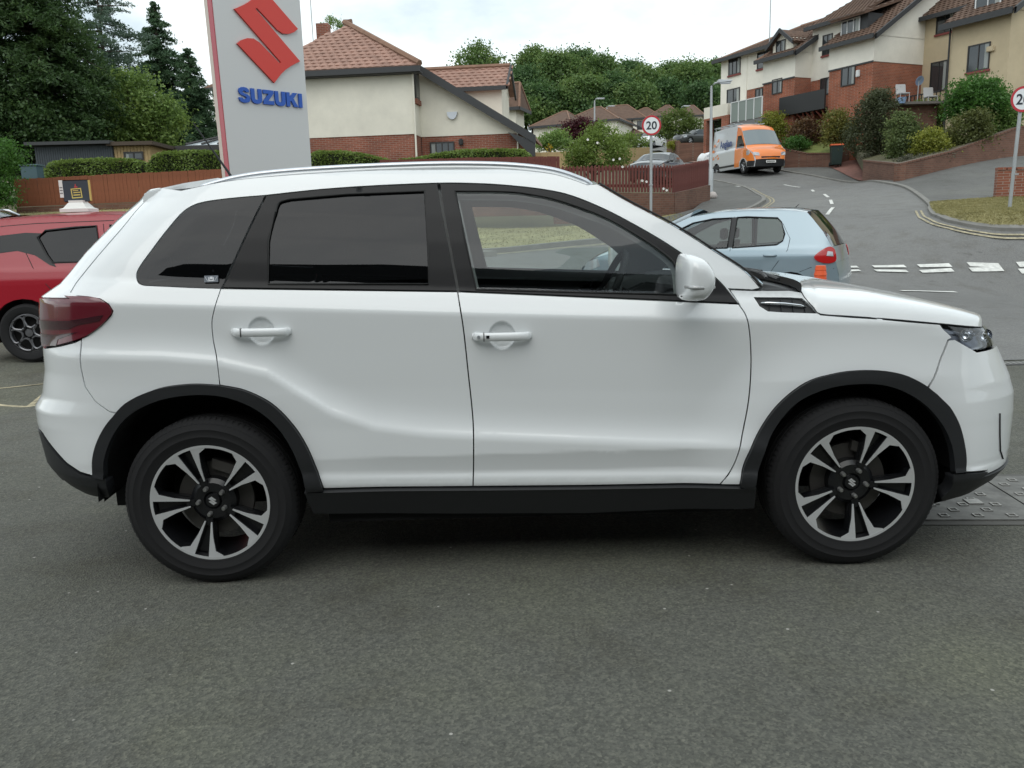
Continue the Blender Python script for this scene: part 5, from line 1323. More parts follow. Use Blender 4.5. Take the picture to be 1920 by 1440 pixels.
# ================================================================ walls and fences
def wallrun(name, label, pts, tops, m, th=.24, cap=True, cat='wall'):
    """pts: ground points, tops: z of the wall top at each"""
    b = MB(); n = len(pts)
    base = pts[0]; h = thing(name, label, cat, (base.x, base.y, base.z)); iv = Vector((-base.x, -base.y, -base.z))
    for i in range(n-1):
        p, q = pts[i], pts[i+1]; d = Vector((q.x-p.x, q.y-p.y, 0)).normalized(); nn = Vector((-d.y, d.x, 0))*th
        b.add([Vector((p.x, p.y, p.z-.4))+iv, Vector((q.x, q.y, q.z-.4))+iv, Vector((q.x, q.y, tops[i+1]))+iv, Vector((p.x, p.y, tops[i]))+iv,
               Vector((p.x, p.y, p.z-.4))+iv+nn, Vector((q.x, q.y, q.z-.4))+iv+nn, Vector((q.x, q.y, tops[i+1]))+iv+nn, Vector((p.x, p.y, tops[i]))+iv+nn], [(0, 1, 2, 3), (5, 4, 7, 6), (4, 0, 3, 7), (1, 5, 6, 2), (3, 2, 6, 7)])
    b.build('brickwork', m, h)
    if cap:
        L = 0.225; cnt = 0
        b0 = MB(); b0.box(0, L-.012, -.03, th+.02, 0, .07); me = b0.mesh('coping_brick', m)
        for i in range(n-1):
            p = Vector((pts[i].x, pts[i].y, tops[i])); q = Vector((pts[i+1].x, pts[i+1].y, tops[i+1])); D = q-p; l = D.length; k = int(l/L)
            rz = math.atan2(D.y, D.x); ry = -math.atan2(D.z, math.hypot(D.x, D.y))
            for j in range(k):
                if cnt > 290: break
                cnt += 1; o = link('coping_brick', me, h, p+D*(j/k)+iv+Vector((0, 0, .003))); o.rotation_euler = (0, ry, rz)
    return h
def P_(u, v, y): return on_y(u, v, y)
wallrun('garden_wall', 'long low brown brick wall rising to the right in front of the shrubs', [P_(1617, 329, 38), P_(1685, 341, 33), P_(1782, 316, 34.3), P_(1904, 294, 36), P_(2060, 280, 38)],
        [P_(1617, 303, 38).z, P_(1685, 310, 33).z, P_(1782, 286, 34.3).z, P_(1904, 241, 36).z, P_(2060, 215, 38).z], m_brickW)
wallrun('garden_wall', 'brown brick wall with a flat lawn on top, directly right of the orange van', [P_(1470, 320, 47.5), P_(1510, 317, 46.5), P_(1556, 313, 45)], [P_(1470, 281, 47.5).z, P_(1510, 289, 46.5).z, P_(1556, 289, 45).z], m_brickW)
wallrun('garden_wall', 'short brick wall stepping up behind the wheelie bin', [P_(1574, 305, 46.5), P_(1612, 300, 48)], [P_(1578, 266, 46.5).z, P_(1612, 268, 48).z], m_brickW)
wallrun('garden_wall', 'red brick boundary wall at the right edge behind the grass verge', [P_(1866, 376, 24.4), P_(1920, 376, 24.2), P_(2080, 378, 23.8)], [P_(1866, 319, 24.4).z, P_(1920, 318, 24.2).z, P_(2080, 316, 23.8).z], brickmat('red_boundary_brick', (.25, .085, .05)))
wallrun('garden_wall', 'brick drive wall left of the white car across the road', [P_(1272, 297, 62), P_(1330, 292, 60)], [P_(1272, 268, 62).z, P_(1330, 267, 60).z], m_brickW, cap=False)
wallrun('garden_wall', 'short ivy grown brick wall in front of the distant parked cars', [P_(1250, 286, 76), P_(1270, 288, 72)], [P_(1250, 263, 76).z, P_(1270, 264, 72).z], m_brickW, cap=False)
# brick-paved drive and lawn
drape('brick_drive', [(p.x, p.y) for p in (P_(1556, 314, 44.8), P_(1616, 330, 38.2), P_(1640, 300, 45), P_(1600, 293, 49), P_(1575, 296, 48))], mat('drive_paving', (.20, .095, .075), .9, var=(5, .25, 6)), .06, .6)
drape('brick_drive', [(p.x, p.y) for p in (P_(1262, 292, 66), P_(1325, 298, 56), P_(1345, 285, 62), P_(1300, 275, 80))], mat('pink_paving', (.34, .25, .21), .9, var=(5, .2, 6)), .06, 1.)
def flat_sheet(name, P, m, label=None):
    b = MB(); n = len(P); b.add(P+[p-Vector((0, 0, .5)) for p in P], [tuple(range(n))]+[(i, n+i, n+(i+1) % n, (i+1) % n) for i in range(n)]); o = b.build(name, m); o['kind'] = 'structure'; return o
flat_sheet('lawn', [P_(1475, 282, 47.6), P_(1512, 289, 46.7), P_(1556, 289, 45.2), P_(1576, 266, 47.5), P_(1530, 266, 50), P_(1485, 262, 51)], m_green)
flat_sheet('planting_bed', [P_(1620, 302, 38.2), P_(1685, 309, 33.4), P_(1782, 285, 34.6), P_(1904, 241, 36.3), P_(1910, 236, 38.5), P_(1790, 262, 39), P_(1760, 262, 42), P_(1700, 262, 45), P_(1600, 270, 48)], m_soil)

m_fenceL = mat('brown_stained_boards', (.215, .070, .032), .8, var=(1.6, .28, 7))
m_picket = mat('dark_red_pickets', (.13, .034, .026), .75, var=(1.8, .25, 6))
def boards(name, label, pts, zb, zt, w, gap, m, round_top=False, plinth=None, th=.02, group=None):
    """run of upright boards between stations; zb/zt bottoms and tops"""
    o = thing(name, label, 'fence', (pts[0].x, pts[0].y, zb[0])); iv = Vector((-pts[0].x, -pts[0].y, -zb[0]))
    L = [0]
    for a, c in zip(pts, pts[1:]): L.append(L[-1]+math.hypot(c.x-a.x, c.y-a.y))
    n = min(298, int(L[-1]/(w+gap))); stp = L[-1]/n
    V1 = [(0, 0, 0), (w, 0, 0), (w, 0, 1), (0, 0, 1)]
    b = MB()
    if round_top: b.prism([(0, 0, 0), (w, 0, 0), (w, 0, .94), (w*.75, 0, .985), (w*.5, 0, 1), (w*.25, 0, .985), (0, 0, .94)], (0, th, 0))
    else: b.prism(V1, (0, th, 0))
    me = b.mesh('board', m); r = random.Random(5)
    for k in range(n):
        s = k*stp; x = np.interp(s, L, [p.x for p in pts]); y = np.interp(s, L, [p.y for p in pts]); z0 = np.interp(s, L, zb); z1 = np.interp(s, L, zt)
        x2 = np.interp(s+.1, L, [p.x for p in pts]); y2 = np.interp(s+.1, L, [p.y for p in pts])
        if k == n-1: x2, y2 = x+(pts[-1].x-pts[-2].x), y+(pts[-1].y-pts[-2].y)
        q = link('picket' if round_top else 'board', me, o, Vector((x, y, z0))+iv+Vector((0, r.uniform(-.004, .004), 0))); q.rotation_euler = (0, r.uniform(-.006, .006), math.atan2(y2-y, x2-x)); q.scale = (1, 1, (z1-z0)*(1+r.uniform(-.012, .012)))
    for f in (.18, .80):
        b = MB()
        for i in range(len(pts)-1):
            p, q = pts[i], pts[i+1]; d = Vector((q.x-p.x, q.y-p.y, 0)).normalized(); nn = Vector((-d.y, d.x, 0))
            a = Vector((p.x, p.y, zb[i]+(zt[i]-zb[i])*f))+iv+nn*.03; c = Vector((q.x, q.y, zb[i+1]+(zt[i+1]-zb[i+1])*f))+iv+nn*.03
            b.quadbox([a, c, c+Vector((0, 0, .09)), a+Vector((0, 0, .09))], nn*.05)
        b.build('rail', m, o)
    if plinth:
        b = MB()
        for i in range(len(pts)-1):
            p, q = pts[i], pts[i+1]; d = Vector((q.x-p.x, q.y-p.y, 0)).normalized(); nn = Vector((-d.y, d.x, 0))
            a = Vector((p.x, p.y, zb[i]-.02))+iv-nn*.06; c = Vector((q.x, q.y, zb[i+1]-.02))+iv-nn*.06; dz = Vector((0, 0, -plinth[0]))
            b.quadbox([a+dz, c+dz, c, a], nn*.24)
        w_ = b.build('plinth_wall', plinth[1], o)
    return o
# left run of close boards, on a low wall
fl = [P_(32, 390, 25), P_(220, 384, 25.3), P_(440, 376, 25.8), P_(720, 360, 26.6)]
boards('board_fence', 'brown close-boarded fence on a low brick base behind the red car', fl, [P_(32, 388, 25).z, P_(220, 380, 25.3).z, P_(440, 372, 25.8).z, P_(720, 362, 26.6).z],
       [P_(32, 336, 25).z, P_(220, 326, 25.3).z, P_(440, 316, 25.8).z, P_(720, 307, 26.6).z], .105, .004, m_fenceL, plinth=(.8, m_brickW))
fm = [P_(715, 360, 27.0), P_(900, 350, 27.6), P_(1050, 345, 28)]
boards('board_fence', 'dark reddish board fence running behind the car roof below the clipped hedge', fm, [P_(715, 345, 27).z, P_(900, 340, 27.6).z, P_(1050, 338, 28).z], [P_(715, 300, 27).z, P_(900, 295, 27.6).z, P_(1050, 293, 28).z], .10, .006, m_picket, plinth=(1.1, m_brickW))
fp = [P_(1040, 372, 27.0), P_(1150, 366, 27.4), P_(1262, 362, 28.3), P_(1292, 350, 30), P_(1329, 346, 32.3)]
boards('picket_fence', 'dark red picket fence with rounded tops on a low brown brick wall', fp, [P_(1040, 362, 27).z, P_(1150, 360, 27.4).z, P_(1262, 361, 28.3).z, P_(1292, 355, 30).z, P_(1329, 346, 32.3).z],
       [P_(1040, 312, 27).z, P_(1150, 309, 27.4).z, P_(1262, 310, 28.3).z, P_(1292, 306, 30).z, P_(1329, 298, 32.3).z], .078, .042, m_picket, round_top=True, plinth=(.95, m_brickW))
fw = [P_(1000, 300, 40), P_(1090, 300, 41), P_(1170, 298, 44), P_(1222, 292, 50)]
boards('timber_fence', 'pale new timber panel fence behind the flowering shrub', fw, [P_(1000, 318, 40).z, P_(1090, 318, 41).z, P_(1170, 312, 44).z, P_(1222, 300, 50).z], [P_(1000, 286, 40).z, P_(1090, 283, 41).z, P_(1170, 278, 44).z, P_(1222, 276, 50).z], .12, .004, m_wood)
# ================================================================ foliage
def leafmat(name, col, v1=.35, v2=.3, warm=None, trans=.42, s1=.9, s2=7.):
    m = bpy.data.materials.new(name); m.use_nodes = True; nt = m.node_tree; N = nt.nodes; L = nt.links; N.clear()
    out = N.new('ShaderNodeOutputMaterial'); tc = N.new('ShaderNodeTexCoord')
    def noise(sc, det):
        n = N.new('ShaderNodeTexNoise'); n.inputs['Scale'].default_value = sc; n.inputs['Detail'].default_value = det; L.new(tc.outputs['Object'], n.inputs['Vector']); return n
    a = noise(s1, 3); b = noise(s2, 2)
    r = N.new('ShaderNodeValToRGB'); w = warm or tuple(c*1.5 for c in col)
    r.color_ramp.elements[0].position = .32; r.color_ramp.elements[0].color = (*[c*(1-v1) for c in col], 1)
    r.color_ramp.elements[1].position = .68; r.color_ramp.elements[1].color = (*w, 1)
    e = r.color_ramp.elements.new(.5); e.color = (*col, 1)
    mx = N.new('ShaderNodeMath'); mx.operation = 'MULTIPLY_ADD'; mx.inputs[1].default_value = .5
    m3 = N.new('ShaderNodeMath'); m3.operation = 'MULTIPLY'; m3.inputs[1].default_value = .5; L.new(b.outputs['Fac'], m3.inputs[0])
    L.new(a.outputs['Fac'], mx.inputs[0]); L.new(m3.outputs[0], mx.inputs[2]); L.new(mx.outputs[0], r.inputs[0])
    d = N.new('ShaderNodeBsdfDiffuse'); t = N.new('ShaderNodeBsdfTranslucent'); g = N.new('ShaderNodeBsdfGlossy'); g.inputs['Roughness'].default_value = .45
    g.inputs[0].default_value = (.5, .55, .5, 1)
    s = N.new('ShaderNodeMixShader'); s.inputs[0].default_value = trans; s2_ = N.new('ShaderNodeMixShader'); s2_.inputs[0].default_value = .05
    L.new(r.outputs[0], d.inputs[0]); L.new(r.outputs[0], t.inputs[0]); L.new(d.outputs[0], s.inputs[1]); L.new(t.outputs[0], s.inputs[2])
    L.new(s.outputs[0], s2_.inputs[1]); L.new(g.outputs[0], s2_.inputs[2]); L.new(s2_.outputs[0], out.inputs[0])
    return m
def leaves(name, P, size, m, parent, seed=0, asp=.62, droop=0., kind=None):
    """many small bent leaf faces at points P"""
    rg = np.random.RandomState(seed); n = len(P); P = np.asarray(P, float)
    th = rg.uniform(0, 2*np.pi, n); ph = np.arccos(rg.uniform(-1, 1, n))
    A = np.c_[np.sin(ph)*np.cos(th), np.sin(ph)*np.sin(th), np.cos(ph)*.7-droop]; A /= np.linalg.norm(A, axis=1)[:, None]
    R = rg.normal(size=(n, 3)); B = np.cross(A, R); B /= np.linalg.norm(B, axis=1)[:, None]+1e-9
    s = size*rg.uniform(.6, 1.35, n)[:, None]; C = np.cross(A, B)
    v0 = P-A*s*.5; v1 = P+B*s*asp*.5+C*s*.12; v2 = P+A*s*.5; v3 = P-B*s*asp*.5+C*s*.12
    V = np.stack([v0, v1, v2, v3], 1).reshape(-1, 3).astype('f')
    me = bpy.data.meshes.new(name); me.vertices.add(4*n); me.vertices.foreach_set('co', V.ravel())
    me.loops.add(4*n); me.loops.foreach_set('vertex_index', np.arange(4*n, dtype='i')); me.polygons.add(n)
    me.polygons.foreach_set('loop_start', np.arange(0, 4*n, 4, dtype='i')); me.polygons.foreach_set('loop_total', np.full(n, 4, 'i'))
    me.materials.append(m); me.update(calc_edges=True)
    o = link(name, me, parent)
    if kind: o['kind'] = kind
    return o
def clumps(blobs, nclump, per, cr, rg, inner=.55, low=-.9):
    """blobs: (x, y, z, rx, ry, rz) -> leaf points in tufts over the outer part of each ellipsoid"""
    w = np.array([b[3]*b[5]+b[4]*b[5]+b[3]*b[4] for b in blobs], float); w /= w.sum(); out = []
    for b, q in zip(blobs, w):
        k = max(3, int(nclump*q)); d = rg.normal(size=(k, 3)); d /= np.linalg.norm(d, axis=1)[:, None]
        d[:, 2] = np.where(d[:, 2] < low, -d[:, 2], d[:, 2])
        r = inner+(1.04-inner)*rg.uniform(0, 1, k)**.55; r *= rg.uniform(.86, 1.08, k)
        c = np.array(b[:3])+d*r[:, None]*np.array(b[3:])
        sz = cr*rg.uniform(.55, 1.4, k)
        p = c[:, None, :]+rg.normal(size=(k, per, 3))*sz[:, None, None]*np.array([1, 1, .6])
        out.append(p.reshape(-1, 3))
    return np.concatenate(out)
m_bark = mat('bark', (.06, .045, .035), .95, var=(4, .3, 6))
def crown_obj(h, blobs, n, per, cr, size, m, seed, kind=None, droop=0., inner=.55, name='crown'):
    rg = np.random.RandomState(seed); return leaves(name, clumps(blobs, n, per, cr, rg, inner), size, m, h, seed, droop=droop, kind=kind)
def trunk_obj(h, z0, z1, r, blobs, seed=0, lean=0.):
    rr = random.Random(seed); b = MB(); k = 7
    pts = [Vector((lean*i/k+rr.uniform(-.04, .04)*(i > 0), rr.uniform(-.04, .04)*(i > 0), z0+(z1-z0)*i/k)) for i in range(k+1)]
    b.tube(pts, [r*(1.25 if i == 0 else 1-.75*i/k) for i in range(k+1)], 8)
    for bl in blobs:
        for q in range(2):
            s = pts[rr.randint(2, k-1)]; e = Vector((bl[0]+rr.uniform(-.3, .3)*bl[3], bl[1]+rr.uniform(-.3, .3)*bl[4], bl[2]+rr.uniform(-.1, .4)*bl[5]))
            md = s.lerp(e, .5)+Vector((0, 0, -.1*(e-s).length)); b.tube([s, md, e], [r*.42, r*.26, r*.08], 5)
    b.build('trunk', m_bark, h, smooth=60)
def broad(name, label, y, lobes, m, n=260, per=26, size=.16, cr=.28, cat='tree', group=None, base_v=None, trunk=True, seed=1, depth=.9, inner=.5):
    """lobes: (u, v, ru, rv) as measured in the photograph at distance y"""
    s = FPX/y; u0 = np.mean([l[0] for l in lobes]); bl = []
    lowest = max(l[1]+l[3] for l in lobes); g = on_y(u0, lowest, y)
    gx = g.x; zg = gz(gx, y) if base_v is None else on_y(u0, base_v, y).z
    h = thing(name, label, cat, (gx, y, zg), 0, group); rr = random.Random(seed)
    for (u, v, ru, rv) in lobes:
        c = on_y(u, v, y); bl.append((c.x-gx, rr.uniform(-.35, .35)*ru/s, c.z-zg, ru/s, ru/s*depth, rv/s))
    crown_obj(h, bl, n, per, cr, size, m, seed, inner=inner)
    if trunk:
        zt = max(b[2] for b in bl); trunk_obj(h, -.2, zt, max(.05, min(.3, bl[0][3]*.10)), bl, seed)
    return h
G_dark = leafmat('dark_conifer_foliage', (0.055, 0.107, 0.034), .45, .3, (0.111, 0.182, 0.049))
G_blue = leafmat('bluish_cedar_foliage', (0.106, 0.163, 0.119), .4, .3, (0.163, 0.225, 0.150))
G_fir = leafmat('fir_foliage', (0.073, 0.138, 0.069), .4, .3, (0.119, 0.194, 0.085))
G_mid = leafmat('mid_green_foliage', (0.179, 0.289, 0.076), .35, .3, (0.304, 0.386, 0.090))
G_wood = leafmat('woodland_foliage', (0.129, 0.216, 0.066), .45, .3, (0.241, 0.310, 0.086), s1=.25, s2=1.6)
G_wood2 = leafmat('darker_woodland_foliage', (0.086, 0.166, 0.059), .45, .3, (0.174, 0.252, 0.073), s1=.25, s2=1.6)
G_hedge = leafmat('privet_foliage', (0.181, 0.263, 0.056), .35, .3, (0.230, 0.301, 0.069), s1=3, s2=12)
G_yel = leafmat('yellow_green_foliage', (0.235, 0.262, 0.041), .3, .3, (0.414, 0.400, 0.069), s1=2)
G_olive = leafmat('olive_foliage', (0.127, 0.146, 0.044), .4, .3, (0.210, 0.210, 0.067))
G_bright = leafmat('bright_green_foliage', (0.072, 0.176, 0.033), .4, .3, (0.110, 0.242, 0.044))
G_maroon = leafmat('maroon_foliage', (.075, .016, .024), .45, .3, (.13, .030, .040))
G_redd = leafmat('reddish_shrub_foliage', (0.124, 0.065, 0.036), .4, .3, (0.169, 0.111, 0.039))

def conifer(name, label, u, vtop, vbase, y, wpx, m, seed, n=70, power=.9, size=.17, droop=.55, airy=1.0, blunt=.0):
    s = FPX/y; p = on_y(u, vtop, y); zg = gz(p.x, y); h = thing(name, label, 'tree', (p.x, y, zg)); H = p.z-zg
    zb = on_y(u, vbase, y).z-zg; R = wpx/2/s; rg = np.random.RandomState(seed); P = []
    br = MB(); br.tube([Vector((0, 0, -.2)), Vector((0, 0, H*.5)), Vector((0, 0, H*.97))], [R*.07+.06, R*.05, .02], 8)
    for i in range(n):
        f = (i+.5)/n; z = zb+(H-zb)*f; r = R*((1-f)**power*(1-blunt)+blunt*(1-f**4))*rg.uniform(.72, 1.12)+.10
        for k in range(3+int(3*(1-f))):
            a = rg.uniform(0, 2*np.pi); L_ = r*rg.uniform(.75, 1.12); q = int(max(5, 15*L_*airy))
            t = rg.uniform(.12, 1, (q, 1)); d = np.array([np.cos(a), np.sin(a), 0])
            c = d*t*L_+np.array([0, 0, 1])*(z+.12*L_-droop*.45*L_*t**1.6)
            pts = (c[:, None, :]+rg.normal(size=(q, 7, 3))*np.array([.13, .13, .055])*(.5+L_*.35)).reshape(-1, 3); P.append(pts)
            if k == 0: br.tube([Vector((0, 0, z)), Vector((d[0]*L_*.5, d[1]*L_*.5, z+.02)), Vector((d[0]*L_*.9, d[1]*L_*.9, z+.10*L_-droop*.38*L_))], [.04+.01*R, .025, .01], 4)
    leaves('crown', np.concatenate(P), size, m, h, seed, asp=.34, droop=.3)
    br.build('trunk', m_bark, h, smooth=60)
    return h
# ---- left side, back to front
conifer('fir_tree', 'tall pointed dark fir behind the light green tree, left of the pylon', 288, 4, 320, 50, 215, G_fir, 3, n=74, power=.8, size=.20)
conifer('fir_tree', 'smaller drooping conifer close against the left edge of the pylon', 352, 92, 320, 47, 150, G_fir, 4, n=54, power=.75, size=.19)
conifer('cedar_tree', 'bluish airy cedar with open branches, between the dark mass at left and the fir', 178, -40, 300, 46, 200, G_blue, 5, n=44, power=.35, size=.17, droop=.2, airy=.75, blunt=.35)
conifer('cedar_tree', 'dense blue green cedar bough mass low behind the light green tree', 190, 105, 330, 44, 170, G_blue, 6, n=44, power=.4, blunt=.4, size=.17)
conifer('yew_tree', 'huge dark conifer filling the top left corner of the picture', 40, -190, 330, 35, 245, G_dark, 7, n=130, power=.30, size=.17, droop=.8, blunt=.6)
conifer('yew_tree', 'dark conifer cut by the left border of the picture', -95, -120, 330, 33, 210, G_dark, 8, n=90, power=.35, size=.17, droop=.8, blunt=.5)
broad('deciduous_tree', 'light green broad-leaved tree in front of the conifers above the pale garden room', 38, [(228, 205, 68, 62), (300, 235, 42, 50), (165, 245, 42, 40), (245, 165, 40, 30), (315, 210, 26, 26), (255, 255, 60, 26)], leafmat('fresh_green_foliage', (.19, .29, .075), .32, .3, (.31, .39, .09)), n=560, per=26, size=.15, cr=.26, seed=11)
broad('laurel_bush', 'bright green bush at the left border beside the end of the board fence', 24, [(-10, 330, 36, 60), (-50, 340, 50, 70), (2, 368, 22, 22), (12, 290, 30, 26)], G_bright, n=420, per=26, size=.075, cr=.13, cat='bush', seed=12, trunk=True)
broad('yew_bush', 'low dark bush filling the shade under the big conifer', 33.5, [(60, 240, 70, 45), (120, 262, 40, 24), (10, 235, 50, 50)], G_dark, n=300, per=22, size=.14, cr=.25, cat='bush', seed=13)
broad('ash_tree', 'small treetop just showing behind the roof of the cream house', 60, [(625, 43, 12, 9), (640, 52, 10, 7)], G_mid, n=50, per=16, size=.12, cr=.18, seed=14, base_v=300, trunk=True)
def hedge(label, pts, y0, zb_px, depth, seed, m=G_hedge, n=1500):
    """pts: (u, v_top) along the hedge at distance y0"""
    P = [on_y(u, v, y0) for u, v in pts]; zb = on_y(pts[0][0], zb_px, y0).z-.3; L = P[-1].x-P[0].x; rg = np.random.RandomState(seed)
    xs = np.array([p.x for p in P]); zs = np.array([p.z for p in P]); o = thing('clipped_hedge', label, 'hedge', (xs[0], y0, zb))
    n = int(n*L); x = rg.uniform(xs[0], xs[-1], n); zt = np.interp(x, xs, zs); f = rg.uniform(0, 1, n)
    end = np.minimum((x-xs[0]), (xs[-1]-x)); rnd_ = np.clip(end/.35, 0, 1)**.5
    top = rg.uniform(0, 1, n) < .42; zt2 = zb+(zt-zb)*(.72+.28*rnd_)
    z = np.where(top, zt2+rg.normal(0, .018, n), zb+(zt2-zb)*rg.uniform(0, 1, n)**.8)
    yy = np.where(top, rg.uniform(0, depth, n), np.where(rg.uniform(0, 1, n) < .75, rg.normal(.0, .03, n), rg.uniform(0, depth, n)))
    leaves('hedge_leaves', np.c_[x-xs[0], yy, z-zb], .07, m, o, seed, asp=.7)
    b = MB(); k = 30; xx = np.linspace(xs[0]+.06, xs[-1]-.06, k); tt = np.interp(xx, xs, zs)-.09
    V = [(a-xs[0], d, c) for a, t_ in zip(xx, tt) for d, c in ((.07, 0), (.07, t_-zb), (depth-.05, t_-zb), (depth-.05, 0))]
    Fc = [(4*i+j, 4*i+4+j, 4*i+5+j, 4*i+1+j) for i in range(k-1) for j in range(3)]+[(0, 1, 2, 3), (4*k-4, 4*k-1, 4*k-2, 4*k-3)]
    b.add(V, Fc); b.build('hedge_core', mat('hedge_core_dark', (.018, .024, .010), 1.), o)  # solid dark core filling the hedge behind its outer leaves
    return o
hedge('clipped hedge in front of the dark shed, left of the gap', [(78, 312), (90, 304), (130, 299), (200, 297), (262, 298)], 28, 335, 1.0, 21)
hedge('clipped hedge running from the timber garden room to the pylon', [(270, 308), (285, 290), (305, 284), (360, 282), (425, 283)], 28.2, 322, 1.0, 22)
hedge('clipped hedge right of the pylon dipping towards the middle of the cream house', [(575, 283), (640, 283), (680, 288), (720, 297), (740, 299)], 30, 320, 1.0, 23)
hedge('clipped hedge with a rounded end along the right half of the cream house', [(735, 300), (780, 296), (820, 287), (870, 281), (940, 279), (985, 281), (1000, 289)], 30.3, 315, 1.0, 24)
# ---- middle distance
broad('rambling_rose', 'drooping light green shrub with small white blooms above the picket fence', 34, [(1120, 285, 50, 34), (1125, 258, 32, 24), (1090, 292, 26, 26), (1158, 292, 24, 24), (1075, 300, 16, 16)], G_hedge, n=460, per=26, size=.085, cr=.14, cat='shrub', seed=31)
fl_ = bpy.data.objects.new('x', None); bpy.data.objects.remove(fl_)
def blooms(par_label, pts, y, r=.035):
    h = thing('rose_blooms', par_label, 'flowers', tuple(on_y(pts[0][0], pts[0][1], y)))
    for (u, v) in pts:
        b = MB(); c = on_y(u, v, y)-h.location
        for k in range(5):
            a = k*1.257; b.add([c+Vector((0, -.02, 0)), c+Vector((r*math.cos(a), -.03, r*math.sin(a))), c+Vector((r*1.2*math.cos(a+.6), 0, r*1.2*math.sin(a+.6))), c+Vector((r*math.cos(a+1.2), -.03, r*math.sin(a+1.2)))], [(0, 1, 2, 3)])
        b.build('bloom', mat('white_petal', (.75, .73, .72), .7), h)
blooms('white rose blooms poking through the picket fence', [(1204, 339), (1212, 341), (1150, 300), (1162, 298), (1167, 313), (1102, 262), (1120, 268), (1244, 354), (1250, 357)], 27.0)
broad('acer_tree', 'maroon leaved small tree before the hip roofed bungalows', 62, [(1092, 243, 24, 18), (1072, 250, 22, 20), (1108, 250, 14, 14), (1060, 268, 16, 14)], G_maroon, n=240, per=24, size=.16, cr=.24, seed=32)
broad('shrub', 'dull green rounded shrub left of the maroon tree', 55, [(1040, 264, 28, 17), (1022, 272, 16, 12)], G_mid, n=150, per=22, size=.14, cr=.2, cat='shrub', seed=33)
broad('willow_bush', 'round yellow green tree above the parked estate car', 88, [(1272, 232, 32, 26), (1300, 245, 22, 20), (1250, 245, 18, 14)], leafmat('lime_foliage', (.11, .16, .035), .35, .3, (.17, .22, .05)), n=260, per=22, size=.22, cr=.35, seed=34)
broad('shrub', 'low mid green shrub left of the distant white van', 72, [(1180, 263, 22, 11), (1160, 262, 14, 9), (1205, 268, 12, 7)], G_hedge, n=120, per=20, size=.16, cr=.22, cat='shrub', seed=35)
broad('sunflower_patch', 'tall yellow flowers above the pale timber fence', 41.5, [(1031, 274, 5, 4), (1030, 282, 4, 6)], leafmat('yellow_petals', (.5, .36, .03)), n=10, per=10, size=.08, cr=.06, cat='flowers', seed=36, base_v=300)
broad('ivy', 'ivy spilling over the short brick wall by the distant cars', 73, [(1262, 274, 9, 8)], G_yel, n=40, per=18, size=.14, cr=.2, cat='shrub', seed=37, trunk=False)
# ---- the wood on the hill: each crown that can be told apart
wood = [(898, 130, 52, 52, 150, 0), (945, 165, 40, 40, 160, 1), (1003, 120, 42, 36, 165, 0), (985, 165, 45, 40, 155, 1), (1050, 140, 48, 44, 160, 0), (1090, 125, 38, 34, 170, 1), (1130, 140, 42, 38, 165, 0), (1150, 170, 44, 34, 155, 1),
        (1185, 142, 36, 30, 172, 1), (1215, 160, 38, 34, 160, 0), (1262, 145, 36, 32, 170, 0), (1245, 175, 40, 28, 158, 1), (1300, 150, 40, 38, 162, 0), (1335, 150, 38, 40, 168, 0), (1320, 180, 36, 26, 150, 1), (1075, 175, 48, 30, 150, 0), (1195, 182, 40, 24, 150, 0),
        (865, 160, 36, 36, 165, 1), (800, 185, 60, 50, 170, 0), (1010, 185, 44, 26, 150, 1), (1370, 160, 36, 44, 170, 1), (700, 215, 80, 50, 175, 1), (990, 208, 60, 24, 148, 0), (1110, 205, 60, 20, 150, 1)]
WL = ['highest round tree of the skyline wood, standing alone at its left end', 'low dark tree filling the gap right of the lone skyline tree', 'rounded tree with a raised knob, second peak of the skyline wood from the left', 'dark tree low behind the second skyline peak, above the bungalow roofs',
      'broad olive green tree in the middle left of the skyline wood', 'dark pointed tree between two broad crowns of the skyline wood', 'mid green tree of the skyline wood above the left thin lamp', 'dark lower tree of the wood right of the left thin lamp',
      'dark tree on the falling skyline left of the speed limit sign', 'mid green tree of the wood directly above the left speed limit sign', 'round tree right of the dip in the skyline wood', 'dark low tree of the wood above the pyramid roofs',
      'bright tree on the right part of the skyline wood, near the tall white house', 'tree of the wood touching the left edge of the tall white house', 'dark low tree of the wood behind the yellow green bush', 'wide low tree of the wood behind the broad brown roof',
      'low mid green tree of the wood just right of the left sign disc', 'dark tree of the wood half hidden by the lone skyline tree', 'wide tree of the wood mostly hidden behind the cream house dormer', 'low dark tree directly over the nearest bungalow roof',
      'dark tree of the wood hidden behind the tall white house', 'wide dark tree of the wood behind the cream house roof', 'low green tree of the wood just behind the first bungalow roof', 'low dark tree of the wood showing between the bungalow ridges']
for k, (u, v, ru, rv, y, c) in enumerate(wood):
    rr = random.Random(k); lob = [(u, v, ru*.8, rv*.8)]+[(u+rr.uniform(-.6, .6)*ru, v+rr.uniform(-.55, .6)*rv, ru*rr.uniform(.3, .5), rv*rr.uniform(.3, .45)) for _ in range(5)]+[(u, v+rv*.75, ru*.9, rv*.45)]
    h_ = broad('woodland_tree', WL[k], y, lob, [G_wood, G_wood2][c], n=560, per=22, size=.46, cr=.75, seed=60+k, group='trees of the hilltop wood', inner=.6)
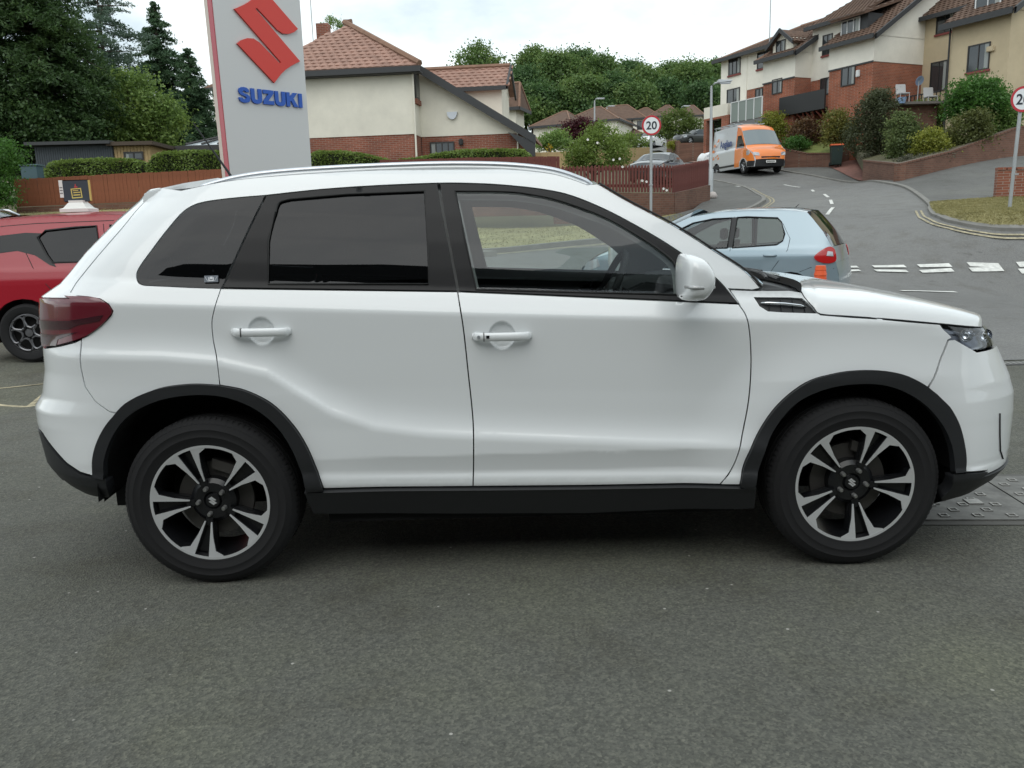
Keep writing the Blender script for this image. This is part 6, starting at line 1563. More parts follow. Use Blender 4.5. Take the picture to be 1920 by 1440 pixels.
# ---- gardens of the tall houses
broad('laburnum_bush', 'yellow green rounded bush just above the orange van cab', 51, [(1450, 232, 20, 20), (1440, 245, 14, 16), (1464, 248, 14, 16)], G_yel, n=170, per=24, size=.12, cr=.18, cat='bush', seed=81)
broad('berberis_bush', 'brownish red bush under the black balcony', 49, [(1512, 248, 30, 22), (1530, 262, 22, 16), (1495, 260, 16, 14)], G_redd, n=230, per=24, size=.12, cr=.18, cat='bush', seed=82)
broad('low_shrub', 'small fresh green shrub on the lawn wall right of the van', 47.6, [(1490, 268, 20, 10), (1508, 270, 12, 7)], G_bright, n=100, per=20, size=.10, cr=.14, cat='shrub', seed=83, trunk=False)
broad('forsythia_bush', 'tall yellowish bush leaning on the left corner of the orange brick wing', 45, [(1572, 232, 24, 26), (1588, 250, 26, 24), (1560, 258, 16, 18)], G_olive if False else leafmat('yellowing_foliage', (0.156, 0.163, 0.039), .4, .3, (0.286, 0.247, 0.058)), n=260, per=24, size=.11, cr=.17, cat='bush', seed=84)
broad('cotoneaster_bush', 'largest dark olive bush in front of the brick wing', 39.5, [(1640, 215, 36, 38), (1625, 255, 36, 38), (1660, 262, 26, 34), (1650, 190, 24, 22)], leafmat('dark_olive_foliage', (0.068, 0.081, 0.036), .45, .3, (0.150, 0.150, 0.090), s2=12), n=520, per=26, size=.10, cr=.17, cat='bush', seed=85)
broad('viburnum_bush', 'pale mid green bush between the dark bush and the yellow one', 36.5, [(1695, 238, 24, 26), (1690, 268, 26, 28), (1712, 262, 20, 26), (1680, 290, 16, 14)], leafmat('pale_green_foliage', (0.123, 0.167, 0.058), .4, .3, (0.203, 0.246, 0.087)), n=360, per=24, size=.10, cr=.16, cat='bush', seed=86)
broad('climber', 'dark green leafy climber below the terrace of the beige house', 43.5, [(1738, 212, 26, 22), (1752, 235, 20, 18), (1722, 205, 14, 14)], G_mid, n=220, per=24, size=.10, cr=.16, cat='bush', seed=87)
broad('spiraea_bush', 'bright yellow green bush on the garden wall, lowest of the row', 35.2, [(1742, 264, 24, 20), (1752, 280, 22, 14), (1730, 284, 14, 12)], G_yel, n=260, per=24, size=.09, cr=.14, cat='bush', seed=88)
broad('bay_tree', 'big fresh green bush covering the foot of the nearest beige house', 36.6, [(1815, 185, 36, 34), (1850, 180, 34, 30), (1875, 200, 24, 28), (1790, 205, 18, 24)], G_bright, n=520, per=26, size=.11, cr=.18, cat='bush', seed=89)
broad('brown_shrub', 'olive brown shrub below the big green bush on the beige house', 35.6, [(1805, 245, 30, 30), (1830, 232, 26, 24), (1785, 268, 18, 18), (1815, 272, 26, 14), (1845, 262, 24, 14)], G_olive, n=330, per=24, size=.10, cr=.16, cat='bush', seed=90)
broad('shrub', 'dark green shrub behind the right speed limit sign', 36.8, [(1872, 225, 24, 22), (1895, 215, 20, 24), (1880, 243, 26, 14)], G_mid, n=240, per=24, size=.10, cr=.17, cat='shrub', seed=91)
broad('rockery_plants', 'greyish low rockery plants on top of the long brown wall', 34.6, [(1700, 301, 22, 7), (1745, 297, 24, 6), (1772, 290, 12, 6)], leafmat('grey_green_foliage', (.12, .12, .085), .3, .3, (.2, .17, .11)), n=110, per=22, size=.08, cr=.12, cat='plants', seed=92, trunk=False)
broad('conifer_shrub', 'narrow dark evergreen beside the garage arch', 56, [(1357, 240, 6, 20)], G_dark, n=60, per=20, size=.12, cr=.15, cat='shrub', seed=93)
# grass blades on the verges
def grass(name, poly, n, m, off, seed, h=.05):
    rg = np.random.RandomState(seed); poly = np.array([(p[0], p[1]) for p in poly]); lo, hi = poly.min(0), poly.max(0)
    P = rg.uniform(lo, hi, (n*2, 2)); P = P[inpoly(P, poly)][:n]; z = GZ(P[:, 0], P[:, 1])+off+h*.35
    o = leaves(name, np.c_[P, z], h, m, None, seed, asp=.22, kind='stuff'); return o
m_gr = leafmat('dry_grass_blades', (.30, .27, .12), .3, .3, (.42, .37, .19), s1=1.5, s2=9)
grass('grass', vr, 26000, m_gr, .065, 5, .07); grass('grass', vl, 30000, m_gr, .095, 6, .07)
# ================================================================ generic vehicles (local: x forward from the rear, z up)
m_carglass = glass('car_window_glass', (.55, .62, .60))
m_dkglass = mat('dark_car_glass', (.012, .015, .017), .05, spec=1)
m_rimS = mat('alloy_silver', (.55, .56, .58), .3, .9)
m_redlens = mat('red_lens', (.42, .012, .012), .15, 0, .6)
m_clearlens = mat('clear_lens', (.45, .47, .5), .12, .3)
m_plateW = mat('number_plate_white', (.7, .7, .68), .5)
def paintm(name, c, metal=0.): return mat(name, c, .3, metal, 1.0)
def gen_rim(R, style, m):
    b = MB(); b.lathe([(R, -.08), (R*.94, -.083), (R*.92, -.05), (R*.90, .07), (R*1.0, .08)], 32)
    if style == 'loops':
        for k in range(6):
            a = 2*math.pi*k/6; c = (math.sin(a)*R*.63, math.cos(a)*R*.63)
            P = []
            for (r_, w) in ((.33, -.12), (.33, .12), (.62, .34), (.84, .30), (.92, 0), (.84, -.30), (.62, -.34), (.33, -.12)):
                P.append(Vector((math.sin(a)*R*r_+math.cos(a)*R*w, -.085, math.cos(a)*R*r_-math.sin(a)*R*w)))
            b.tube([Vector(q) for q in smooth_line([tuple(p) for p in P], 3)], .011, 5, False)
    else:
        for k in range(5):
            a = 2*math.pi*k/5
            for w in (-.10, .10):
                e1 = Vector((math.sin(a)*R*.2+math.cos(a)*R*w*.6, -.07, math.cos(a)*R*.2-math.sin(a)*R*w*.6)); e2 = Vector((math.sin(a+w)*R*.95, -.082, math.cos(a+w)*R*.95)); b.tube([e1, e2], [.016, .013], 6)
    b.lathe([(0, -.078), (R*.20, -.075), (R*.22, -.05)], 16)
    return b.mesh('wheel', m, smooth=40)
def gen_car(nm, label, S_, paint, loc, rz, group=None, simple=False):
    """S_: dict with top outline, windows, wheel positions"""
    L, H, hw, belt, tum = S_['L'], S_['H'], S_['hw'], S_['belt'], S_.get('tum', .30)
    car = thing(nm, label, S_.get('cat', 'car'), loc, rz)
    top = [np.array(p, float) for p in S_['top']]          # rear bottom -> over the roof -> front bottom
    xr, xf = min(p[0] for p in top), max(p[0] for p in top)
    def W(x, z):
        x = np.asarray(x, float); z = np.asarray(z, float)
        w = 0
        for dz_, k_ in ((-.03, .25), (0, .5), (.03, .25)): w = w+k_*np.interp(z+dz_, [.18, .35, .55, belt-.12, belt, belt+.02, H], [hw-.06, hw-.015, hw, hw-.012, hw-.045, hw-.055, hw-.055-(H-belt)*tum])
        tf = np.clip((x-(xf-.75))/.75, 0, 1); tr = np.clip(((xr+.55)-x)/.55, 0, 1)
        return w*(1-.24*tf**3.2)*(1-.16*tr**3)
    def Sf(x, z, off=0.):
        x = np.asarray(x, float); z = np.asarray(z, float); return x, -(W(x, z)+off), z+0*x
    # side outline with wheel openings
    r = S_['wr']*1.17; sill = S_.get('sill', .20)
    low = []
    for wx in sorted(S_['wheels'], reverse=True):
        h0 = S_['wr']-sill; a0 = math.asin(min(.98, max(-.98, -h0/r)))
        angs = np.linspace(a0, math.pi-a0, 15); low += [(wx+r*math.cos(t), S_['wr']+r*math.sin(t)) for t in angs]
    body = [tuple(p) for p in top]+low
    wins = S_['windows']
    for mir in (False, True):
        holes = [] if simple else wins
        surf_panel('body_side', paint, car, Sf, body, holes, dx=.10 if simple else .07, dz=.05 if simple else .022, flange=.03, mirror=mir)
        for w in wins:
            fr = S_.get('glass', m_carglass)
            if simple: surf_panel('side_window', fr, car, Sf, w, off=.006, flange=0, dx=.2, dz=.1, mirror=mir)
            else:
                so = surf_panel('side_window', fr, car, Sf, inset(w, -.004), off=-.012, flange=0, dx=.2, dz=.1, mirror=mir)
                sc_ = MB(); Q = [Vector((float(a), float(b_)*(-1 if mir else 1), float(c))) for a, b_, c in zip(*Sf(np.array([q[0] for q in w+w[:1]]), np.array([q[1] for q in w+w[:1]]), .002))]
                sc_.tube(Q, .011, 4, False); sc_.build('window_trim', m_seal, so)
        for line in S_.get('lines', []):
            b = MB(); Q = [Vector((float(a), float(b_)*(-1 if mir else 1), float(c))) for a, b_, c in zip(*Sf(np.array([q[0] for q in line]), np.array([q[1] for q in line]), -.001))]
            b.tube(Q, .0045, 4, False); b.build('shut_line', m_seal, car)
        for (hx, hz) in S_.get('handles', []):
            y = float(W(hx, hz)); sg = 1 if mir else -1
            b = MB(); b.tube([(hx-.09, sg*(y), hz), (hx-.06, sg*(y+.025), hz), (hx+.06, sg*(y+.025), hz), (hx+.09, sg*y, hz)], .013, 6); b.build('door_handle', S_.get('handle_mat', paint), car, smooth=True)
        for (pl, m_, off, n_) in S_.get('patches', []): surf_panel(n_, m_, car, Sf, pl, off=off, flange=.015, dx=.06, dz=.04, mirror=mir)
        if 'mirror' in S_:
            mx_, mz_ = S_['mirror']; sg = 1 if mir else -1; y = float(W(mx_, mz_))
            b = MB(); rows = []
            for yy, k in ((.05, .6), (.07, .95), (.13, 1), (.18, .9), (.205, .5)):
                rows.append([(mx_+.06*k*math.cos(t), sg*(y+yy), mz_+.02+.075*k*math.sin(t)) for t in np.linspace(0, 2*math.pi, 13)])
            V, Fc = gridmesh(rows); b.add(V, Fc+[tuple(range(len(V)-13, len(V))), tuple(range(13))]); mm_ = b.build('door_mirror', S_.get('mirror_mat', paint), car, smooth=True)
            b = MB(); b.tube([(mx_, sg*(y-.02), mz_-.03), (mx_, sg*(y+.08), mz_)], .02, 6); b.build('mirror_arm', m_black, mm_)
    # skin across the car, following the top outline
    segs = S_['segs']
    for (i0, i1, n_, m_, bulge) in segs:
        rows = []
        pts = smooth_line([tuple(p) for p in top[i0:i1+1]], 3) if i1-i0 > 1 else [top[i0], (top[i0]+top[i1])/2, top[i1]]
        for k, p in enumerate(pts):
            a = pts[max(k-1, 0)]; c = pts[min(k+1, len(pts)-1)]; d = np.array(c)-np.array(a); d = d/(np.hypot(*d)+1e-9); nn = (-d[1], d[0])
            w = float(W(p[0], p[1])); rows.append([(p[0]+nn[0]*bulge*(1-abs(q)**2.4), w*q, p[1]+nn[1]*bulge*(1-abs(q)**2.4)) for q in np.linspace(-1, 1, 15)])
        o = sheet(n_, rows, m_, car, up=(-d[1], 0, d[0]))
        o.data.shade_smooth()
    # wheels
    hwy = hw-.115
    key = ('tyre', S_['wr'], S_.get('rim', 's'))
    if key not in GENW:
        sc = S_['wr']/.334; b = MB(); Rr = S_['wr']*.66
        b.lathe([(Rr, -.085), (Rr+.02, -.098), (S_['wr']-.03, -.10), (S_['wr']-.005, -.08), (S_['wr'], -.04), (S_['wr'], .04), (S_['wr']-.005, .08), (S_['wr']-.03, .10), (Rr, .09)], 40)
        GENW[key] = (b.mesh('tyre', m_tyre, smooth=40), gen_rim(Rr, S_.get('rim', 's'), S_.get('rimmat', m_rimS)))
        b = MB(); b.lathe([(0, -.02), (Rr*.98, -.02), (Rr*.98, .0)], 24); GENW[key] += (b.mesh('brake_disc', m_dark),)
    for wx in S_['wheels']:
        for sg in (-1, 1):
            w = link('wheel', GENW[key][1], car, (wx, sg*hwy, S_['wr']), (0, .3, 0 if sg < 0 else math.pi)); link('tyre', GENW[key][0], w); link('brake_disc', GENW[key][2], w)
    b = MB(); x0, x1 = xr+.12, xf-.12
    b.box(x0, x1, -hw+.30, hw-.30, sill-.02, sill+.10)
    for wx in S_['wheels']:
        V = [(wx+r*1.02*math.cos(t), y, max(sill, S_['wr']+r*1.02*math.sin(t))) for y in (-hw+.02, -hw+.26, hw-.26, hw-.02) for t in np.linspace(-.2, math.pi+.2, 15)]
        b.add(V, [(k*15+i, k*15+i+1, (k+1)*15+i+1, (k+1)*15+i) for k in (0, 2) for i in range(14)]+[tuple(range(15, 30)), tuple(range(30, 45))])
    b.build('underbody', m_dark, car)
    if not simple:
        b = MB(); b.box(S_['cabin'][0], S_['cabin'][1], -hw+.10, hw-.10, sill+.1, belt-.10); b.build('cabin_floor', m_trim, car)
        b = MB()
        for sx in S_.get('seats', []):
            for y in ((-.36, .36) if sx == S_['seats'][-1] else (-.40, 0, .40)):
                b.prism([(sx, y-.20, belt-.25), (sx+.12, y-.20, belt-.25), (sx+.0, y-.17, H-.42), (sx-.09, y-.17, H-.42)], (0, .38, 0)); b.box(sx-.08, sx, y-.11, y+.11, H-.40, H-.24)
        o = b.build('seats', m_seat, car, smooth=40, bevel=.02); o['kind'] = 'stuff' if False else 'part'; del o['kind']
    return car
GENW = {}
def heading(hx, hy): return math.atan2(hy, hx)

# --- silver blue hatchback crossing behind
HB = dict(L=3.99, H=1.49, hw=.855, belt=.98, wr=.305, wheels=[.62, 3.20], cabin=(.5, 2.9), seats=[.75, 1.75], tum=.33,
          top=[(.10, .20), (.0, .36), (-.02, .56), (.03, .78), (.09, .98), (.22, 1.18), (.38, 1.36), (.46, 1.44), (.70, 1.475), (1.1, 1.49), (1.7, 1.48), (2.15, 1.42), (2.6, 1.24), (3.02, 1.02), (3.12, .97), (3.5, .90), (3.78, .80), (3.93, .66), (3.98, .48), (3.93, .30), (3.85, .20)],
          windows=[[(.84, 1.02), (.76, 1.07), (.74, 1.16), (.80, 1.32), (.86, 1.375), (1.30, 1.40), (1.44, 1.40), (1.47, .985)], [(1.54, .985), (1.52, 1.395), (1.80, 1.385), (2.10, 1.335), (2.45, 1.18), (2.74, 1.02), (2.76, .965)]],
          lines=[[(1.50, .30), (1.51, .6), (1.50, .95), (1.48, 1.41)], [(.93, .62), (.80, .80), (.68, .95), (.66, 1.10), (.78, 1.30)], [(2.72, .30), (2.80, .60), (2.80, .95)], [(.05, .70), (.35, .72), (.50, .66)]],
          handles=[(.92, .88), (1.72, .87)],
          patches=[(smooth_line([(.03, .80), (.035, .90), (.07, .97), (.14, .985), (.24, .93), (.31, .86), (.26, .80), (.13, .77)], 3, True), m_redlens, .012, 'tail_light'),
                   ([(1.475, .99), (1.445, 1.40), (1.52, 1.40), (1.535, .99)], m_black, .004, 'door_pillar'), ([(.06, .86), (.075, .92), (.14, .93), (.15, .87)], m_clearlens, .018, 'reversing_lamp'),
                   ([(3.55, .74), (3.80, .66), (3.88, .70), (3.80, .80), (3.60, .86)], m_clearlens, .008, 'headlight'),
                   ([(1.1, .34), (2.6, .34), (2.6, .38), (1.1, .38)], m_black, .008, 'rubbing_strip')],
          mirror=(2.60, 1.0),
          segs=[(0, 3, 'rear_bumper', None, .06), (3, 4, 'tailgate', None, .06), (4, 7, 'rear_window', m_dkglass, .035), (7, 11, 'roof', None, .04), (11, 14, 'windscreen', m_carglass, .12), (14, 17, 'bonnet', None, .10), (17, 20, 'front_bumper', None, .18)])
def with_paint(D, paint):
    D = dict(D); D['segs'] = [(a, b, n, m or paint, k) for a, b, n, m, k in D['segs']]; return D
p_ice = paintm('ice_blue_paint', (.275, .355, .405), .45)
psi = D2R(180-28)   # heading: to the left and away
rc = on_y(1574, 520, 11.0)
hb = gen_car('moving_hatchback', 'pale silver blue five-door hatchback passing behind the white car\'s bonnet', with_paint(HB, p_ice), p_ice, (rc.x+.24, rc.y+.45, gz(rc.x-1.5, rc.y+1.2)), psi)
hb.scale = (.92, 1, .985)
b = MB(); b.tube([(.75, 0, 1.50), (.68, 0, 1.56)], [.008, .003], 5); b.build('aerial', m_black, hb)

# --- red hatchback at the left
SW = dict(L=3.85, H=1.50, hw=.865, belt=.96, wr=.305, wheels=[.66, 3.10], cabin=(.6, 2.9), seats=[.85, 1.85], tum=.30, rim='loops', rimmat=mat('two_tone_alloy', (.17, .17, .18), .35, .6), glass=m_tint,
          top=[(.10, .20), (.02, .36), (.0, .60), (.04, .86), (.10, .98), (.22, 1.22), (.22, 1.36), (.10, 1.42), (.35, 1.465), (.8, 1.49), (1.4, 1.50), (2.0, 1.47), (2.55, 1.22), (2.86, 1.00), (3.3, .93), (3.62, .82), (3.80, .66), (3.85, .48), (3.80, .30), (3.75, .20)],
          windows=[[(.98, 1.02), (.92, 1.10), (.82, 1.28), (.90, 1.345), (1.20, 1.37), (1.42, 1.38), (1.48, 1.02)], [(1.61, 1.01), (1.56, 1.383), (1.95, 1.375), (2.30, 1.22), (2.62, 1.02), (2.64, .98)]],
          lines=[[(1.54, .30), (1.55, .6), (1.54, .98), (1.49, 1.40)], [(1.05, .64), (.92, .80), (.78, .98), (.66, 1.22), (.60, 1.30)], [(2.80, .30), (2.86, .60), (2.84, .93)], [(.15, 1.34), (.45, 1.40), (.8, 1.42), (1.6, 1.43)]],
          handles=[(1.86, .87)],
          patches=[([(.30, 1.04), (.42, 1.13), (.62, 1.15), (.80, 1.10), (.95, 1.00), (1.02, .975), (1.0, 1.01), (.93, 1.08), (.83, 1.27), (.86, 1.32), (.7, 1.33), (.36, 1.30), (.26, 1.24)], mat('black_pillar_panel', (.014, .014, .015), .45), .004, 'pillar_panel'),
                   ([(.06, .80), (.30, .84), (.40, .88), (.36, .92), (.22, .95), (.08, .96)], m_redlens, .010, 'tail_light'),
                   ([(3.42, .72), (3.68, .66), (3.74, .72), (3.62, .82), (3.44, .84)], m_clearlens, .008, 'headlight')],
          mirror=(2.50, 1.0),
          segs=[(0, 4, 'rear_bumper', None, .08), (4, 6, 'rear_window', m_dkglass, .10), (6, 8, 'roof_spoiler', None, .06), (8, 11, 'roof', None, .04), (11, 13, 'windscreen', m_carglass, .12), (13, 16, 'bonnet', None, .10), (16, 19, 'front_bumper', None, .18)])
p_red = mat('red_paint', (.33, .008, .020), .3, 0, .45)
wc = on_y(45, 618, 8.55)
sw = gen_car('parked_hatchback', 'red hatchback with black rear pillar and honeycomb alloys behind the white car\'s tail', with_paint(SW, p_red), p_red, (wc.x-.66, 8.55+.865, gz(wc.x, 9.0)+.004), 0.02)
# roof board standing on the red car
def roof_sign():
    c = on_y(150, 404, 9.35); zt = 1.50+gz(wc.x, 9.0)+.045; S_ = FPX/9.35
    h = thing('roof_sale_sign', 'white roof pyramid with a dark sale board standing on the red car', 'sign', (c.x, 9.35, zt))
    m_w = mat('white_plastic', (.72, .72, .69), .45)
    b = MB(); rows = [[(x*k, y*k, z) for x, y in ((-.155, -.12), (.155, -.12), (.155, .12), (-.155, .12), (-.155, -.12))] for k, z in ((1, 0), (1, .035), (.80, .045), (.55, .095), (.50, .10), (.50, .125))]
    V, Fc = gridmesh(rows); b.add(V, Fc+[tuple(range(len(V)-5, len(V)-1))]); o = b.build('sign_base', m_w, h); recalc(o.data)
    b = MB(); b.box(-.155, .145, -.008, .008, .11, .345); bo = b.build('board', mat('board_slate', (.035, .045, .06), .5), h, bevel=.01)
    b = MB(); b.box(.135, .150, -.010, .010, .12, .34); b.build('board_edge', mat('yellow_edge', (.55, .42, .12), .5), bo)
    b = MB(); b.box(-.185, -.145, -.012, -.004, .16, .345); b.build('price_tag', m_w, h)
    b = MB()
    for x0, x1, z0, z1 in ((-.05, .065, .15, .16), (-.05, .065, .245, .255), (-.05, -.04, .16, .245), (.055, .065, .16, .245), (-.03, .045, .178, .190), (-.025, .05, .205, .216), (-.03, .03, .228, .236)): b.box(x0, x1, -.0105, -.0085, z0, z1)
    o = b.build('yellow_print', mat('yellow_print', (.62, .50, .14), .6), bo); o['kind'] = 'stuff'; o.rotation_euler = (0, -.05, 0)
    b = MB(); b.box(-.02, .015, -.0105, -.0085, .262, .275); b.box(-.012, .0, -.0105, -.0085, .275, .30); b.build('red_print', mat('red_print', (.45, .05, .05), .6), bo)
    b = MB()
    for z in (.20, .23, .26): b.box(-.18, -.15, -.0135, -.0122, z, z+.012)
    o = b.build('tag_print', mat('grey_print', (.2, .2, .2), .6), h); o['kind'] = 'stuff'
roof_sign()
# --- orange car further left with silver roof rails
p_or = paintm('copper_orange_paint', (.50, .13, .03), .2)
oc = on_y(56, 408, 11.6)
OC = dict(SW); OC['rim'] = 's'; OC['rimmat'] = m_rimS
orc = gen_car('parked_crossover', 'copper orange car with silver roof rails cut by the left border behind the red car', with_paint(OC, p_or), p_or, (oc.x-3.0, 12.2, gz(-7, 12)+.08), 0.05)
for sg in (-1, 1):
    b = MB(); b.tube([(.5, sg*.62, 1.47), (.6, sg*.62, 1.54), (1.4, sg*.61, 1.57), (2.0, sg*.60, 1.54), (2.15, sg*.60, 1.46)], .018, 8); b.build('roof_rail', m_silver, orc, smooth=True)

# --- distant and middle cars
SALOON = dict(L=4.6, H=1.45, hw=.90, belt=.95, wr=.32, wheels=[.85, 3.60], tum=.34, glass=m_dkglass,
              top=[(.10, .22), (.02, .40), (.03, .80), (.12, .98), (.70, 1.20), (1.05, 1.38), (1.6, 1.45), (2.2, 1.44), (2.7, 1.30), (3.25, 1.02), (3.35, .98), (4.0, .88), (4.42, .74), (4.58, .55), (4.58, .35), (4.50, .22)],
              windows=[[(1.0, 1.02), (1.15, 1.28), (1.5, 1.38), (1.9, 1.39), (1.95, .98)], [(2.02, .98), (2.0, 1.39), (2.3, 1.38), (2.65, 1.25), (3.05, 1.02), (3.1, .98)]],
              patches=[([(4.1, .66), (4.42, .60), (4.46, .68), (4.2, .80), (4.05, .80)], m_clearlens, .006, 'headlight'), ([(.05, .75), (.35, .80), (.36, .90), (.10, .93)], m_redlens, .006, 'tail_light')],
              lines=[], mirror=(2.95, 1.0), cabin=(1, 3),
              segs=[(0, 3, 'rear_bumper', None, .08), (3, 5, 'rear_window', m_dkglass, .08), (5, 8, 'roof', None, .04), (8, 10, 'windscreen', m_dkglass, .12), (10, 12, 'bonnet', None, .10), (12, 15, 'front_bumper', None, .2)])
MPV = dict(L=4.4, H=1.8, hw=.90, belt=1.10, wr=.32, wheels=[.75, 3.45], tum=.16, glass=m_dkglass, cat='van',
           top=[(.06, .22), (.0, .40), (.0, .85), (.05, 1.10), (.12, 1.70), (.3, 1.78), (1.2, 1.80), (2.4, 1.76), (2.9, 1.55), (3.45, 1.15), (3.6, 1.08), (4.1, .95), (4.32, .75), (4.40, .5), (4.35, .22)],
           windows=[[(2.1, 1.10), (2.1, 1.60), (2.6, 1.58), (2.85, 1.45), (3.2, 1.14), (3.22, 1.08)]],
           patches=[([(3.95, .70), (4.22, .66), (4.26, .78), (4.0, .92)], m_clearlens, .006, 'headlight')], lines=[], mirror=(3.1, 1.12), cabin=(1, 3),
           segs=[(0, 3, 'rear_bumper', None, .05), (3, 5, 'rear_doors', None, .05), (5, 7, 'roof', None, .05), (7, 9, 'windscreen', m_dkglass, .12), (9, 11, 'bonnet', None, .12), (11, 14, 'front_bumper', None, .2)])
def place(nm, label, D, paint, u, v, y, hd, simple=True, **k):
    p = on_y(u, v, y); z = gz(p.x, y); return gen_car(nm, label, with_paint(D, paint), paint, (p.x-math.cos(hd)*D['L']/2, y-math.sin(hd)*D['L']/2, z+.03), hd, simple=simple)
p_wh = paintm('white_car_paint', (.72, .73, .74)); p_sil = paintm('silver_car_paint', (.45, .47, .49), .6); p_dk = paintm('dark_grey_car_paint', (.035, .038, .042), .3)
# the car behind the pickets: its windscreen towards us
dk = place('parked_saloon', 'dark car with a bright reflecting windscreen parked behind the picket fence', SALOON, p_dk, 1232, 330, 43, D2R(-118))
place('parked_van', 'small white van parked far up the hill just right of the left speed limit sign', MPV, p_wh, 1222, 272, 100, D2R(-125))
place('parked_estate', 'silver car parked beyond the small white van', SALOON, p_sil, 1249, 262, 112, D2R(-60))
place('parked_saloon', 'dark saloon with bright windscreen parked behind the ivy grown wall', SALOON, p_dk, 1302, 272, 84, D2R(-150))
place('parked_saloon', 'white saloon whose nose shows left of the tall grey lamp post', SALOON, p_wh, 1384, 300, 51.8, D2R(-178))

# --- the orange and silver van
m_vanglass = mat('van_windscreen', (.16, .19, .20), .08, spec=1)  # pale base colour stands in for the reflection on the windscreen
VAN = dict(L=5.4, H=2.5, hw=1.02, belt=1.35, wr=.34, wheels=[1.0, 4.40], tum=.10, glass=m_dkglass, cat='van', sill=.28,
           top=[(.05, .30), (.0, .45), (.0, 1.2), (.04, 2.35), (.15, 2.48), (1.5, 2.52), (3.2, 2.50), (3.75, 2.36), (4.0, 2.16), (4.62, 1.38), (4.80, 1.22), (5.15, 1.08), (5.33, .90), (5.40, .62), (5.36, .28)],
           windows=[[(3.45, 1.32), (3.45, 1.95), (3.95, 1.95), (4.42, 1.42), (4.44, 1.28)]],
           patches=[], lines=[[(3.35, .35), (3.35, 2.2)], [(2.1, .4), (2.1, 2.3)]], cabin=(1, 3), mirror=(4.25, 1.45), mirror_mat=m_black,
           segs=[(0, 3, 'rear_doors', None, .03), (3, 6, 'roof', None, .06), (6, 8, 'cab_roof', None, .10), (8, 9, 'windscreen', m_vanglass, .10), (9, 11, 'bonnet', None, .08), (11, 13, 'front_panel', None, .10), (13, 14, 'front_bumper', m_black, .10)])
p_vo = paintm('orange_van_paint', (.78, .20, .02)); p_vs = paintm('silver_white_van_paint', (.56, .58, .60), .2)
VD = dict(VAN); sg_ = []
for a, b_, n_, m_, k_ in VAN['segs']: sg_.append((a, b_, n_, m_ or (p_vs if n_ in ('rear_doors', 'roof') else p_vo), k_))
VD['segs'] = sg_
cabP = [(3.36, .35), (3.36, 2.42), (3.75, 2.33), (4.0, 2.12), (4.60, 1.36), (4.80, 1.20), (5.12, 1.06), (5.30, .84), (5.36, .56), (5.0, .50), (4.82, .62), (4.62, .74), (4.40, .78), (4.16, .74), (3.98, .60), (3.92, .35)]
VD['windows'] = []
VD['patches'] = [(cabP, p_vo, .004, 'cab_side'), ([(3.5, 1.32), (3.5, 1.95), (3.95, 1.95), (4.42, 1.42), (4.44, 1.28)], m_dkglass, .009, 'side_window'),
                 ([(.35, .42), (3.36, .42), (3.36, .52), (1.42, .52), (1.36, .62), (.62, .62), (.56, .52), (.35, .52)], m_black, .006, 'side_moulding'),
                 ([(4.80, .88), (5.02, .86), (5.14, .98), (5.0, 1.12), (4.80, 1.10)], m_clearlens, .010, 'headlight'),
                 ([(4.85, .30), (5.32, .30), (5.38, .56), (5.0, .58), (4.86, .50)], m_black, .012, 'bumper_end')]
vp = on_y(1443, 326, 43.5); vh = D2R(-81)
VP = (vp.x-math.cos(vh)*5.4, 43.5-math.sin(vh)*5.4, gz(vp.x, 45)+.0)
van = gen_car('parked_van', 'orange fronted van with silver body and roof rack parked at the kerb uphill', VD, p_vs, VP, vh, simple=True)
van['category'] = 'van'
def text_mesh(body, name, m, size, extrude=.004, bold=.0, align='LEFT', sx=1.0):
    cu = bpy.data.curves.new(name, 'FONT'); cu.body = body; cu.size = size; cu.extrude = extrude; cu.offset = bold; cu.align_x = align; cu.resolution_u = 4
    o = bpy.data.objects.new(name, cu); COL.objects.link(o); dg = bpy.context.evaluated_depsgraph_get(); me = bpy.data.meshes.new_from_object(o.evaluated_get(dg)); bpy.data.objects.remove(o); bpy.data.curves.remove(cu)
    me.materials.clear(); me.materials.append(m)
    if sx != 1: me.transform(Matrix.Scale(sx, 4, (1, 0, 0)))
    me.name = name; return me
for sg in (-1, 1):
    t = link('side_lettering', text_mesh('Anglian', 'side_lettering', mat('blue_vinyl', (.03, .06, .20), .5), .52, .003, .012), van)
    t.location = (1.5 if sg < 0 else 3.2, sg*1.032, 1.50); t.rotation_euler = (math.pi/2, 0, 0 if sg < 0 else math.pi)
    rr = random.Random(4); b = MB()
    for q in range(9):
        x = rr.uniform(.3, 1.2); z = rr.uniform(.8, 2.1); w = rr.uniform(.1, .35); hh = rr.uniform(.06, .2)
        b.prism([(x, sg*1.012, z), (x+w, sg*1.012, z+.03), (x+w*.9, sg*1.012, z+hh), (x+.04, sg*1.012, z+hh*.8)], (0, sg*.004*(1+q*.05), 0))
    o = b.build('orange_graphic', p_vo, van); o['kind'] = 'stuff'
b = MB()
for x in (.5, 1.2, 1.9, 2.6): b.tube([(x, -.85, 2.66), (x, .85, 2.66)], .025, 6)
for y in (-.85, -.4, .4, .85): b.tube([(.3, y, 2.66), (2.9, y, 2.66)], .022, 6)
for x in (.5, 2.6):
    for y in (-.85, .85): b.tube([(x, y, 2.5), (x, y, 2.66)], .02, 5)
b.build('roof_rack', m_metalg, van)
b = MB(); b.box(5.50, 5.53, -.26, .26, .44, .56); pl_ = b.build('number_plate', m_plateW, van)
b = MB()
for k in range(7): b.box(5.531, 5.534, -.21+k*.06, -.175+k*.06, .465, .535)
o = b.build('plate_characters', m_black, pl_); o['kind'] = 'stuff'
b = MB(); b.box(5.46, 5.49, -.5, .5, .70, .76); b.build('grille', m_black, van)
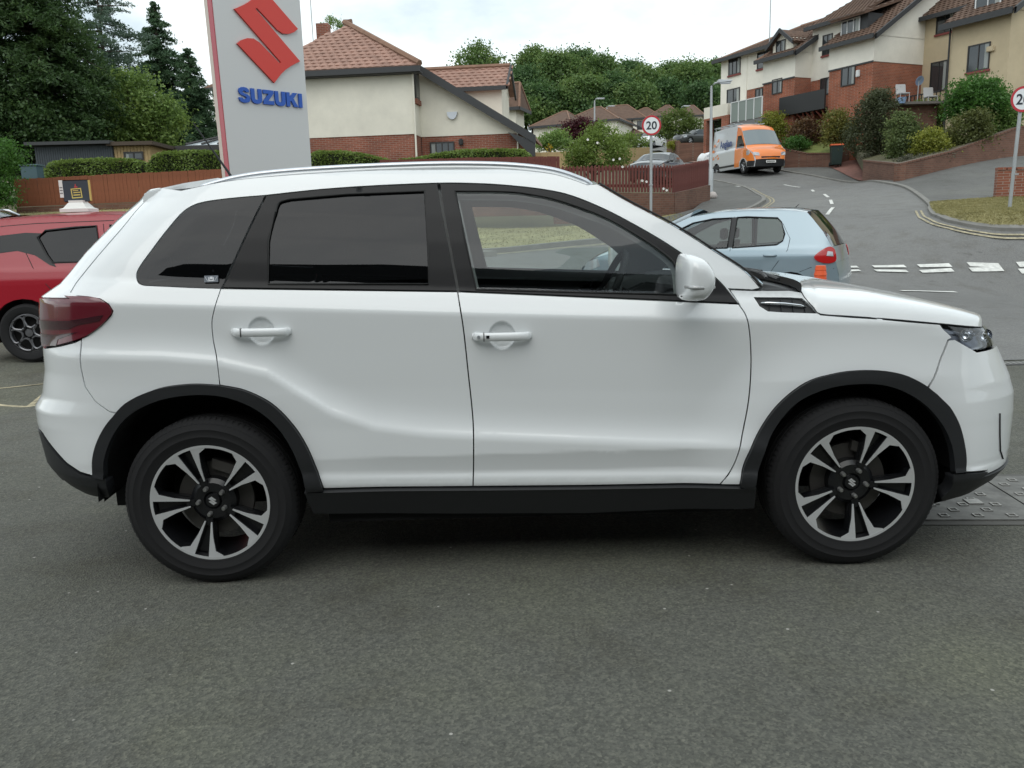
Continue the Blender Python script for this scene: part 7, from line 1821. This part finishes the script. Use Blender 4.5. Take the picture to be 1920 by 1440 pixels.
for sg in (-1, 1):
    b = MB(); b.prism([(5.30, sg*.55, .80), (5.24, sg*.86, .84), (5.14, sg*.88, 1.02), (5.26, sg*.60, .98)], (.14, 0, -.02)); b.build('headlight', m_clearlens, van, bevel=.02)
# ================================================================ cast cover with raised squares beside the front wheel
def cover():
    c = [on_z(u, v, 0) for u, v in ((1700, 985), (1760, 930), (2010, 955), (2010, 1040))]
    p0 = on_z(1690, 975, 0); p1 = on_z(1775, 927, 0); p2 = on_z(2060, 960, 0); p3 = on_z(2060, 1040, 0)
    t = thing('inspection_cover', 'grey cast metal cover with raised squares set in the asphalt beside the front wheel', 'manhole cover', (p0.x, p0.y, 0))
    L = lambda p: (p.x-p0.x, p.y-p0.y)
    mm_ = mat('worn_cast_metal', (.15, .148, .138), .6, .2, var=(9, .4, 7), bump=(25, .4, .005)); mr = mat('raised_worn_metal', (.31, .305, .29), .5, .3, var=(14, .35, 5))
    x0, x1, y0, y1 = 0.0, 1.45, -.02, .62
    gap = .006
    pl = MB(); pl.box(x0-.05, x1+.05, y0-.05, y1+.05, .001, .004); pl.build('cover_frame', mat('frame_iron', (.10, .098, .09), .85), t)
    # three cover plates
    for (a, b_, c_, d) in ((x0, .62, y0, y1), (.63, 1.06, y0, y1), (1.07, x1, y0, y1)):
        q = MB(); q.box(a, b_, c_, d, .004, .010); pt = q.build('cover_plate', mm_, t)
        sq = MB(); k = 0; step = .074
        for i in range(int((b_-a-.03)/step)):
            for j in range(int((d-c_-.03)/step)):
                cx, cy = a+.05+i*step, c_+.05+j*step
                if (i+j) % 2: continue
                r = .020
                for (u0, u1, v0, v1) in ((-r, r, -r, -r+.007), (-r, r, r-.007, r), (-r, -r+.007, -r+.007, r-.007), (r-.007, r, -r+.007, r-.007)):
                    sq.box(cx+u0, cx+u1, cy+v0, cy+v1, .010, .0145)
        o = sq.build('raised_squares', mr, pt); o['kind'] = 'stuff'
        bb = MB(); cx = (a+b_)/2
        for s in (-1, 1): bb.box(cx+s*.10-.034, cx+s*.10+.034, c_+.20, c_+.268, .0105, .016)
        o = bb.build('lifting_key_block', mr, pt); o['kind'] = 'stuff'
    t.rotation_euler = (0, 0, math.atan2(p3.y-p0.y, 4)*0-.08)
cover()
# ================================================================ pylon sign
def pylon():
    c0 = on_y(430, 300, 12.3); a = D2R(47); PF = Frame((c0.x, c0.y), (math.cos(a), math.sin(a)), (-math.sin(a), math.cos(a)))
    h = thing('pylon_sign', 'tall grey dealership pylon with red emblem and blue lettering behind the white car', 'sign', (c0.x, c0.y, 0)); iv = -h.location.copy()
    q = lambda u, v: PF.atd(u, v, 0)
    TL, BL, TR, BR = q(398.5, 0), q(432, 325), q(562, 0), q(584, 310)
    def edge(A, B, z): return A[0]+(B[0]-A[0])*(z-A[1])/(B[1]-A[1])
    zt = 6.4; z0 = 0.
    tl, tb_, r1, r0 = edge(TL, BL, zt), edge(TL, BL, z0), edge(TR, BR, zt), edge(TR, BR, z0)
    m_p = mat('pylon_grey_panel', (.55, .555, .55), .4, .1, .2)
    b = MB(); b.prism([PF.p(tb_, 0, z0)+iv, PF.p(r0, 0, z0)+iv, PF.p(r1, 0, zt)+iv, PF.p(tl, 0, zt)+iv], PF.d*.02); b.build('front_panel', m_p, h)
    b = MB(); b.prism([PF.p(tb_+.02, .02, z0)+iv, PF.p(r0-.02, .02, z0)+iv, PF.p(r1-.02, .02, zt-.02)+iv, PF.p(tl+.02, .02, zt-.02)+iv], PF.d*.20); b.build('core', m_p, h)
    b = MB(); b.prism([PF.p(tb_-.01, .015, z0)+iv, PF.p(tb_-.01, .13, z0)+iv, PF.p(tl-.01, .13, zt)+iv, PF.p(tl-.01, .015, zt)+iv], PF.t*.028); b.build('red_edge', mat('pylon_red', (.38, .015, .035), .35, 0, .4), h)
    b = MB(); b.prism([PF.p(tb_-.012, .13, z0)+iv, PF.p(tb_-.012, .22, z0)+iv, PF.p(tl-.012, .22, zt)+iv, PF.p(tl-.012, .13, zt)+iv], PF.t*.03); b.build('pale_edge', mat('pylon_pale_edge', (.55, .48, .42), .4), h)
    # emblem
    cr = lambda x, y: q(380+x/4.235, y/4.235)
    half = [(765, 490), (735, 503), (690, 528), (650, 555), (612, 592), (560, 660), (265, 348), (300, 320), (345, 306), (395, 309), (440, 338), (602, 506), (612, 496)]
    Hh = [cr(*p) for p in half]; A_ = cr(242, 73); c = ((A_[0]+Hh[0][0])/2, (A_[1]+Hh[0][1])/2)
    P = Hh+[(2*c[0]-a_, 2*c[1]-b_) for a_, b_ in Hh]
    b = MB(); b.prism([PF.p(t, -.035, z)+iv for t, z in P], PF.d*.033); o = b.build('emblem', mat('emblem_red', (.60, .028, .014), .35, 0, .15), h); recalc(o.data)
    # lettering: heavy capitals
    s0 = q(447, 191); s1 = q(566, 206); s2 = q(449, 163)
    W_ = s1[0]-s0[0]; Ht = (s2[1]-s0[1])
    Hm = Ht*.98
    m_b = mat('lettering_blue', (.010, .085, .42), .4, 0, 0)
    w = .30
    def glyph(ch):
        if ch == 'I': return [[(0, 0), (w, 0), (w, 1), (0, 1)]], w
        if ch == 'U': return [[(0, 1), (0, .30), (.06, .12), (.18, .02), (.34, -.02), (.56, -.02), (.72, .02), (.84, .12), (.90, .30), (.90, 1), (.60, 1), (.60, .34), (.54, .24), (.36, .24), (.30, .34), (.30, 1)]], .90
        if ch == 'Z': return [[(0, 0), (.92, 0), (.92, .26), (.42, .26), (.90, .78), (.90, 1), (.03, 1), (.03, .74), (.48, .74), (0, .22)]], .92
        if ch == 'K': return [[(0, 0), (w, 0), (w, .34), (.40, .43), (.66, 0), (1.02, 0), (.62, .60), (.98, 1), (.62, 1), (w, .66), (w, 1), (0, 1)]], 1.0
        if ch == 'S': return [[(0, .30), (.03, .14), (.16, .02), (.36, -.03), (.58, -.03), (.78, .02), (.90, .14), (.92, .32), (.86, .46), (.72, .54), (.42, .62), (.32, .68), (.34, .76), (.46, .79), (.56, .77), (.60, .70), (.88, .70), (.84, .88), (.70, .99), (.46, 1.03), (.24, 1.0), (.08, .90), (.03, .74), (.08, .58), (.22, .48), (.52, .40), (.62, .34), (.58, .24), (.44, .20), (.34, .23), (.30, .30)]], .92
    word = 'SUZUKI'; gap = .10; tot = sum(glyph(c_)[1] for c_ in word)+gap*5; kx = W_/tot; x = 0
    for c_ in word:
        g, gw = glyph(c_)
        b = MB()
        for poly in g: b.prism([PF.p(s0[0]+(x+a_)*kx, -.03, s0[1]+b2*Hm)+iv for a_, b2 in poly], PF.d*.028)
        o = b.build('letter', m_b, h); recalc(o.data); x += gw+gap
    return h
pylon()

# ================================================================ road signs, lamp posts, cone, bin
m_sred = mat('sign_red', (.45, .02, .03), .4); m_swhite = mat('sign_white', (.72, .74, .76), .4); m_sblack = mat('sign_black', (.015, .02, .03), .5); m_sback = mat('sign_back_grey', (.18, .18, .18), .6)
def speed_sign(label, uc, vc, ub, vb, y, dia, yaw=0.):
    c = on_y(uc, vc, y); bpt = on_y(ub, vb, y); zb = bpt.z
    h = thing('speed_limit_sign', label, 'road sign', (c.x, y, zb), yaw); H = c.z-zb; R = dia/2
    b = MB(); b.tube([(bpt.x-c.x, .05, -.3), (0, .05, H+R*.8)], .042, 10); b.build('post', m_metalg, h, smooth=40)
    def disc(r0, r1, y0, m, n, par=h):
        b = MB(); b.lathe([(r0, y0), (r1, y0), (r1, y0+.004), (r0, y0+.004)] if r0 > 0 else [(0, y0), (r1, y0), (r1, y0+.004), (0, y0+.004)], 48, c=(0, 0, H), closed=r0 > 0); o = b.build(n, m, par); recalc(o.data); return o
    p = disc(0, R, -.006, m_sback, 'plate'); disc(R*.80, R*.985, -.011, m_sred, 'red_ring', p); disc(0, R*.80, -.0105, m_swhite, 'white_face', p)
    me = text_mesh('20', 'numerals', m_sblack, R*1.12, .0012, R*.022, 'CENTER'); o = link('numerals', me, p, (0, -.0135, H-R*.39), (math.pi/2, 0, 0))
    b = MB(); b.box(-.06, .06, .0, .10, H-R*.5, H-R*.5+.05); b.box(-.06, .06, .0, .10, H+R*.4, H+R*.4+.05); b.build('clamp', m_metalg, h)
    b = MB(); b.box(-.055, .055, .0, .10, H*.33, H*.33+.03); b.build('lower_clamp', m_metalg, h)
    return h
speed_sign('20 speed limit sign on a grey post in front of the picket fence', 1221.5, 235, 1221, 402, 25.5, .58)
speed_sign('20 speed limit sign cut by the right border, standing on the grass verge', 1918, 186, 1894, 396, 20.5, .60)
def lamp(label, ub, vb, ut, vt, y, arm, r=.075, head=.55):
    p = on_y(ub, vb, y); t = on_y(ut, vt, y); zg = gz(p.x, y); h = thing('street_lamp', label, 'street lamp', (p.x, y, zg)); H = t.z-zg; dx = t.x-p.x
    b = MB(); b.tube([(0, 0, -.3), (0, 0, 1.2), (dx*.3, 0, 1.25), (dx*.9, 0, H*.93), (dx, 0, H*.965), (dx+.12, 0, H*.99), (dx+.3, 0, H)], [r*1.35, r*1.35, r*.85, r*.6, r*.55, r*.5, r*.45], 10); b.build('column', m_metalg, h, smooth=50)
    b = MB(); b.prism([(dx+.25, -.11, H-.05), (dx+.25+head, -.09, H+.01), (dx+.25+head, -.05, H+.07), (dx+.25, -.08, H+.09)], (0, .22, 0)); b.build('lantern', mat('lantern_grey', (.42, .44, .46), .5), h, bevel=.02)
    b = MB(); b.box(dx+.30, dx+.2+head, -.08, .08, H-.075, H-.02); b.build('lamp_lens', m_clearlens, h, bevel=.02)
    return h
lamp('nearest tall grey street lamp at the right end of the picket fence', 1332, 374, 1334, 154, 33.5, .5)
lamp('left one of the two thin distant street lamps beside the maroon tree', 1114, 262, 1115, 185, 98, .5, head=.9, r=.13)
lamp('right and smaller one of the two thin distant street lamps', 1137, 262, 1138, 199, 122, .5, head=.9, r=.13)
lamp('faint far street lamp in front of the rightmost pyramid roof', 1277, 262, 1278, 199, 112, .5, head=.9, r=.10)
b = MB(); p = on_y(1340, 372, 33); h = thing('white_ball_marker', 'small pale rounded stone at the foot of the near lamp post', 'stone', (p.x, 33.3, gz(p.x, 33.3)+.1))
b.lathe([(0, .0), (.16, .0), (.18, .12), (.10, .24), (0, .27)], 12, axis='z'); b.build('stone', mat('pale_stone', (.42, .38, .36), .8), h, smooth=True)
# cone
c = on_z(1537, 540, .0); c = on_y(1538, 521, 8.8); h = thing('traffic_cone', 'orange traffic cone behind the bonnet in front of the hatchback', 'traffic cone', (c.x, 8.8, 0)); 
zt = on_y(1538, 498, 8.8).z
b = MB(); b.box(-.17, .17, -.17, .17, 0, .035); b.build('cone_base', mat('cone_orange', (.75, .10, .02), .5), h, bevel=.01)
b = MB(); b.lathe([(.13, .035), (.062, zt-.12), (.060, zt-.10), (.066, zt-.10), (.055, zt-.05), (.058, zt-.045), (.050, zt), (.0, zt)], 20, axis='z'); b.build('cone_body', mat('cone_orange', (.75, .10, .02), .5), h, smooth=40)
b = MB(); b.lathe([(.112, .17), (.090, .33), (.089, .33), (.111, .17)], 20, axis='z'); b.build('reflective_band', m_swhite, h, smooth=40)
# wheelie bin
p = on_y(1567, 311, 44.4); zb = p.z; S_ = FPX/44.4; h = thing('wheelie_bin', 'dark green wheelie bin with orange lid at the head of the brick drive', 'bin', (p.x, 44.4, zb), -.25)
b = MB(); V = []; 
for k, z in ((.80, .06), (.86, .25), (1.0, .96), (1.06, .97), (1.06, 1.0)): V.append([(x*k, y*k, z) for x, y in ((-.29, -.36), (.29, -.36), (.29, .36), (-.29, .36), (-.29, -.36))])
v, f = gridmesh(V); b.add(v, f); o = b.build('bin_body', mat('bin_green', (.012, .028, .024), .5), h); recalc(o.data)
b = MB(); b.prism([(-.32, -.42, 1.005), (-.32, -.40, 1.05), (-.32, .0, 1.12), (-.32, .36, 1.10), (-.32, .38, 1.005)], (.64, 0, 0)); b.build('lid', mat('bin_orange', (.60, .11, .03), .5), h, bevel=.02)
b = MB()
for s in (-1, 1): b.tube([(s*.25, .30, .10), (s*.31, .30, .10)], .10, 14)
b.build('wheel', m_rubber, h)
# satellite dish + terrace things by the beige house
def dish(label, u, v, y, r, m):
    p = on_y(u, v, y); h = thing('satellite_dish', label, 'dish', tuple(p))
    b = MB(); b.lathe([(0, .06), (r*.5, .045), (r, .0), (r*.98, -.01), (r*.5, .03), (0, .045)], 20, c=(0, -.05, 0)); o = b.build('reflector', m, h, smooth=40); o.rotation_euler = (.4, 0, .3)
    b = MB(); b.tube([(0, 0, 0), (0, .05, -1.2)], .025, 6); b.tube([(0, -.05, -.1), (0, -.35, .1)], .012, 5); b.build('mount', m_metalg, h)
dish('pale blue dish on a pole in front of the beige house', 1723, 151, 43.2, .24, mat('blue_grey_dish', (.25, .33, .48), .4))
def terrace_things():
    m1 = mat('white_wicker', (.40, .40, .40), .8)
    for (u, v, l) in ((1693, 176, 'grey white garden chair on the terrace, left one'), (1745, 182, 'grey white garden chair on the terrace, right one')):
        p = on_y(u, v, 42.5); h = thing('garden_chair', l, 'chair', (p.x, 42.5, p.z-.4)); b = MB(); b.box(-.25, .25, -.25, .25, .38, .44); b.build('seat', m1, h, bevel=.02)
        b = MB(); b.prism([(-.25, .2, .42), (.25, .2, .42), (.25, .3, .9), (-.25, .3, .9)], (0, .04, 0)); b.build('backrest', m1, h, bevel=.02)
        for x in (-.22, .22):
            for y in (-.22, .22): b = MB(); b.tube([(x, y, 0), (x, y, .4)], .018, 5); b.build('leg', m1, h)
    p = on_y(1691, 186, 42); h = thing('plant_pot', 'pale blue glazed pot below the left garden chair', 'plant pot', (p.x, 42, p.z-.2)); b = MB(); b.lathe([(0, 0), (.16, 0), (.22, .28), (.19, .28), (.15, .2), (0, .2)], 16, axis='z'); b.build('pot', mat('blue_glaze', (.22, .32, .50), .3), h, smooth=40)
    p = on_y(1700, 205, 42); b = MB(); b.box(-1.6, 1.9, -.4, 1.0, -.12, 0); b2 = thing('garden_terrace', 'raised dark terrace carrying the garden chairs', 'terrace', (p.x, 42.4, on_y(1700, 193, 42.5).z)); b.build('deck', mat('terrace_deck', (.12, .11, .10), .8), b2)
    b = MB(); b.box(-1.5, 1.8, .2, .9, -2.2, -.121); b.build('undercroft_wall', m_brickW, b2)
terrace_things()
# blue grey box sign beside the left bush
p = on_y(52, 333, 26.0); h = thing('utility_cabinet', 'blue grey metal cabinet showing above the left end of the board fence', 'cabinet', (p.x, 26.2, p.z-.6)); b = MB(); b.box(-.25, .27, -.1, .25, 0, .96); b.build('cabinet_body', mat('cabinet_blue', (.06, .11, .13), .5), h, bevel=.02)
b = MB(); b.box(-.28, .30, -.13, .28, .962, 1.0); b.build('cabinet_top', mat('cabinet_top', (.10, .16, .18), .5), h)
# rocks on the wall
for k, (u, v) in enumerate(((1764, 292), (1776, 288), (1735, 300), (1722, 303))):
    p = on_y(u, v, 34.7); h = thing('rockery_stone', ['pale stone highest on the rockery', 'pale grey stone next to the rockery top', 'small stone in the middle of the rockery', 'lowest stone of the rockery'][k], 'stone', tuple(p)); bm = bmesh.new(); bmesh.ops.create_icosphere(bm, subdivisions=2, radius=.18)
    rr = random.Random(k)
    for vv in bm.verts: vv.co *= rr.uniform(.8, 1.15); vv.co.z *= .7
    me = bpy.data.meshes.new('stone'); bm.to_mesh(me); bm.free(); me.materials.append(mat('rock', (.30, .29, .26), .9, var=(6, .25, 5))); link('stone', me, h)

# ================================================================ sticker in the quarter window; showroom behind the photographer (seen in reflections)
s_, z_ = px(397, 523)
c_ = S3(s_, z_, .002)
b = MB(); b.box(-.026, .026, -.0006, 0, -.0125, .0125); st = b.build('window_sticker', mat('sticker_grey', (.16, .18, .21), .4), suv); st.location = c_+Vector((0, -.004, 0)); st.rotation_euler = (-.25, 0, 0)
b = MB()
for x0, x1, z0, z1 in ((-.010, .010, -.009, -.005), (-.010, -.006, -.005, .006), (.006, .010, -.005, .006), (-.004, .005, -.001, .008)): b.box(x0, x1, -.0014, -.0007, z0, z1)
for k in range(4):
    for s in (-1, 1): b.tube([(s*(.012+.003*k), -.001, -.009+.004*k), (s*(.016+.002*k), -.001, -.004+.004*k)], .0009, 4)
o = b.build('sticker_print', mat('sticker_white', (.7, .72, .75), .5), st); o['kind'] = 'stuff'
def showroom():
    h = thing('showroom_building', 'low dealership building behind the photographer, seen only in reflections', 'building', (2, -6.2, 0))
    m_cl = mat('ribbed_cladding', (.045, .05, .055), .5)
    b = MB(); b.box(-22, 22, -8, 0, 0, 5.9); b.build('wall', m_cl, h)
    b = MB(); b.prism([(x, -8.3, z) for x, z in ((-22.3, 5.9), (22.3, 5.9), (22.3, 6.1), (14, 6.5), (8, 7.0), (4.5, 6.5), (1, 6.5), (-2.5, 6.95), (-6, 6.5), (-11, 6.35), (-22.3, 6.1))], (0, 8.65, 0)); b.build('roof_fascia', mat('fascia_grey', (.10, .105, .11), .5), h)  # unseen roof, uneven outline shaped for its reflection in the car windows
    b0 = MB(); b0.box(-22, 22, .0, .05, .0, .10); me = b0.mesh('cladding_rib', mat('rib_pale', (.11, .115, .12), .5))
    for k in range(29): link('cladding_rib', me, h, (0, 0, .1+k*.2))
    for x in (-20, -16.5, -13): b = MB(); b.box(x, x+3, .0, .04, .1, 2.9); w = b.build('showroom_window', m_frame, h); b = MB(); b.box(x+.08, x+2.92, .041, .05, .2, 2.8); b.build('pane', m_pane, w)
showroom()
